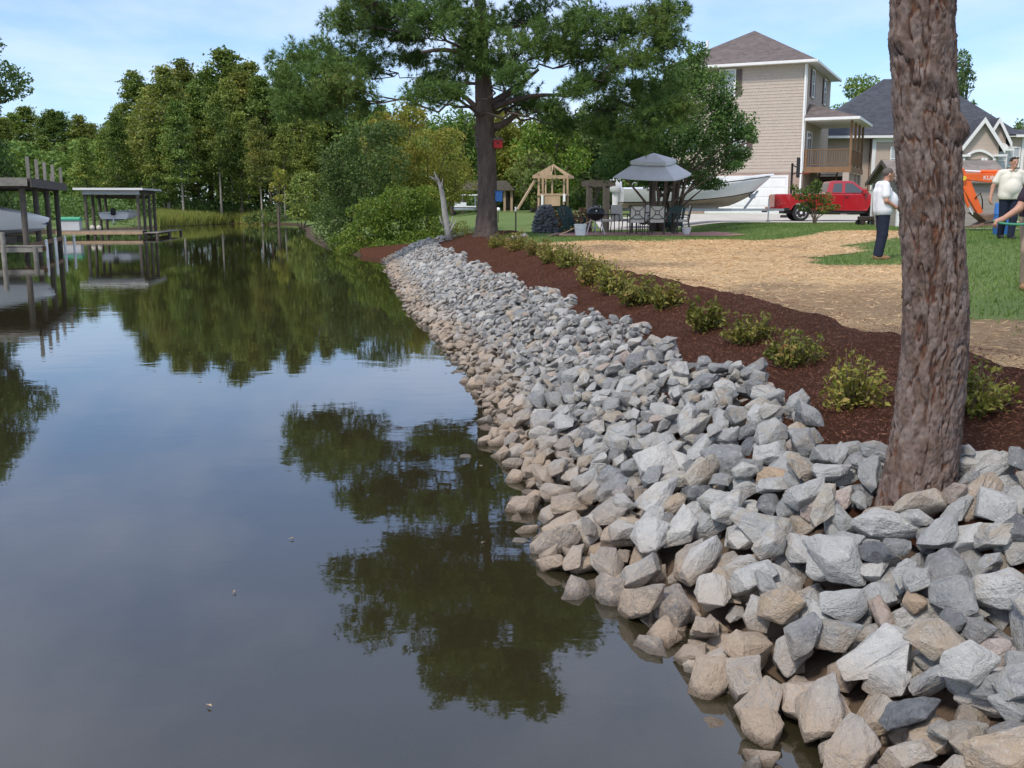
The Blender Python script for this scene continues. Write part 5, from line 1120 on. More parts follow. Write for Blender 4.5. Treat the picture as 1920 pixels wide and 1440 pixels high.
for k in range(4):
    a = MB(); r_ = 0.078; kk = rs.choice((3, 4, 5)); prof = [(r_ * rs.uniform(0.8, 1.15) * math.cos(2 * math.pi * j / kk + 0.4), r_ * rs.uniform(0.8, 1.15) * math.sin(2 * math.pi * j / kk + 0.4)) for j in range(kk)]; a.prism(prof, 'y', -0.25, 0.25); shl.append(a)
first = []
for k in range(4): first.append(shl[k].build('log', M['log'], o, bevel=0.008)); first[k].location = (-0.55 + k * 0.13, 0, 0.05)
for row in range(8):
    for k in range(11):
        if row == 0 and k < 4: continue
        top_ = 8 - (1 if k in (4, 5, 6) else 0) - (1 if k in (0, 10) else 0)
        if row >= top_: continue
        c = first[rs.randrange(4)].copy(); C.objects.link(c); c.parent = o; c.location = (-0.6 + k * 0.128 + (row % 2) * 0.05 + rs.uniform(-0.015, 0.015), rs.uniform(-0.05, 0.05), 0.05 + row * 0.112); c.rotation_euler = (0, rs.uniform(0, 6.2), rs.uniform(-0.06, 0.06))
for i, (px, py, s_, lab) in enumerate(((982, 443, 0.19, 'upright pale stone at the right of the heap beside the pine roots'), (966, 445, 0.20, 'pinkish low stone in the heap beside the pine roots'), (952, 446, 0.12, 'small tan stone nearest the pine roots'), (973, 447, 0.14, 'grey stone in front of the heap beside the pine roots'), (908, 452, 0.09, 'single small white stone on the mulch below the pine'))):
    p = on(px, py, 32.2 - (py - 444) * 0.4); o = thing('loose_stone', lab, 'stone', p); me = rock_fine[(i * 5 + 2) % N_VAR]; c = stone_at(o, (i * 5 + 2) % N_VAR, (0, 0, s_ * 0.4), (s_, s_, s_ * (1.5 if i == 0 else 0.9)), (0, 0, i * 1.3)); c.name = 'body'

# ------------------------------------------------------------------ patio set
def patio_chair(label, px, Y, rz, group='cream patio chairs round the table'):
    p = on(px, 440, Y); p.z += 0.032; o = thing('patio_chair', label, 'chair', p, rz, group)
    for s_ in (-1, 1):      # faces +y
        part_tube(o, 'leg', M['bronze'], [(s_ * 0.26, 0.24, 0), (s_ * 0.26, 0.24, 0.62)], 0.018, 6); part_tube(o, 'leg', M['bronze'], [(s_ * 0.25, -0.30, 0), (s_ * 0.25, -0.24, 0.42), (s_ * 0.25, -0.34, 0.98)], 0.018, 6)
        part_tube(o, 'armrest', M['bronze'], [(s_ * 0.26, 0.27, 0.63), (s_ * 0.27, 0.0, 0.655), (s_ * 0.25, -0.27, 0.64)], 0.022, 6)
    part_box(o, 'seat', M['cushion'], -0.245, 0.245, -0.24, 0.26, 0.40, 0.49, bevel=0.02)
    a = MB(); a.hexa([(-0.23, -0.245, 0.48), (0.23, -0.245, 0.48), (0.23, -0.185, 0.48), (-0.23, -0.185, 0.48), (-0.23, -0.335, 0.97), (0.23, -0.335, 0.97), (0.23, -0.275, 0.97), (-0.23, -0.275, 0.97)]); a.build('backrest', M['cushion'], o, bevel=0.015)
    f = lambda x_, t: (x_, -0.262 - 0.09 * t, 0.5 + 0.46 * t)
    for s_ in (-1, 1):
        for t in (0, 1): part_tube(o, 'cross_bar', M['bronze'], [f(s_ * 0.06, 0.5 + (0.12 if t else -0.12)), f(s_ * 0.235, 0.97 if t else 0.04)], 0.011, 5)
    part_tube(o, 'ring', M['bronze'], [f(0.072 * math.cos(k * math.pi / 6), 0.5 + 0.155 * math.sin(k * math.pi / 6)) for k in range(13)], 0.011, 5)
    part_tube(o, 'top_rail', M['bronze'], [f(-0.25, 1.0), f(0.25, 1.0)], 0.016, 6); part_tube(o, 'lower_rail', M['bronze'], [f(-0.25, 0.1), f(0, 0.04), f(0.25, 0.1)], 0.013, 6)
    return o
patio_chair('patio chair seen from behind, left of the pair', 1192, 34.2, R(2)); patio_chair('patio chair seen from behind, right of the pair', 1230, 34.2, R(-3))
patio_chair('patio chair facing right just behind the black grill', 1134, 35.6, R(-70)); patio_chair('turned patio chair between the grill and the pair', 1164, 36.4, R(-150))
patio_chair('patio chair in profile at the right end of the table', 1277, 35.4, R(78)); patio_chair('patio chair facing the camera beyond the table', 1212, 37.0, R(180))
p = on(1222, 440, 35.5); p.z += 0.032; o = thing('patio_table', 'dark rectangular patio table under the umbrella', 'table', p, R(3)); part_box(o, 'tabletop', M['bronze'], -0.72, 0.9, -0.5, 0.5, 0.70, 0.735, bevel=0.008)
for x_ in (-0.62, 0.8):
    for y_ in (-0.42, 0.42): part_box(o, 'leg', M['bronze'], x_ - 0.025, x_ + 0.025, y_ - 0.025, y_ + 0.025, 0, 0.70)
# umbrella
um = thing('patio_umbrella', 'square grey two-tiered patio umbrella over the table', 'umbrella', p + Vector((0, 0, 0)), R(20)); uz = lambda py: at(1216, py, 35.5).z - p.z
rim_z = uz(328); mid_z = uz(306); c2 = [(1.55, 0), (0, -1.55), (-1.55, 0), (0, 1.55)]
def canopy(mb, R0, z0, R1, z1, sag, n=9):
    cs = [(math.cos(k * math.pi / 2), math.sin(k * math.pi / 2)) for k in range(4)]
    for k in range(4):
        A = Vector((*cs[k], 0)); B = Vector((*cs[(k + 1) % 4], 0)); rows = []
        for i in range(n + 1):
            t = i / n; rr_ = R0 + (R1 - R0) * t; z_ = z0 + (z1 - z0) * t; row = []
            for j in range(n + 1):
                u = j / n; v = (A * (1 - u) + B * u) * rr_; s_ = sag * 4 * u * (1 - u) * (rr_ / max(R0, R1)); row.append((v.x, v.y, z_ - s_ * 0.35))
            rows.append(row)
        mb.loft(rows, cap=False, closed=False)
a = MB(); canopy(a, 1.50, rim_z, 0.70, uz(304), 0.12); a.build('lower_canopy', M['canvas'], um); a = MB(); canopy(a, 0.88, uz(300), 0.03, uz(287), 0.05)
canopy(a, 0.89, uz(306.5), 0.88, uz(300), 0.05); a.build('upper_canopy', M['canvas'], um)
a = MB(); canopy(a, 1.505, rim_z - 0.05, 1.50, rim_z, 0.1); a.build('valance', M['canvas'], um)
for c_ in um.children:       # the canopy leans a little towards the creek
    for v_ in c_.data.vertices: v_.co.z += -0.13 * (v_.co.x * -0.342 + v_.co.y * -0.94)
part_tube(um, 'pole', M['bronze'], [(0, 0, 0), (0, 0, uz(292))], 0.025); a = MB(); a.ball((0, 0, uz(289)), 0.04); a.build('finial', M['bronze'], um, True)
for k in range(4): part_tube(um, 'rib', M['bronze'], [(0, 0, uz(300)), (1.47 * math.cos(k * math.pi / 2), 1.47 * math.sin(k * math.pi / 2), rim_z - 0.06 - 0.13 * 1.47 * (math.cos(k * math.pi / 2) * -0.342 + math.sin(k * math.pi / 2) * -0.94))], 0.012, 5)
# kettle grill
gp = on(1116, 441, 34.3); gp.z += 0.03; o = thing('kettle_grill', 'black kettle grill on pale legs at the left of the patio', 'grill', gp)
a = MB(); a.lathe([(0.03, 0.46), (0.16, 0.49), (0.27, 0.58), (0.315, 0.68), (0.318, 0.70)], n=24); a.build('bowl', M['blackgloss'], o, R(60)); a = MB(); a.lathe([(0.325, 0.705), (0.315, 0.76), (0.26, 0.86), (0.15, 0.915), (0.03, 0.93)], n=24); a.build('lid', M['blackgloss'], o, R(60))
part_tube(o, 'lid_handle', M['bronze'], [(-0.07, 0, 0.92), (-0.06, 0, 0.97), (0.06, 0, 0.97), (0.07, 0, 0.92)], 0.012, 6); a = MB(); a.lathe([(0.025, -0.336), (0.025, -0.318)], (0, 0, 0.80), 10, 'y'); a.build('badge', M['chrome'], o)
for an in (-2.6, -0.5, 1.5): part_tube(o, 'leg', M['greyhull'], [(0.18 * math.cos(an), 0.18 * math.sin(an), 0.53), (0.36 * math.cos(an), 0.36 * math.sin(an), 0)], 0.018, 7)
a = MB(); a.lathe([(0.14, 0.22), (0.15, 0.25)], n=16); a.build('ash_pan', M['steel'], o, True)
bp = on(1088, 449, 33.6); o = thing('bucket', 'white plastic bucket in front of the black grill', 'bucket', bp); a = MB(); a.lathe([(0.165, 0), (0.20, 0.36), (0.212, 0.362), (0.212, 0.40), (0.192, 0.40), (0.16, 0.02)], n=22); a.build('body', M['white'], o, R(40)); part_tube(o, 'handle', M['steel'], [(-0.21, 0, 0.36), (-0.16, -0.14, 0.26), (0, -0.225, 0.2), (0.16, -0.14, 0.26), (0.21, 0, 0.36)], 0.006, 5)
s1_ = on(1042, 446, 33.4); s2_ = at(1111, 413, 33.9); o = thing('broom', 'long-handled tool with wooden shaft leaning on the grill', 'garden tool', s1_); part_tube(o, 'shaft', M['wood_new'], [(0.06, 0, 0.03), s2_ - s1_], 0.018, 7); d_ = (s2_ - s1_).normalized()
a = MB(); a.bar(Vector((-0.14, 0.06, 0.03)), Vector((0.10, -0.02, 0.07)), 0.16, 0.04); a.build('head', M['bronze'], o, bevel=0.008)
pp = on(1287, 441, 34.2); o = thing('flower_pot', 'round white pot at the right front of the patio', 'pot', pp + Vector((0, 0, 0.03))); a = MB(); a.lathe([(0.085, 0), (0.13, 0.08), (0.15, 0.2), (0.165, 0.205), (0.165, 0.235), (0.14, 0.235), (0.12, 0.12)], n=20); a.build('body', M['pot'], o, R(50)); a = MB(); a.lathe([(0.138, 0.20), (0.02, 0.215)], n=16); a.build('soil', M['mulch'], o)
def adirondack(label, px, Y, rz):
    p = on(px, 436, Y); o = thing('adirondack_chair', label, 'chair', p, rz, 'dark green lawn chairs')
    for s_ in (-1, 1):
        part_box(o, 'arm', M['green_pl'], s_ * 0.35 - 0.07, s_ * 0.35 + 0.07, -0.35, 0.38, 0.55, 0.58); part_box(o, 'leg', M['green_pl'], s_ * 0.34 - 0.025, s_ * 0.34 + 0.025, 0.26, 0.36, 0, 0.55)
        a = MB(); a.bar((s_ * 0.29, 0.34, 0.36), (s_ * 0.29, -0.45, 0.06), 0.035, 0.12); a.build('leg', M['green_pl'], o)
    for k in range(5): a = MB(); a.bar((-0.22 + k * 0.11, -0.18, 0.28), (-0.26 + k * 0.13, -0.55, 0.92 + 0.05 * (2 - abs(k - 2))), 0.10, 0.025, up=(0, 1, 0.4)); a.build('back_slat', M['green_pl'], o)
    for k in range(5): part_box(o, 'seat_slat', M['green_pl'], -0.27, 0.27, 0.26 - k * 0.11, 0.35 - k * 0.11, 0.375 - k * 0.035, 0.395 - k * 0.035)
adirondack('dark green slatted lawn chair in front of the firewood', 1072, 36.6, R(-150)); adirondack('dark green slatted lawn chair behind the right end of the table', 1264, 38.2, R(160))
# ------------------------------------------------------------------ boat on trailer
Yb = 46.5; p = on(1285, 415, Yb); x0 = at(1162, 390, Yb).x; z_k = at(1285, 390, Yb).z
bt = thing('fishing_boat', 'large white open boat with flared bow parked on a trailer beside the tan house', 'boat', (x0, Yb, z_k), R(3))
shz = lambda py: at(1285, py, Yb).z - z_k
hull_parts(bt, 6.9, 2.4, lambda t: 0.0 + 0.05 * t + 0.75 * max(0, t - 0.72) ** 2 / 0.0784 * 0.62, lambda t: 0.22 + 0.50 * t ** 2.0, lambda t: 0.84 + 0.08 * t + 0.46 * t ** 2.2, M['gelcoat'], M['gel_tan'], M['black'], 0.055, 0.6, stripe_at=0.04, rake=1.5)
outboard(bt, -0.12, 0.72, 1.0)
a = MB(); a.loft([[(x_, -0.62, z1), (x_, -0.52, z2), (x_, 0.52, z2), (x_, 0.62, z1)] for x_, z1, z2 in ((2.3, 0.9, 1.55), (2.9, 0.9, 1.62), (3.3, 0.9, 1.15))]); a.build('console', M['gelcoat'], bt, bevel=0.03)
a = MB(); a.tube([(0.35, -1.1, 0.98), (0.4, -1.08, 1.1), (1.6, -1.12, 1.12), (1.75, -1.12, 0.98)], 0.02, 6); a.build('grab_rail', M['steel'], bt)
a = MB(); a.loft([[(x_, -w_, z_), (x_, -w_ + 0.04, z_ + 0.09), (x_, w_ - 0.04, z_ + 0.09), (x_, w_, z_)] for x_, w_, z_ in ((4.3, 1.05, 1.18), (5.5, 0.80, 1.30), (6.5, 0.36, 1.42), (7.05, 0.10, 1.46))]); a.build('bow_cap', M['gelcoat'], bt, bevel=0.02)
tl = thing('boat_trailer', 'galvanised boat trailer with winch post and jack under the white boat', 'trailer', (x0, Yb, p.z + 0.02), R(3)); zf = z_k - p.z - 0.10
for y_ in (-0.55, 0.55): part_box(tl, 'rail', M['steel'], 0.2, 5.0, y_ - 0.04, y_ + 0.04, zf - 0.06, zf + 0.06); 
for y_ in (-0.5, 0.5): a = MB(); a.bar((5.0, y_, zf), (6.4, 0, zf), 0.08, 0.1); a.build('tongue_arm', M['steel'], tl)
part_box(tl, 'tongue', M['steel'], 6.3, 7.6, -0.05, 0.05, zf - 0.05, zf + 0.05); part_box(tl, 'coupler', M['black'], 7.6, 7.85, -0.06, 0.06, zf - 0.03, zf + 0.09)
a = MB(); a.bar((5.75, 0, zf + 0.05), (6.35, 0, zf + 0.85), 0.07, 0.09); a.build('winch_post', M['steel'], tl); part_box(tl, 'winch', M['steel'], 5.98, 6.22, -0.12, 0.12, zf + 0.52, zf + 0.72); part_box(tl, 'bow_roller', M['yellow'], 5.62, 5.74, -0.08, 0.08, zf + 0.62, zf + 0.76)
part_tube(tl, 'jack', M['steel'], [(6.85, -0.12, 0.18), (6.85, -0.12, zf + 0.5)], 0.035, 8); a = MB(); a.lathe([(0.10, -0.03), (0.12, 0), (0.10, 0.03)], (6.85, -0.12, 0.12), 14, 'y'); a.build('jack_wheel', M['black'], tl, R(40))
part_box(tl, 'bunk', M['wood_grey'], 0.3, 4.4, -0.62, -0.50, zf + 0.062, zf + 0.16); part_box(tl, 'bunk', M['wood_grey'], 0.3, 4.4, 0.50, 0.62, zf + 0.062, zf + 0.16)
def wheel(rt, c, r, w, side, rim=None):
    a = MB(); a.lathe([(r * 0.62, -w / 2), (r * 0.93, -w / 2), (r, -w * 0.3), (r, w * 0.3), (r * 0.93, w / 2), (r * 0.62, w / 2)], c, 28, 'y'); t = a.build('wheel', M['black'], rt, R(35))
    s_ = side * w / 2; a = MB(); a.lathe([(r * 0.63, s_ * 0.2), (r * 0.64, s_ * 1.02), (r * 0.56, s_ * 0.95), (r * 0.50, s_ * 0.55), (r * 0.18, s_ * 0.75), (r * 0.16, s_ * 1.0), (0.01, s_ * 1.02)], c, 24, 'y'); a.build('rim', rim or M['chrome'], t, R(35))
    a = MB()
    for k in range(5): an = k * 1.2566; a.bar((c[0] + r * 0.16 * math.cos(an), c[1] + s_ * 0.8, c[2] + r * 0.16 * math.sin(an)), (c[0] + r * 0.57 * math.cos(an), c[1] + s_ * 0.9, c[2] + r * 0.57 * math.sin(an)), r * 0.2, r * 0.08, up=(0, 1, 0))
    a.build('spokes', rim or M['chrome'], t)
for x_ in (1.3, 2.1):
    for y_ in (-0.95, 0.95): wheel(tl, (x_, y_, 0.31), 0.31, 0.2, -1 if y_ < 0 else 1)
for y_ in (-0.95, 0.95): a = MB(); a.prism([(0.85, 0.60), (1.0, 0.68), (2.4, 0.68), (2.55, 0.60), (2.5, 0.58), (2.38, 0.65), (1.02, 0.65), (0.9, 0.58)], 'y', y_ - 0.13, y_ + 0.13); a.build('mudguard', M['steel'], tl)

# ------------------------------------------------------------------ red pickup
Yk = 48.6; tp_ = on(1492, 417, Yk); rxk = tp_.x - 1.22
tk_ = thing('pickup_truck', 'red extended-cab pickup truck parked across the driveway', 'pickup truck', (rxk, Yk, tp_.z + 0.02), R(-6))
def arch(cx, r, z0, n=9): return [(cx + r * math.cos(math.pi - math.pi * k / n), 0.40 + r * math.sin(math.pi - math.pi * k / n)) for k in range(n + 1)]
bot = 0.50
side = [(0.06, 0.62), (0.1, bot)] + [(1.25 - 0.47, bot)] + [q for q in arch(1.25, 0.46, bot) if q[1] > bot] + [(1.25 + 0.47, bot), (4.70 - 0.47, bot - 0.04)] + [q for q in arch(4.70, 0.46, bot) if q[1] > bot - 0.03] + [(4.70 + 0.47, bot - 0.02), (5.48, 0.52), (5.56, 0.70), (5.55, 0.95), (5.42, 1.10)]
full = side + [(5.0, 1.19), (4.3, 1.24), (2.30, 1.25), (0.05, 1.25)]
for s_ in (-1, 1):
    a = MB(); y0, y1 = sorted((s_ * 0.86, s_ * 0.985)); a.prism(full, 'y', y0, y1); a.build('side_panel', M['red'], tk_, bevel=0.045)
a = MB(); a.bb(4.28, 5.40, -0.858, 0.858, 0.7, 1.165); a.build('hood', M['red'], tk_, bevel=0.05); a = MB(); a.bb(2.32, 4.30, -0.858, 0.858, 0.5, 1.235); a.build('cab_floor', M['red'], tk_)
part_box(tk_, 'bed_floor', M['black'], 0.12, 2.3, -0.858, 0.858, 0.62, 0.72); part_box(tk_, 'tailgate', M['red'], 0.03, 0.115, -0.858, 0.858, 0.58, 1.24, bevel=0.015); part_box(tk_, 'grille', M['chrome'], 5.41, 5.52, -0.7, 0.7, 0.72, 1.02)
part_box(tk_, 'bumper', M['red'], -0.16, 0.02, -0.95, 0.95, 0.46, 0.66, bevel=0.03); part_box(tk_, 'bumper', M['chrome'], 5.54, 5.70, -0.95, 0.95, 0.44, 0.64, bevel=0.03); part_box(tk_, 'tow_hitch', M['black'], -0.42, -0.165, -0.04, 0.04, 0.40, 0.48)
part_box(tk_, 'underbody', M['black'], 0.5, 5.3, -0.75, 0.75, 0.34, 0.495)
cabl = [(2.36, 0.93, 1.252), (2.52, 0.80, 1.80), (2.62, 0.78, 1.845), (3.45, 0.78, 1.845), (3.60, 0.80, 1.80), (4.36, 0.92, 1.248)]
a = MB(); a.loft([[(x_, -w_, z_) for x_, w_, z_ in cabl], [(x_, w_, z_) for x_, w_, z_ in cabl]]); a.build('cab', M['red'], tk_, bevel=0.035)
def cab_side(x_, t, s_): # point on the slanting cab side, t height 0..1
    return (x_, s_ * (0.93 - 0.13 * t + 0.006), 1.252 + 0.55 * t)
def pane(pts, name='window', m=None, lab=None):
    a = MB(); n = len(pts); a.add(pts, [tuple(range(n))]); return a.build(name, m or M['glass'], tk_)
for s_ in (-1, 1):
    pane([cab_side(3.20, 0.10, s_), cab_side(4.06, 0.08, s_), cab_side(3.55, 0.86, s_), cab_side(3.22, 0.88, s_)]); pane([cab_side(2.62, 0.14, s_), cab_side(3.06, 0.12, s_), cab_side(3.08, 0.88, s_), cab_side(2.72, 0.86, s_)])
    pane([(x_, s_ * 0.9905, z_) for x_, z_ in ((3.14, 0.55), (3.155, 0.55), (3.155, 1.24), (3.14, 1.24))], 'door_seam', M['black']); pane([(x_, s_ * 0.9905, z_) for x_, z_ in ((4.16, 0.6), (4.175, 0.6), (4.135, 1.24), (4.12, 1.24))], 'door_seam', M['black']); pane([(x_, s_ * 0.9905, z_) for x_, z_ in ((2.31, 0.52), (2.33, 0.52), (2.33, 1.24), (2.31, 1.24))], 'bed_seam', M['black'])
    part_box(tk_, 'door_handle', M['black'], 3.20, 3.36, s_ * 1.0 - 0.015, s_ * 1.0 + 0.015, 1.08, 1.12); part_box(tk_, 'mirror', M['redwood'], 3.98, 4.14, s_ * 1.06 - 0.09, s_ * 1.06 + 0.09, 1.26, 1.46, bevel=0.03)
    part_box(tk_, 'tail_light', M['redlens'], 0.02, 0.10, s_ * 0.92 - 0.068, s_ * 0.92 + 0.068, 0.86, 1.18); part_box(tk_, 'headlight', M['glass_blind'], 5.42, 5.57, s_ * 0.80 - 0.12, s_ * 0.80 + 0.12, 0.76, 0.98); part_box(tk_, 'running_board', M['black'], 1.9, 4.1, s_ * 0.95 - 0.06, s_ * 0.95 + 0.06, 0.38, 0.44)
pane([(4.31, -0.82, 1.285), (4.31, 0.82, 1.285), (3.64, 0.74, 1.79), (3.64, -0.74, 1.79)], 'windshield'); pane([(2.385, 0.78, 1.36), (2.385, -0.78, 1.36), (2.500, -0.70, 1.75), (2.500, 0.70, 1.75)], 'rear_window')
for x_ in (1.25, 4.70):
    for s_ in (-1, 1): wheel(tk_, (x_, s_ * 0.87, 0.385), 0.385, 0.26, s_)
# young tree in front of it
b = on(1526, 431, 41); ls = px_pads([(1500, 365, 16, 12), (1548, 372, 16, 12), (1525, 360, 18, 16), (1510, 388, 18, 10), (1545, 392, 16, 8), (1490, 352, 8, 8), (1530, 345, 10, 10), (1565, 388, 12, 6), (1526, 380, 14, 12)], 41, rnd, 0.3)
pad_tree('sapling', 'young thin tree on the grass in front of the red pickup', 'tree', b, ls, 0.10, FM['oak'], 900, 1, 0.03, seed=81, fork=0.5)

# ------------------------------------------------------------------ walls, siding, windows
def siding(rt, name, A, B, z0, z1, m, course=0.19, proud=0.022):
    """lapped courses on the wall from A to B (seen from outside, left to right): real steps"""
    A = Vector((*A, 0)); B = Vector((*B, 0)); d = (B - A).normalized(); nrm = Vector((d.y, -d.x, 0)); mb = MB(); n = int(round((z1 - z0) / course)); h = (z1 - z0) / n
    for i in range(n):
        za, zb = z0 + i * h, z0 + (i + 1) * h; q = lambda P, z, o: tuple(P + nrm * o + Vector((0, 0, z)))
        mb.add([q(A, za, proud), q(B, za, proud), q(B, zb, 0.001), q(A, zb, 0.001), q(A, za, 0.001), q(B, za, 0.001)], [(0, 1, 2, 3), (5, 4, 3, 2)[::-1] if False else (4, 5, 1, 0)])
    return mb.build(name, m, rt)
def shingle_mat(name, c1, c2, w=0.22, h=0.19):
    g = NG(name); tc = g.n('ShaderNodeTexCoord').outputs['Object']; sp = g.n('ShaderNodeSeparateXYZ', {0: tc})
    u = g.math('ADD', sp.outputs['X'], sp.outputs['Y']); v = sp.outputs['Z']; cb = g.n('ShaderNodeCombineXYZ', {0: u, 1: v, 2: 0.0}).outputs[0]
    br_ = g.n('ShaderNodeTexBrick', {'Vector': cb, 'Color1': (*c1, 1), 'Color2': (*c2, 1), 'Mortar': (*[c * 0.7 for c in c1], 1), 'Scale': 1.0, 'Mortar Size': 0.008, 'Brick Width': w, 'Row Height': h, 'Bias': -0.1})
    c = g.mix(g.rng(g.noise(tc, 0.9, 4), 0.35, 0.7, 0, 0.3), br_.outputs['Color'], c2)
    return g.done(g.bsdf(c, 0.85, g.bump(br_.outputs['Fac'], -0.3, 0.01)))
M['shake'] = shingle_mat('tan_shake_siding', (0.45, 0.38, 0.32), (0.50, 0.425, 0.355), 0.16); M['vinyl'] = shingle_mat('tan_lap_siding', (0.40, 0.325, 0.275), (0.42, 0.345, 0.29), 4.0, 0.14)
M['brickwall'] = shingle_mat('pinkish_brick', (0.34, 0.23, 0.19), (0.44, 0.33, 0.27), 0.21, 0.075); M['vinyl2'] = shingle_mat('beige_lap_siding', (0.46, 0.375, 0.31), (0.49, 0.40, 0.335), 4.0, 0.14); M['shedwall'] = shingle_mat('taupe_shed_siding', (0.32, 0.285, 0.25), (0.35, 0.31, 0.275), 4.0, 0.16)
def roof_mat(name, c):
    g = NG(name); tc = g.n('ShaderNodeTexCoord').outputs['Object']; v = g.n('ShaderNodeTexVoronoi', {'Vector': g.n('ShaderNodeMapping', {'Vector': tc, 'Scale': (3, 3, 7)}).outputs[0], 'Scale': 1.0}).outputs['Color']
    s_ = g.n('ShaderNodeSeparateColor', {0: v}).outputs[0]; n_ = g.noise(tc, 40, 3); cc = g.mix(s_, [x * 0.75 for x in c], [x * 1.25 for x in c]); cc = g.mix(g.rng(n_, 0.4, 0.7, 0, 0.35), cc, [x * 1.5 for x in c])
    return g.done(g.bsdf(cc, 0.92, g.bump(n_, 0.4, 0.02)))
M['roof_brown'] = roof_mat('brown_roof_shingle', (0.118, 0.096, 0.090)); M['roof_grey'] = roof_mat('charcoal_roof_shingle', (0.052, 0.056, 0.068)); M['roof_taupe'] = roof_mat('taupe_roof_shingle', (0.19, 0.165, 0.145))
def wall_window(rt, o, d, w, h, z, shutters=(), glass='glass', name='window', grid=0):
    """window centred at o on a wall running along unit d (outside to the right-hand normal)"""
    d = Vector((*d, 0)); nrm = Vector((d.y, -d.x, 0)); o = Vector((*o, z)); ang = math.atan2(d.y, d.x); rot = Matrix.Rotation(ang, 3, 'Z')
    def bx(mb, cx, cz, sx, sz, dep, off): mb.box(o + d * cx + Vector((0, 0, cz)) + nrm * off, (sx, dep, sz), rot)
    a = MB(); t = 0.09
    bx(a, -w / 2 - t / 2, 0, t, h + 2 * t, 0.07, 0.045); bx(a, w / 2 + t / 2, 0, t, h + 2 * t, 0.07, 0.045); bx(a, 0, h / 2 + t / 2, w - 0.002, t, 0.068, 0.045); bx(a, 0, -h / 2 - t / 2, w - 0.002, t, 0.085, 0.05); bx(a, 0, 0, w - 0.002, 0.05, 0.05, 0.04)
    if grid: bx(a, 0, 0, 0.05, h - 0.002, 0.05, 0.039)
    f = a.build(name, M['trim'], rt); a = MB(); bx(a, 0, 0, w + 0.01, h + 0.01, 0.02, 0.026); a.build('pane', M[glass], f)
    for s_ in shutters: a = MB(); sx = 0.34; bx(a, s_ * (w / 2 + t + sx / 2 + 0.02), 0, sx, h + 0.1, 0.05, 0.045); a.build('shutter', M['shutter'], rt, bevel=0.01)
# ------------------------------------------------------------------ tall tan house
ha = R(-25); ho = Vector((17.55, 62.0, 0)); ho.z = gz(17.5, 62) - 0.15
hs = thing('house', 'tall three-storey tan shingled house with brown hip roof and side deck', 'house', ho, ha); ZE = at(1518, 118, 62).z - ho.z; ZB = 2.65; W = 8.2; DP = 9.8
a = MB(); a.bb(-W, 0, 0, DP, 0, ZE); a.build('wall', M['vinyl'], hs)
siding(hs, 'shingle_siding', (-W, 0), (0, 0), ZB + 0.1, ZE, M['shake']); siding(hs, 'side_siding', (0, 0), (0, DP), ZB + 0.1, ZE, M['vinyl'], 0.14, 0.012)
a = MB(); a.bb(-W - 0.02, 0.02, -0.03, -0.002, 0, ZB); a.build('brick_base', M['brickwall'], hs); a = MB(); a.bb(0.002, 0.03, 0, DP, 0, ZB); a.build('brick_base', M['brickwall'], hs)
part_box(hs, 'band_board', M['vinyl'], -W - 0.02, 0.035, -0.05, -0.031, ZB - 0.02, ZB + 0.1)
part_box(hs, 'corner_trim', M['trim'], -0.10, 0.03, -0.045, -0.0155, ZB + 0.1, ZE); part_box(hs, 'downspout', M['white'], -0.13, -0.03, -0.15, -0.055, 0.1, ZE - 0.05)
ov = 0.55; x0_, x1_, y0_, y1_ = -W - ov, ov, -ov, DP + ov; ra = (x0_ + x1_) / 2; rh = at(1405, 62, 67.5).z - ho.z - ZE; hw = (x1_ - x0_) / 2
a = MB(); ey = ZE + 0.14; a.add([(x0_, y0_, ey), (x1_, y0_, ey), (x1_, y1_, ey), (x0_, y1_, ey), (ra, y0_ + hw, ey + rh), (ra, y1_ - hw, ey + rh), (x0_, y0_, ey - 0.04), (x1_, y0_, ey - 0.04), (x1_, y1_, ey - 0.04), (x0_, y1_, ey - 0.04)], [(0, 1, 4), (1, 2, 5, 4), (2, 3, 5), (3, 0, 4, 5), (6, 7, 8, 9), (0, 1, 7, 6), (1, 2, 8, 7), (2, 3, 9, 8), (3, 0, 6, 9)]); rf = a.build('roof', M['roof_brown'], hs)
part_tube(rf, 'vent_pipe', M['white'], [(-W * 0.78, 1.2, ey + 0.6), (-W * 0.78, 1.2, ey + 1.75)], 0.09, 10)
part_box(hs, 'soffit', M['trim'], x0_ + 0.02, x1_ - 0.02, y0_ + 0.02, y1_ - 0.02, ZE, ZE + 0.06)
for q in ((x0_, x1_, y0_ - 0.1, y0_ + 0.015), (x1_ - 0.015, x1_ + 0.1, y0_, y1_), (x0_ - 0.1, x0_ + 0.015, y0_, y1_)): part_box(hs, 'gutter', M['trim'], *q, ZE - 0.03, ZE + 0.13, bevel=0.02)
wall_window(hs, (-4.75, -0.01), (1, 0), 0.85, 1.45, ZE - 0.92, (-1, 1), 'glass_blind'); wall_window(hs, (-3.95, -0.01), (1, 0), 0.85, 1.35, ZE - 4.15, (1,), 'glass_blind'); wall_window(hs, (-7.0, -0.01), (1, 0), 0.85, 1.45, ZE - 4.15, (-1,), 'glass')
wall_window(hs, (0.012, 2.0), (0, 1), 0.8, 1.5, ZE - 1.0, (-1, 1)); wall_window(hs, (0.012, 7.0), (0, 1), 0.8, 1.5, ZE - 1.0, (-1, 1)); wall_window(hs, (0.012, 1.6), (0, 1), 1.6, 2.0, 4.05, (), 'glass', 'patio_door', 1)
gd = part_box(hs, 'garage_door', M['white'], -5.75, -0.95, -0.085, -0.04, 0.02, 2.35)
for k in range(4):
    for j in range(6):
        part_box(gd, 'door_panel', M['white'], -5.68 + j * 0.795, -4.96 + j * 0.795, -0.10, -0.086, 0.10 + k * 0.565, 0.56 + k * 0.565, bevel=0.006)
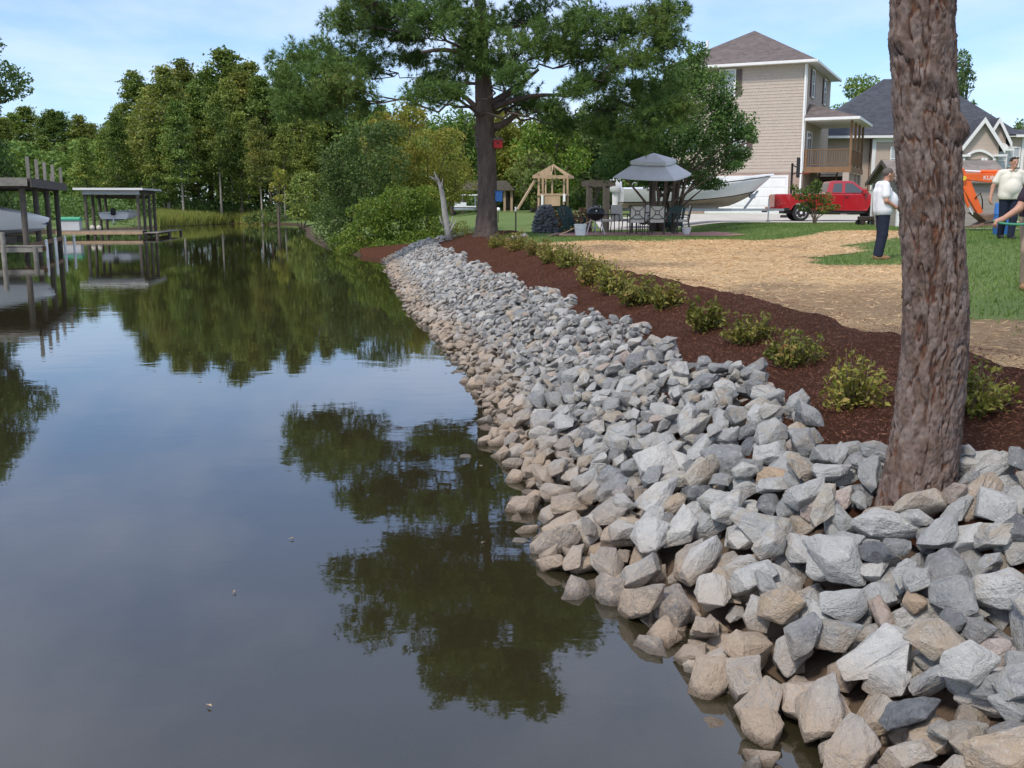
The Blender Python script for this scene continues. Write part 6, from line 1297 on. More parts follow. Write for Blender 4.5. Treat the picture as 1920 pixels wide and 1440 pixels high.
for q in ((-5.9, -5.755, 0, 2.5), (-0.945, -0.8, 0, 2.5), (-5.754, -0.946, 2.36, 2.5)): part_box(hs, 'door_trim', M['trim'], q[0], q[1], -0.11, -0.036, q[2], q[3])
# side deck with its own roof
DW = 2.75; DL = 6.2; FZ = 2.95
part_box(hs, 'deck_floor', M['wood_deck'], 0.035, DW, 0.1, DL, FZ - 0.04, FZ + 0.0); part_box(hs, 'deck_beam', M['wood_deck'], 0.035, DW + 0.03, 0.05, 0.098, FZ - 0.32, FZ + 0.02); part_box(hs, 'deck_beam', M['wood_deck'], DW + 0.002, DW + 0.05, 0.1, DL, FZ - 0.32, FZ + 0.02)
for y_ in (0.2, 2.2, 4.2, 6.1): part_box(hs, 'deck_post', M['wood_deck'], DW - 0.14, DW - 0.005, y_ - 0.06, y_ + 0.06, FZ + 0.02, 5.62); part_box(hs, 'deck_pier', M['vinyl'], DW - 0.42, DW - 0.06, y_ - 0.17, y_ + 0.17, 0, FZ - 0.33)
part_box(hs, 'rail', M['wood_deck'], 0.05, DW - 0.15, 0.14, 0.22, FZ + 1.0, FZ + 1.06); part_box(hs, 'rail', M['wood_deck'], 0.05, DW - 0.15, 0.15, 0.20, FZ + 0.12, FZ + 0.17); part_box(hs, 'deck_post', M['wood_deck'], 0.05, 0.17, 0.11, 0.23, FZ, FZ + 1.1)
part_box(hs, 'rail', M['wood_deck'], DW - 0.11, DW - 0.03, 0.27, DL - 0.2, FZ + 1.0, FZ + 1.06); part_box(hs, 'rail', M['wood_deck'], DW - 0.10, DW - 0.04, 0.27, DL - 0.2, FZ + 0.12, FZ + 0.17)
bal = None
def baluster(x_, y_):
    global bal
    if bal is None: bal = part_box(hs, 'baluster', M['wood_deck'], -0.02, 0.02, -0.02, 0.02, 0, 0.83); bal.location = (x_, y_, FZ + 0.171); return
    c = bal.copy(); C.objects.link(c); c.location = (x_, y_, FZ + 0.171)
for k in range(17): baluster(0.25 + k * 0.14, 0.175)
for k in range(40): baluster(DW - 0.07, 0.36 + k * 0.14)
dz = 5.62; a = MB(); o_ = 0.35; a.add([(0.03, -o_, dz + 0.2), (DW + o_, -o_, dz + 0.2), (DW + o_, DL + o_, dz + 0.2), (0.03, DL + o_, dz + 0.2), (0.03, 1.2, dz + 1.15), (0.03, DL - 1.2, dz + 1.15), (0.03, -o_, dz + 0.16), (DW + o_, -o_, dz + 0.16), (DW + o_, DL + o_, dz + 0.16), (0.03, DL + o_, dz + 0.16)], [(0, 1, 4), (1, 2, 5, 4), (2, 3, 5), (6, 7, 8, 9), (0, 1, 7, 6), (1, 2, 8, 7), (2, 3, 9, 8), (3, 0, 6, 9), (0, 4, 5, 3)]); a.build('deck_roof', M['roof_brown'], hs)
part_box(hs, 'deck_ceiling', M['trim'], 0.04, DW + o_ - 0.03, -o_ + 0.03, DL + o_ - 0.03, dz + 0.02, dz + 0.09); part_box(hs, 'gutter', M['trim'], 0.035, DW + o_ + 0.08, -o_ - 0.09, -o_ + 0.01, dz + 0.03, dz + 0.19, bevel=0.015); part_box(hs, 'gutter', M['trim'], DW + o_ - 0.01, DW + o_ + 0.09, -o_ + 0.012, DL + o_, dz + 0.03, dz + 0.19, bevel=0.015)
for k in range(11): part_box(hs, 'stair_tread', M['wood_deck'], 0.5 + k * 0.0, 1.5, 1.0 + k * 0.26, 1.27 + k * 0.26, 0.22 + k * 0.235, 0.26 + k * 0.235)
for x_ in (0.45, 1.52): a = MB(); a.bar((x_, 0.9, 0.05), (x_, 3.95, 2.8), 0.05, 0.26); a.build('stair_stringer', M['wood_deck'], hs)
a = MB(); a.bb(0.08, DW - 0.5, DL - 0.3, DL - 0.25, 0, FZ - 0.4); a.build('lattice_back', M['wood_dark'], hs)

# ------------------------------------------------------------------ low house with the charcoal roof
h2 = Vector((25.2, 72.0, 0)); h2.z = gz(25, 72) - 0.1; hb = thing('house', 'low beige house with charcoal hip roof and white-trimmed gables', 'house', h2, R(-6)); E2 = at(1640, 258, 72).z - h2.z; W2 = 17.0; D2 = 12
a = MB(); a.bb(0, W2, 0, D2, 0, E2); a.build('wall', M['vinyl2'], hb); a = MB(); a.bb(-4.1, -0.065, 0.6, D2 - 1, 0, E2); a.build('wing_wall', M['vinyl2'], hb); siding(hb, 'siding', (0, 0), (W2, 0), 1.3, E2, M['vinyl2'], 0.15, 0.012); siding(hb, 'siding', (0, D2), (0, 0), 1.3, E2, M['vinyl2'], 0.15, 0.012)
part_box(hb, 'foundation', M['brickwall'], -0.03, W2, -0.04, -0.002, 0, 1.0); part_box(hb, 'foundation', M['brickwall'], -0.04, -0.002, 0, D2, 0, 1.0); part_box(hb, 'band_board', M['trim'], -0.06, W2, -0.06, -0.013, 1.0, 1.3)
part_box(hb, 'band_board', M['trim'], -0.06, -0.013, -0.01, D2, 1.0, 1.3); part_box(hb, 'corner_trim', M['trim'], -0.035, 0.22, -0.05, -0.0135, 1.3, E2 - 0.1); part_box(hb, 'frieze', M['trim'], 0.221, 5.9, -0.045, -0.0135, E2 - 0.3, E2)
RZ = at(1650, 155, 80).z - h2.z; o_ = 0.45; WM = 9.8;  a = MB(); e_ = E2 + 0.12
a.add([(-4.6, -o_, e_), (WM, -o_, e_), (WM, D2 + o_, e_), (-4.6, D2 + o_, e_), (1.9, D2 / 2, RZ), (WM - 4.4, D2 / 2, RZ)], [(0, 1, 5, 4), (2, 3, 4, 5), (3, 0, 4), (1, 2, 5), (0, 3, 2, 1)]); a.build('roof', M['roof_grey'], hb)
rw = at(1880, 243, 76).z - h2.z; a = MB(); a.add([(7.0, -o_, e_ - 0.004), (W2 + o_, -o_, e_ - 0.004), (W2 + o_, D2 - 2, e_ - 0.004), (7.0, D2 - 2, e_ - 0.004), (7.0, D2 / 2 - 1, rw), (W2 - 4, D2 / 2 - 1, rw)], [(0, 1, 5, 4), (2, 3, 4, 5), (3, 0, 4), (1, 2, 5), (0, 3, 2, 1)]); a.build('wing_roof', M['roof_grey'], hb)
part_box(hb, 'gutter', M['trim'], -4.65, 5.85, -o_ - 0.08, -o_ + 0.03, E2 - 0.06, E2 + 0.11, bevel=0.015); part_box(hb, 'soffit', M['trim'], -4.5, W2 - 0.1, -o_ + 0.03, -0.014, E2 - 0.02, E2 + 0.03)
wall_window(hb, (1.75, -0.012), (1, 0), 0.95, 1.5, E2 - 1.45, (), 'glass_blind', 'window', 1); wall_window(hb, (4.0, -0.012), (1, 0), 0.95, 1.5, E2 - 1.45, (), 'glass_blind', 'window', 1)
def gable(name, xa, xb, yf, zb, zp, m):
    xm = (xa + xb) / 2; a = MB(); a.bb(xa, xb, yf, -0.014, 0, zb); a.build('gable_wall', m, hb); a = MB(); a.prism([(xa, zb), (xb, zb), (xm, zp)], 'y', yf, 3.0); a.build('gable_face', m, hb)
    a = MB(); s_ = 0.32; k = (zp - zb) / (xm - xa)
    a.prism([(xa - s_, zb - s_ * k + 0.05), (xm, zp + 0.05), (xb + s_, zb - s_ * k + 0.05), (xb + s_, zb - s_ * k + 0.2), (xm, zp + 0.2), (xa - s_, zb - s_ * k + 0.2)], 'y', yf - 0.3, 4.0); a.build('gable_roof', M['roof_grey'], hb)
    a = MB(); a.prism([(xa - s_, zb - s_ * k - 0.16), (xm, zp - 0.16), (xb + s_, zb - s_ * k - 0.16), (xb + s_, zb - s_ * k + 0.21), (xm, zp + 0.21), (xa - s_, zb - s_ * k + 0.21)], 'y', yf - 0.36, yf - 0.302); a.build('rake_board', M['trim'], hb)
    for x_ in (xa - 0.05, xb + 0.05): part_box(hb, 'cornice_return', M['trim'], x_ - 0.42, x_ + 0.42, yf - 0.34, yf - 0.004, zb - s_ * k - 0.32, zb - s_ * k - 0.17)
zc = at(1838, 272, 70).z - h2.z; zp_ = at(1838, 226, 70).z - h2.z
xg = lambda px: (at(px, 280, 70.6).x - h2.x) / math.cos(R(6))
gable('gable', xg(1806), xg(1868), -1.2, zc, zp_, M['vinyl2']); gable('gable', xg(1853), xg(1886), -0.5, zc + 0.55, zp_ + 0.05, M['vinyl2'])
xa, xb = xg(1803), xg(1866); part_box(hb, 'porch_shade_panel', M['glass'], xa + 0.2, xb - 0.35, -1.235, -1.203, 1.4, zc - 0.95)  # flat dark panel on the wall: the porch's shade put in as colour
a = MB(); arc = [(xa + 0.05 + (xb - xa - 0.25) * k / 14, zc - 0.95 + 0.5 * math.sin(math.pi * k / 14)) for k in range(15)]; a.prism(arc + [(p_[0], p_[1] + 0.17) for p_ in arc[::-1]], 'y', -1.36, -1.24); a.build('arch_trim', M['trim'], hb)
for x_ in (xa + 0.1, xa + 1.35, xb - 0.75, xb - 0.2): part_tube(hb, 'column', M['trim'], [(x_, -1.34, 1.2), (x_, -1.34, zc - 0.85)], 0.11, 12)
x_ = xg(1862) + 0.5; wall_window(hb, (xg(1880), -0.512), (1, 0), 0.55, 1.3, zc - 1.0, (), 'glass_blind'); a = MB(); arc = [(xg(1880) + 0.42 * math.cos(math.pi * k / 12), zc - 0.25 + 0.42 * math.sin(math.pi * k / 12)) for k in range(13)]; a.prism(arc, 'y', -0.60, -0.515); a.build('arched_head', M['trim'], hb)
wall_window(hb, (xg(1906), -0.012), (1, 0), 0.7, 1.2, zc - 0.75, (), 'glass_blind', 'window', 1); part_box(hb, 'corner_trim', M['trim'], xg(1920), xg(1920) + 0.18, -0.05, -0.0135, 1.3, E2 - 0.05); part_box(hb, 'gutter', M['trim'], xg(1893) + 0.4, W2, -o_ - 0.08, -o_ + 0.03, E2 - 0.06, E2 + 0.11)

# ------------------------------------------------------------------ shed
so = Vector((13.62, 36.0, gz(13.8, 36) - 0.02)); sd = thing('garden_shed', 'small taupe garden shed with white corner trim behind the near trunk', 'shed', so); LS, WS = 3.75, 2.7; ES = at(1683, 339, 36).z - so.z; PS = at(1668, 303, 37.3).z - so.z
a = MB(); a.bb(0, LS, 0, WS, 0, ES); a.build('wall', M['shedwall'], sd); a = MB(); a.prism([(0, ES), (WS, ES), (WS / 2, PS - 0.06)], 'x', 0, LS); a.build('gable_face', M['shedwall'], sd)
for y0__, y1__ in ((-0.2, WS / 2), (WS + 0.2, WS / 2)):
    z_e = ES - 0.09; a = MB(); a.hexa([(-0.18, y0__, z_e), (LS + 0.18, y0__, z_e), (LS + 0.18, y1__, PS), (-0.18, y1__, PS), (-0.18, y0__, z_e + 0.05), (LS + 0.18, y0__, z_e + 0.05), (LS + 0.18, y1__, PS + 0.05), (-0.18, y1__, PS + 0.05)]); a.build('roof', M['roof_taupe'], sd)
    a = MB(); a.bar((-0.2, y0__, z_e + 0.0), (-0.2, y1__, PS), 0.03, 0.14); a.build('rake_board', M['wood_dark'], sd)
for q in ((-0.02, 0.09, -0.025, -0.002), (LS - 0.09, LS + 0.02, -0.025, -0.002), (-0.025, -0.002, 0.0, 0.09), (-0.025, -0.002, WS - 0.1, WS)): part_box(sd, 'corner_trim', M['white'], *q, 0.02, ES - 0.02)
part_box(sd, 'light', M['greyhull'], 0.02, 0.16, -0.1, -0.027, ES - 0.14, ES - 0.04)
sdr = part_box(sd, 'door', M['shedwall'], 1.2, 2.3, -0.03, -0.004, 0.08, ES - 0.15); part_box(sdr, 'door_handle', M['black'], 2.15, 2.2, -0.06, -0.031, 0.75, 0.9)

# ------------------------------------------------------------------ basketball hoop
Yh = 55; p = on(1481, 408, Yh); bh_ = thing('basketball_hoop', 'black basketball hoop on a pole behind the red pickup', 'basketball hoop', p, R(-17)); ht = at(1481, 306, Yh).z - p.z
part_tube(bh_, 'pole', M['black'], [(0, 0, 0), (0, 0, ht)], 0.06, 10); xb_ = at(1496, 310, Yh).x - p.x; zt_ = at(1496, 297, Yh).z - p.z
part_tube(bh_, 'brace', M['black'], [(0, 0, ht - 0.1), (xb_ - 0.08, 0, zt_ - 0.45)], 0.03, 6); part_tube(bh_, 'brace', M['black'], [(0, 0, ht - 0.6), (xb_ - 0.08, 0, zt_ - 0.75)], 0.03, 6); part_box(bh_, 'backboard', M['black'], xb_ - 0.06, xb_ + 0.10, -0.75, 0.75, zt_ - 1.0, zt_ + 0.02, bevel=0.02)
part_tube(bh_, 'rim', M['redwood'], [(xb_ + 0.38 + 0.23 * math.cos(k * math.pi / 8), 0.23 * math.sin(k * math.pi / 8), zt_ - 0.8) for k in range(17)], 0.012, 5); part_tube(bh_, 'rim_bracket', M['redwood'], [(xb_ + 0.1, 0, zt_ - 0.8), (xb_ + 0.16, 0, zt_ - 0.8)], 0.04, 6)
part_box(bh_, 'base', M['black'], -0.5, 0.4, -0.4, 0.4, 0.0, 0.16, bevel=0.04)

# ------------------------------------------------------------------ excavator
Yx = 30.5; ex = on(2070, 425, Yx); xv = thing('mini_excavator', 'orange mini excavator reaching its arm down behind the near trunk', 'excavator', ex); E_ = lambda px, py, dy=0: at(px, py, Yx + dy) - ex
def plate_arm(name, pts, w, par=xv, m=None):
    a = MB(); a.loft([[(c.x + n_[0] * h, s_ * w / 2 + c.y, c.z + n_[1] * h) for h, s_ in ((-hh, -1), (hh, -1), (hh, 1), (-hh, 1))] for c, hh, n_ in pts]); return a.build(name, m or M['orange'], par, bevel=0.012)
nv = (0, 1); bm_ = plate_arm('boom', [(E_(1808, 331), 0.09, nv), (E_(1845, 333), 0.13, nv), (E_(1880, 334), 0.16, nv), (E_(1930, 337), 0.19, nv), (E_(1985, 355), 0.20, (0.3, 0.95)), (E_(2030, 392), 0.15, (0.6, 0.8))], 0.20)
nx = (0.9, 0.42); plate_arm('stick', [(E_(1799, 318), 0.10, nx), (E_(1808, 340), 0.15, nx), (E_(1822, 370), 0.12, nx), (E_(1837, 400), 0.08, nx)], 0.16)
part_tube(xv, 'hydraulic_cylinder', M['orange'], [E_(1838, 322), E_(1885, 322)], 0.055, 10); part_tube(xv, 'piston_rod', M['chrome'], [E_(1804, 320), E_(1838, 322)], 0.03, 8); part_tube(xv, 'hydraulic_cylinder', M['orange'], [E_(1803, 352, -0.12), E_(1816, 388, -0.12)], 0.045, 9); part_tube(xv, 'piston_rod', M['chrome'], [E_(1816, 388, -0.12), E_(1824, 402, -0.12)], 0.022, 8)
a = MB(); c_ = E_(1807, 334, -0.14); a.lathe([(0.07, -0.03), (0.07, 0.0)], c_, 14, 'y'); a.build('pivot_cap', M['yellow'], xv)
a = MB(); a.tube([E_(1828, 372, -0.1), E_(1838, 362, -0.1), E_(1842, 375, -0.1), E_(1842, 392, -0.1)], 0.018, 6); a.build('hose', M['black'], xv, True)
bk_ = [(1821, 398), (1836, 404), (1880, 398), (1884, 412), (1872, 420), (1840, 424), (1820, 426), (1842, 415)]
a = MB(); pr = [(E_(*q).x, E_(*q).z) for q in bk_]; a.prism(pr, 'y', -0.30, 0.30); a.build('bucket', M['rust'], xv, bevel=0.01)
for k in range(4): a = MB(); q0 = E_(1824, 425); a.bar((q0.x, -0.26 + k * 0.175, q0.z), (q0.x - 0.16, -0.26 + k * 0.175, q0.z - 0.01), 0.06, 0.03); a.build('tooth', M['rust'], xv)
for y_ in (-0.55, 0.55):
    a = MB(); a.loft([[(x_, y_ + s_ * 0.14, z_) for x_, z_ in ((-0.85, 0.16), (-0.75, 0.02), (0.75, 0.02), (0.85, 0.16), (0.85, 0.32), (0.75, 0.44), (-0.75, 0.44), (-0.85, 0.32))] for s_ in (-1, 1)]); a.build('track', M['black'], xv, bevel=0.02)
part_box(xv, 'turntable', M['black'], -0.4, 0.4, -0.4, 0.4, 0.445, 0.56); part_box(xv, 'body', M['orange'], -0.55, 0.95, -0.62, 0.62, 0.565, 1.15, bevel=0.08); part_box(xv, 'seat', M['black'], 0.0, 0.45, -0.25, 0.25, 1.155, 1.6, bevel=0.05)
for x_ in (-0.4, 0.85):
    for y_ in (-0.55, 0.55): part_tube(xv, 'canopy_post', M['black'], [(x_, y_, 1.15), (x_, y_, 2.3)], 0.03, 7)
part_box(xv, 'canopy', M['orange'], -0.55, 1.0, -0.65, 0.65, 2.3, 2.37, bevel=0.02); part_box(xv, 'dozer_blade', M['orange'], -1.25, -1.18, -0.75, 0.75, 0.05, 0.42, bevel=0.01)
for y_ in (-0.3, 0.3): a = MB(); a.bar((-1.18, y_, 0.2), (-0.5, y_, 0.25), 0.08, 0.1); a.build('blade_arm', M['orange'], xv)
cu = bpy.data.curves.new('lettering', 'FONT'); cu.body = 'KUBOTA'; cu.size = 0.17; cu.extrude = 0.003; cu.align_x = 'CENTER'; cu.align_y = 'CENTER'
to = bpy.data.objects.new('t', cu); C.objects.link(to); bpy.context.view_layer.update(); me = bpy.data.meshes.new_from_object(to.evaluated_get(bpy.context.evaluated_depsgraph_get())); bpy.data.objects.remove(to)
lt = link('lettering', me, M['white'], xv); q = E_(1862, 334); lt.location = (q.x, q.y - 0.106, q.z); lt.rotation_euler = (R(90), 0, 0)
# small cart by the shed
p = on(1626, 418, 38.5); o = thing('hand_cart', 'small dark wheeled cart on the grass below the front of the red pickup', 'cart', p); part_box(o, 'tray', M['bronze'], -0.32, 0.3, -0.2, 0.2, 0.2, 0.34, bevel=0.02)
for x_ in (-0.26, 0.2):
    for y_ in (-0.24, 0.24): wheel(o, (x_, y_, 0.11), 0.11, 0.06, -1 if y_ < 0 else 1, M['rust'])
part_tube(o, 'handle', M['bronze'], [(0.3, 0, 0.26), (0.62, 0, 0.5)], 0.015, 6)
# blue barrel
p = on(1877, 437, 26.0); o = thing('barrel', 'blue plastic barrel half hidden behind the man in the cream shirt', 'barrel', p); a = MB(); a.lathe([(0.18, 0), (0.2, 0.04), (0.205, 0.25), (0.215, 0.27), (0.205, 0.29), (0.205, 0.52), (0.215, 0.54), (0.205, 0.56), (0.2, 0.78), (0.18, 0.82), (0.05, 0.82)], n=22); a.build('drum', M['bluepl'], o, R(40)); a = MB(); a.lathe([(0.03, 0.82), (0.03, 0.84), (0.005, 0.84)], (0.1, 0, 0), 10); a.build('bung', M['white'], o)
# shrub by the low house's corner
pads_ = px_pads([(1645, 345, 10, 14), (1638, 362, 10, 10), (1650, 365, 8, 10)], 60, rnd, 0.3); pad_tree('bush', 'small bush beyond the bonnet of the red pickup', 'bush', on(1643, 402, 60), pads_, 0.12, FM['dark'], 300, 3, 0.04, seed=88, part='foliage', stem_label='stems')
# ------------------------------------------------------------------ people: smooth-blended bodies, surface extracted from a distance field
def surf_nets(fn, lo, hi, res):
    lo = np.array(lo); n = np.ceil((np.array(hi) - lo) / res).astype(int) + 1
    ax = [lo[i] + np.arange(n[i]) * res for i in range(3)]; Gd = np.stack(np.meshgrid(*ax, indexing='ij'), -1); D = fn(Gd.reshape(-1, 3)).reshape(n); s = D < 0
    c = np.zeros(n - 1, int)
    for i in (0, 1):
        for j in (0, 1):
            for k in (0, 1): c += s[i:n[0] - 1 + i, j:n[1] - 1 + j, k:n[2] - 1 + k]
    act = (c > 0) & (c < 8); idx = -np.ones(n - 1, int); cells = np.argwhere(act); idx[act] = np.arange(len(cells))
    acc = np.zeros((len(cells), 3)); cnt = np.zeros(len(cells)); corners = [(i, j, k) for i in (0, 1) for j in (0, 1) for k in (0, 1)]
    for a in corners:
        for b in corners:
            if sum(b) - sum(a) == 1 and all(y >= x for x, y in zip(a, b)):
                da = D[tuple((cells + a).T)]; db = D[tuple((cells + b).T)]; m = (da < 0) != (db < 0); t = np.where(m, da / np.where(m, da - db, 1), 0)
                p = cells + np.array(a) + t[:, None] * (np.array(b) - np.array(a)); acc += np.where(m[:, None], p, 0); cnt += m
    V = lo + acc / np.maximum(cnt, 1)[:, None] * res; Fs = []
    for axis in range(3):
        o = [q for q in range(3) if q != axis]; sl0 = [slice(None)] * 3; sl1 = [slice(None)] * 3; sl0[axis] = slice(0, -1); sl1[axis] = slice(1, None)
        ch = np.argwhere(s[tuple(sl0)] != s[tuple(sl1)]); ch = ch[(ch[:, o[0]] > 0) & (ch[:, o[1]] > 0) & (ch[:, o[0]] < n[o[0]] - 1) & (ch[:, o[1]] < n[o[1]] - 1)]
        e0 = np.zeros(3, int); e0[o[0]] = 1; e1 = np.zeros(3, int); e1[o[1]] = 1
        q = np.stack([idx[tuple((ch - e0 - e1).T)], idx[tuple((ch - e1).T)], idx[tuple(ch.T)], idx[tuple((ch - e0).T)]], -1)
        ins = s[tuple(ch.T)]; flip = ins if axis != 1 else ~ins; q[~flip] = q[~flip][:, ::-1]; Fs.append(q)
    Fa = np.concatenate(Fs); return V, Fa[(Fa >= 0).all(1)]
def rc(P, a, b, r1, r2):
    a = np.array(a, float); b = np.array(b, float); d = b - a; t = np.clip(((P - a) @ d) / max(d @ d, 1e-9), 0, 1); return np.linalg.norm(P - a - t[:, None] * d, axis=1) - (r1 + (r2 - r1) * t)
def el(P, c, r):
    r = np.array(r, float); q = (P - np.array(c)) / r; k = np.linalg.norm(q, axis=1); return (k - 1) * r.min()
def blend(P, prims, k):
    D = None
    for pr in prims:
        d = rc(P, *pr[1:]) if pr[0] == 'c' else el(P, *pr[1:])
        if D is None: D = d
        else: h = np.clip(0.5 + 0.5 * (D - d) / k, 0, 1); D = D * (1 - h) + d * h - k * h * (1 - h)
    return D
def sdf_part(name, prims, k, res, m, parent, clip=None):
    pts = []
    for pr in prims:
        if pr[0] == 'c': pts += [np.array(pr[1]) - pr[3], np.array(pr[1]) + pr[3], np.array(pr[2]) - pr[4], np.array(pr[2]) + pr[4]]
        else: pts += [np.array(pr[1]) - np.array(pr[2]), np.array(pr[1]) + np.array(pr[2])]
    lo = np.min(pts, 0) - 0.03; hi = np.max(pts, 0) + 0.03
    def fn(P):
        D = blend(P, prims, k)
        if clip is not None: D = np.maximum(D, clip(P))
        return D
    V, Fa = surf_nets(fn, lo, hi, res); return link(name, fast_mesh(name, V, Fa, 4), m, parent, True)
def person(label, loc, rz, J, sizes, clothes, hair, cap=None, glasses=False, hand_curl=0.5, k=1.0):
    """faces -y; J joints in metres"""
    o = thing('person', label, 'person', loc, rz); g_ = lambda n: np.array(J[n], float); B = []; bel = sizes.get('belly', 0.12)
    for s in 'LR':
        B += [('c', g_('hip' + s), g_('kn' + s), 0.088 * k, 0.060 * k), ('c', g_('kn' + s), g_('an' + s), 0.060 * k, 0.040 * k), ('c', g_('an' + s) - [0, 0, 0.03], g_('toe' + s), 0.042, 0.034)]
        B += [('c', g_('sh' + s), g_('el' + s), 0.056 * k, 0.043 * k), ('c', g_('el' + s), g_('wr' + s), 0.043 * k, 0.029 * k)]
        w = g_('wr' + s); d = g_('hd' + s); d = d / np.linalg.norm(d); side = np.cross(d, [0, 0, 1]); side = side / max(np.linalg.norm(side), 1e-6)
        if abs(d[2]) > 0.9: side = np.array([0, 1.0, 0])
        palm = w + d * 0.085; B += [('c', w, palm - d * 0.03 + side * 0.016, 0.027, 0.026), ('c', w, palm - d * 0.03 - side * 0.016, 0.027, 0.026)]; nrm = np.cross(d, side); cu = hand_curl
        for i_, (off, L_) in enumerate(((-0.033, 0.062), (-0.011, 0.078), (0.011, 0.075), (0.033, 0.058))):
            f0 = palm - d * 0.012 + side * off; f1 = f0 + (d * math.cos(cu) + nrm * math.sin(cu)) * L_ * 0.55; f2 = f1 + (d * math.cos(2.2 * cu) + nrm * math.sin(2.2 * cu)) * L_ * 0.5; B += [('c', f0, f1, 0.0115, 0.0105), ('c', f1, f2, 0.0105, 0.0095)]
        t0 = w + d * 0.03 + side * 0.03; t1 = t0 + (side * 0.7 + d * 0.7) * 0.035; t2 = t1 + (d * 0.9 + nrm * 0.4) * 0.032; B += [('c', t0, t1, 0.015, 0.012), ('c', t1, t2, 0.012, 0.010)]
    pe, ch, ne, hd = g_('pelvis'), g_('chest'), g_('neck'), g_('head'); sx = (g_('shL') - g_('shR')); sx = sx / np.linalg.norm(sx)
    for e in (-1, 1): B += [('c', pe + sx * 0.075 * e, ch + sx * 0.085 * e, 0.125 * k, 0.125 * k)]
    B += [('c', g_('shR') * 0.85 + g_('shL') * 0.15, g_('shL') * 0.85 + g_('shR') * 0.15, 0.07, 0.07), ('e', pe * 0.45 + ch * 0.55 + np.array(sizes.get('belly_off', (0, -0.03, -0.06))), (0.17 * k, bel + 0.04, 0.20)), ('c', ne - [0, 0, 0.05], hd - [0, 0, 0.04], 0.062, 0.055)]
    f = np.array(J.get('face', (0, -1, 0)), float); f = f / np.linalg.norm(f); up = np.array([0, 0, 1.0]); rt = np.cross(up, f)
    B += [('e', hd + up * 0.02, (0.078, 0.095, 0.10) if abs(f[1]) > 0.5 else (0.095, 0.078, 0.10)), ('c', hd - up * 0.05 + f * 0.02, hd - up * 0.085 + f * 0.055, 0.058, 0.035), ('c', hd + f * 0.092 + up * 0.01, hd + f * 0.112 - up * 0.025, 0.010, 0.016), ('c', hd + f * 0.08 - up * 0.058 - rt * 0.018, hd + f * 0.08 - up * 0.058 + rt * 0.018, 0.010, 0.010)]
    for e in (-1, 1): B += [('e', hd + rt * 0.083 * e - f * 0.01, (0.018, 0.018, 0.032))]
    body = sdf_part('body', B, 0.022, 0.0105, M['skin'], o)
    a = MB()
    for e in (-1, 1): a.ball(hd + f * 0.084 + rt * 0.032 * e + up * 0.018, 0.0125, 8, 6)
    a.build('eyes', M['hair_dk'], o, True)
    q = 0.018
    S_ = []
    for e in (-1, 1): S_ += [('c', pe + sx * 0.08 * e, ch + sx * 0.088 * e, 0.125 * k + q + sizes.get('loose', 0), 0.125 * k + q)]
    S_ += [('c', g_('shR') * 0.85 + g_('shL') * 0.15, g_('shL') * 0.85 + g_('shR') * 0.15, 0.07 + q, 0.07 + q), ('e', pe * 0.45 + ch * 0.55 + np.array(sizes.get('belly_off', (0, -0.03, -0.06))), (0.17 * k + q, bel + 0.04 + q, 0.22))]
    for s in 'LR': e_ = g_('sh' + s) * (1 - clothes['sleeve']) + g_('el' + s) * clothes['sleeve']; S_ += [('c', g_('sh' + s), e_, 0.056 * k + q - 0.004, 0.056 * k + q + 0.002)]
    hem = clothes['hem']; nk = ne[2] + 0.0; sh_ = sdf_part('shirt', S_, 0.03, 0.012, M[clothes['shirt']], o, lambda P: np.maximum(hem - P[:, 2], np.where(np.hypot(P[:, 0] - ne[0], P[:, 1] - ne[1]) < 0.085, P[:, 2] - nk + 0.02, -1)))
    if clothes.get('collar'):
        a = MB(); a.tube([(ne[0] + 0.085 * math.cos(t), ne[1] + 0.085 * math.sin(t) , nk + 0.0 + 0.012 * math.sin(t)) for t in np.linspace(-1.2, 4.35, 14)], 0.02, 7); a.build('collar', M[clothes['shirt']], sh_, True)
    T_ = []
    for s in 'LR': T_ += [('c', g_('hip' + s), g_('kn' + s), 0.088 * k + 0.02, 0.060 * k + 0.022), ('c', g_('kn' + s), g_('an' + s), 0.060 * k + 0.022, 0.040 * k + 0.030)]
    for e in (-1, 1): T_ += [('c', pe + sx * 0.075 * e - [0, 0, 0.02], pe + sx * 0.075 * e + [0, 0, 0.06], 0.125 * k + 0.012, 0.125 * k + 0.012)]
    amin = min(J['anL'][2], J['anR'][2]); sdf_part('trousers', T_, 0.025, 0.0125, M[clothes['trousers']], o, lambda P: np.maximum(P[:, 2] - (pe[2] + 0.10), (amin - 0.035) - P[:, 2]))
    for s in 'LR':
        a0 = g_('an' + s); t0 = g_('toe' + s); d = (t0 - a0); d[2] = 0; d = d / np.linalg.norm(d); base = a0[2] - 0.09
        sdf_part('boot', [('c', a0 - [0, 0, 0.0], a0 - [0, 0, 0.045], 0.052, 0.055), ('c', np.array([a0[0], a0[1], base + 0.045]) - d * 0.03, np.array([t0[0], t0[1], base + 0.04]), 0.048, 0.045)], 0.03, 0.011, M[clothes['boot']], o, lambda P: base - P[:, 2])
    hr = [('e', hd + up * 0.045 - f * 0.02, (0.090, 0.102, 0.088) if abs(f[1]) > 0.5 else (0.102, 0.090, 0.088))]
    sdf_part('hair', hr, 0.02, 0.01, M[hair], o, lambda P: np.maximum((hd[2] - 0.045) - P[:, 2], (P - (hd + up * 0.045)) @ f - 0.055 - 0.0 * P[:, 2]) if not cap else np.maximum((hd[2] - 0.05) - P[:, 2], (P - hd) @ f - 0.03))
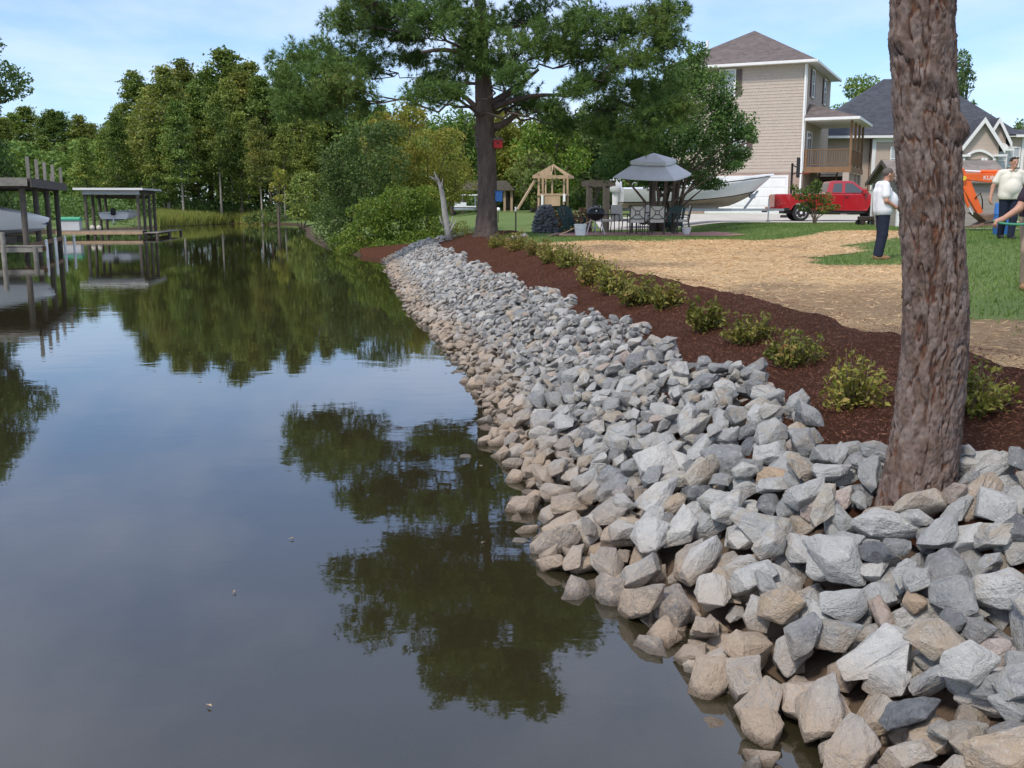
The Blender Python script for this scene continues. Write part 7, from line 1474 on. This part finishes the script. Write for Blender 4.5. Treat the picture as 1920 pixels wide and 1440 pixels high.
    if cap:
        cp = sdf_part('cap', [('e', hd + up * 0.055, (0.095, 0.108, 0.085))], 0.02, 0.01, M[cap], o, lambda P: (hd[2] + 0.045) - P[:, 2]); a = MB(); c0 = hd + f * 0.06 + up * 0.052
        a.loft([[tuple(c0 + f * t + rt * w_ * u + up * (0.012 * (1 - u * u) - 0.02 * t / 0.11 + th)) for u in np.linspace(-1, 1, 7)] + [tuple(c0 + f * t + rt * w_ * u + up * (0.012 * (1 - u * u) - 0.02 * t / 0.11 + th - 0.006)) for u in np.linspace(1, -1, 7)] for t, w_, th in ((0, 0.08, 0), (0.06, 0.078, 0), (0.11, 0.05, 0))]); a.build('brim', M[cap], cp, R(40))
    if glasses:
        a = MB(); 
        for e in (-1, 1): a.ball(hd + f * 0.075 + up * 0.105 + rt * 0.035 * e, (0.03, 0.012, 0.02), 10, 6)
        a.tube([hd + up * 0.10 + rt * 0.08, hd + f * 0.078 + up * 0.11 + rt * 0.06, hd + f * 0.085 + up * 0.11, hd + f * 0.078 + up * 0.11 - rt * 0.06, hd + up * 0.10 - rt * 0.08], 0.006, 5); a.build('sunglasses', M['blackgloss'], o)
    return o
# man in profile, facing right (built facing -y, then turned)
m1 = on(1652, 487, 18.9)
person('man in a white T-shirt and dark jeans standing in profile left of the near trunk', m1, R(88),
       dict(hipL=(0.09, 0.02, 0.86), hipR=(-0.09, 0.02, 0.86), knL=(0.095, -0.005, 0.47), knR=(-0.095, 0.02, 0.47), anL=(0.10, 0.05, 0.09), anR=(-0.10, 0.08, 0.09), toeL=(0.12, -0.11, 0.04), toeR=(-0.12, -0.08, 0.04),
            pelvis=(0, 0.02, 0.93), chest=(0, 0.05, 1.24), neck=(0, 0.03, 1.42), head=(0, -0.045, 1.555), shL=(0.19, 0.06, 1.36), shR=(-0.19, 0.06, 1.36), elL=(0.25, 0.05, 1.08), elR=(-0.25, 0.05, 1.08), wrL=(0.20, -0.14, 0.97), wrR=(-0.20, -0.14, 0.97), hdL=(-0.5, -0.8, -0.1), hdR=(0.5, -0.8, -0.1), face=(0, -1, 0)),
       dict(belly=0.15, belly_off=(0, -0.075, -0.04), loose=0.012), dict(shirt='tee', trousers='jeans', boot='boot', sleeve=0.62, hem=0.80), 'hair', None, False, 0.6)
m2 = on(1886, 450, 22.6)
person('man in a cream short-sleeved shirt and dark jeans walking towards the camera', m2, R(-6),
       dict(hipL=(0.10, 0, 0.90), hipR=(-0.10, 0, 0.90), knL=(0.10, -0.05, 0.49), knR=(-0.09, 0.04, 0.49), anL=(0.08, -0.04, 0.09), anR=(-0.06, 0.20, 0.11), toeL=(0.10, -0.20, 0.04), toeR=(-0.07, 0.05, 0.05),
            pelvis=(0, 0, 0.97), chest=(0, 0.02, 1.33), neck=(0.01, 0.0, 1.52), head=(0.03, -0.03, 1.67), shL=(0.22, 0.02, 1.45), shR=(-0.22, 0.02, 1.45), elL=(0.33, 0.03, 1.16), elR=(-0.35, 0.05, 1.16), wrL=(0.33, -0.08, 0.92), wrR=(-0.41, -0.02, 0.91), hdL=(0, -0.15, -1), hdR=(-0.05, -0.1, -1), face=(0.15, -1, 0)),
       dict(belly=0.13, belly_off=(0, -0.05, -0.05), loose=0.02), dict(shirt='polo', trousers='jeans', boot='black', sleeve=0.6, hem=0.88, collar=True), 'hair_dk', None, True, 0.45, 1.06)
m3 = on(1938, 545, 12.0)
p3 = person('man in khaki trousers and dark shirt bending at the right edge with arm held out', m3, R(-20),
       dict(hipL=(0.11, 0.10, 0.82), hipR=(-0.10, 0.10, 0.82), knL=(0.13, -0.02, 0.46), knR=(-0.10, -0.06, 0.46), anL=(0.16, 0.10, 0.09), anR=(-0.09, 0.02, 0.09), toeL=(0.19, -0.05, 0.04), toeR=(-0.13, -0.14, 0.04),
            pelvis=(0, 0.12, 0.90), chest=(0.03, -0.10, 1.15), neck=(0.05, -0.22, 1.28), head=(0.06, -0.32, 1.36), shL=(0.20, -0.14, 1.22), shR=(-0.15, -0.18, 1.22), elL=(0.26, -0.28, 0.97), elR=(-0.26, -0.25, 0.96), wrL=(0.12, -0.40, 0.86), wrR=(-0.44, -0.34, 0.83), hdL=(-0.6, -0.6, -0.2), hdR=(-0.9, -0.25, -0.25), face=(-0.2, -0.95, -0.25)),
       dict(belly=0.10, belly_off=(0, -0.02, -0.04)), dict(shirt='darkshirt', trousers='khaki', boot='boot', sleeve=0.55, hem=0.86), 'hair_dk', 'darkshirt', False, 0.9)
rot = Matrix.Rotation(R(-20), 3, 'Z'); hp = m3 + rot @ Vector((-0.54, -0.37, 0.81)); h2_ = m3 + rot @ Vector((0.08, -0.46, 0.84))
o = thing('garden_hose', 'green hose held in the hands of the man at the right edge', 'hose', hp); part_tube(o, 'hose', M['hose'], [q - hp for q in bezier(hp, h2_, (0, 0, -0.09), 9) + bezier(h2_, Vector((h2_.x + 0.9, h2_.y + 0.5, m3.z + 0.02)), (0.3, 0, -0.3), 8)[1:]], 0.014, 7); part_tube(o, 'nozzle', M['bronze'], [Vector((0, 0, 0)), Vector((-0.10, -0.01, -0.015))], [0.018, 0.010], 8)

# ------------------------------------------------------------------ loose ground cover
q = np.random.default_rng(17)
N = 230000; X = q.uniform(-1.5, 15, N); Y = 4.5 + 27 * q.uniform(0, 1, N) ** 1.5; mkk = straw_mask(X, Y); kp = (mkk > q.uniform(0.15, 0.9, N)) & (bare_map(X, Y) * 0.75 < q.uniform(0, 1, N)) & (np.abs(X) < 0.6 * Y + 0.5); X, Y = X[kp], Y[kp]
n = len(X); a_ = q.uniform(0, 6.28, n); L_ = q.uniform(0.03, 0.10, n) / 2; W_ = q.uniform(0.0012, 0.0024, n) * (0.7 + Y * 0.06); Z = ground_z(X, Y) + 0.014 + q.uniform(0, 0.022, n); tl_ = q.normal(0, 0.15, n)
d = np.stack([np.cos(a_), np.sin(a_), tl_], -1) * L_[:, None]; s_ = np.stack([-np.sin(a_), np.cos(a_), q.normal(0, 0.4, n)], -1) * W_[:, None]; Pc = np.stack([X, Y, Z], -1)
me = fast_mesh('straw_strands', np.stack([Pc - d - s_, Pc + d - s_, Pc + d + s_, Pc - d + s_], 1).reshape(-1, 3), np.arange(n * 4).reshape(-1, 4), 4); tag(link('straw_strands', me, FM['strawbits']), 'loose straw strands on the lawn', None, None, 'stuff')
N = 260000; X = q.uniform(-3, 22, N); Y = 6 + 38 * q.uniform(0, 1, N) ** 0.9; mkk = straw_mask(X, Y); dd_ = shore_dist(X, Y); kp = (mkk < q.uniform(0.1, 0.7, N)) & (dd_ > 3.2) & (np.abs(X) < 0.58 * Y + 0.6) & ~((X > 0.9) & (X < 7.8) & (Y > 33) & (Y < 37.6))
X, Y = X[kp], Y[kp]; me = blades_mesh('lawn_grass', np.stack([X, Y, ground_z(X, Y)], -1), 0.055, 0.016, q, 0.5); tag(link('lawn_grass', me, FM['lawn']), 'short mown grass', None, None, 'stuff')
N = 110000; s_ = 4.5 + 32 * q.uniform(0, 1, N) ** 1.7; d_ = q.uniform(1.55, 3.2, N); X, Y = rail(s_, d_); Z = ground_z(X, Y) + 0.055 + 0.05 * fbm(X * 2.2, Y * 2.2, 7) + 0.02 + 0.05 * smooth(2.2, 2.9, d_)
a_ = q.uniform(0, 6.28, N); L_ = q.uniform(0.004, 0.012, N); W_ = q.uniform(0.0008, 0.002, N); d = np.stack([np.cos(a_), np.sin(a_), q.normal(0, 0.35, N)], -1) * L_[:, None]; s2_ = np.stack([-np.sin(a_), np.cos(a_), q.normal(0, 0.5, N)], -1) * W_[:, None]; Pc = np.stack([X, Y, Z], -1)
me = fast_mesh('mulch_shreds', np.stack([Pc - d - s2_, Pc + d - s2_, Pc + d + s2_, Pc - d + s2_], 1).reshape(-1, 3), np.arange(N * 4).reshape(-1, 4), 4); tag(link('mulch_shreds', me, FM['chips']), 'loose bark shreds', None, None, 'stuff')
p = Vector((0, 0, 0)); xy = rail(9.2, 2.15); p = Vector((float(xy[0]), float(xy[1]), gz(float(xy[0]), float(xy[1])) + 0.05)); o = thing('wooden_stake', 'short pale wooden stake stuck in the mulch left of the largest shrub', 'stake', p); part_box(o, 'stick', M['wood_new'], -0.008, 0.008, -0.006, 0.006, 0, 0.16)
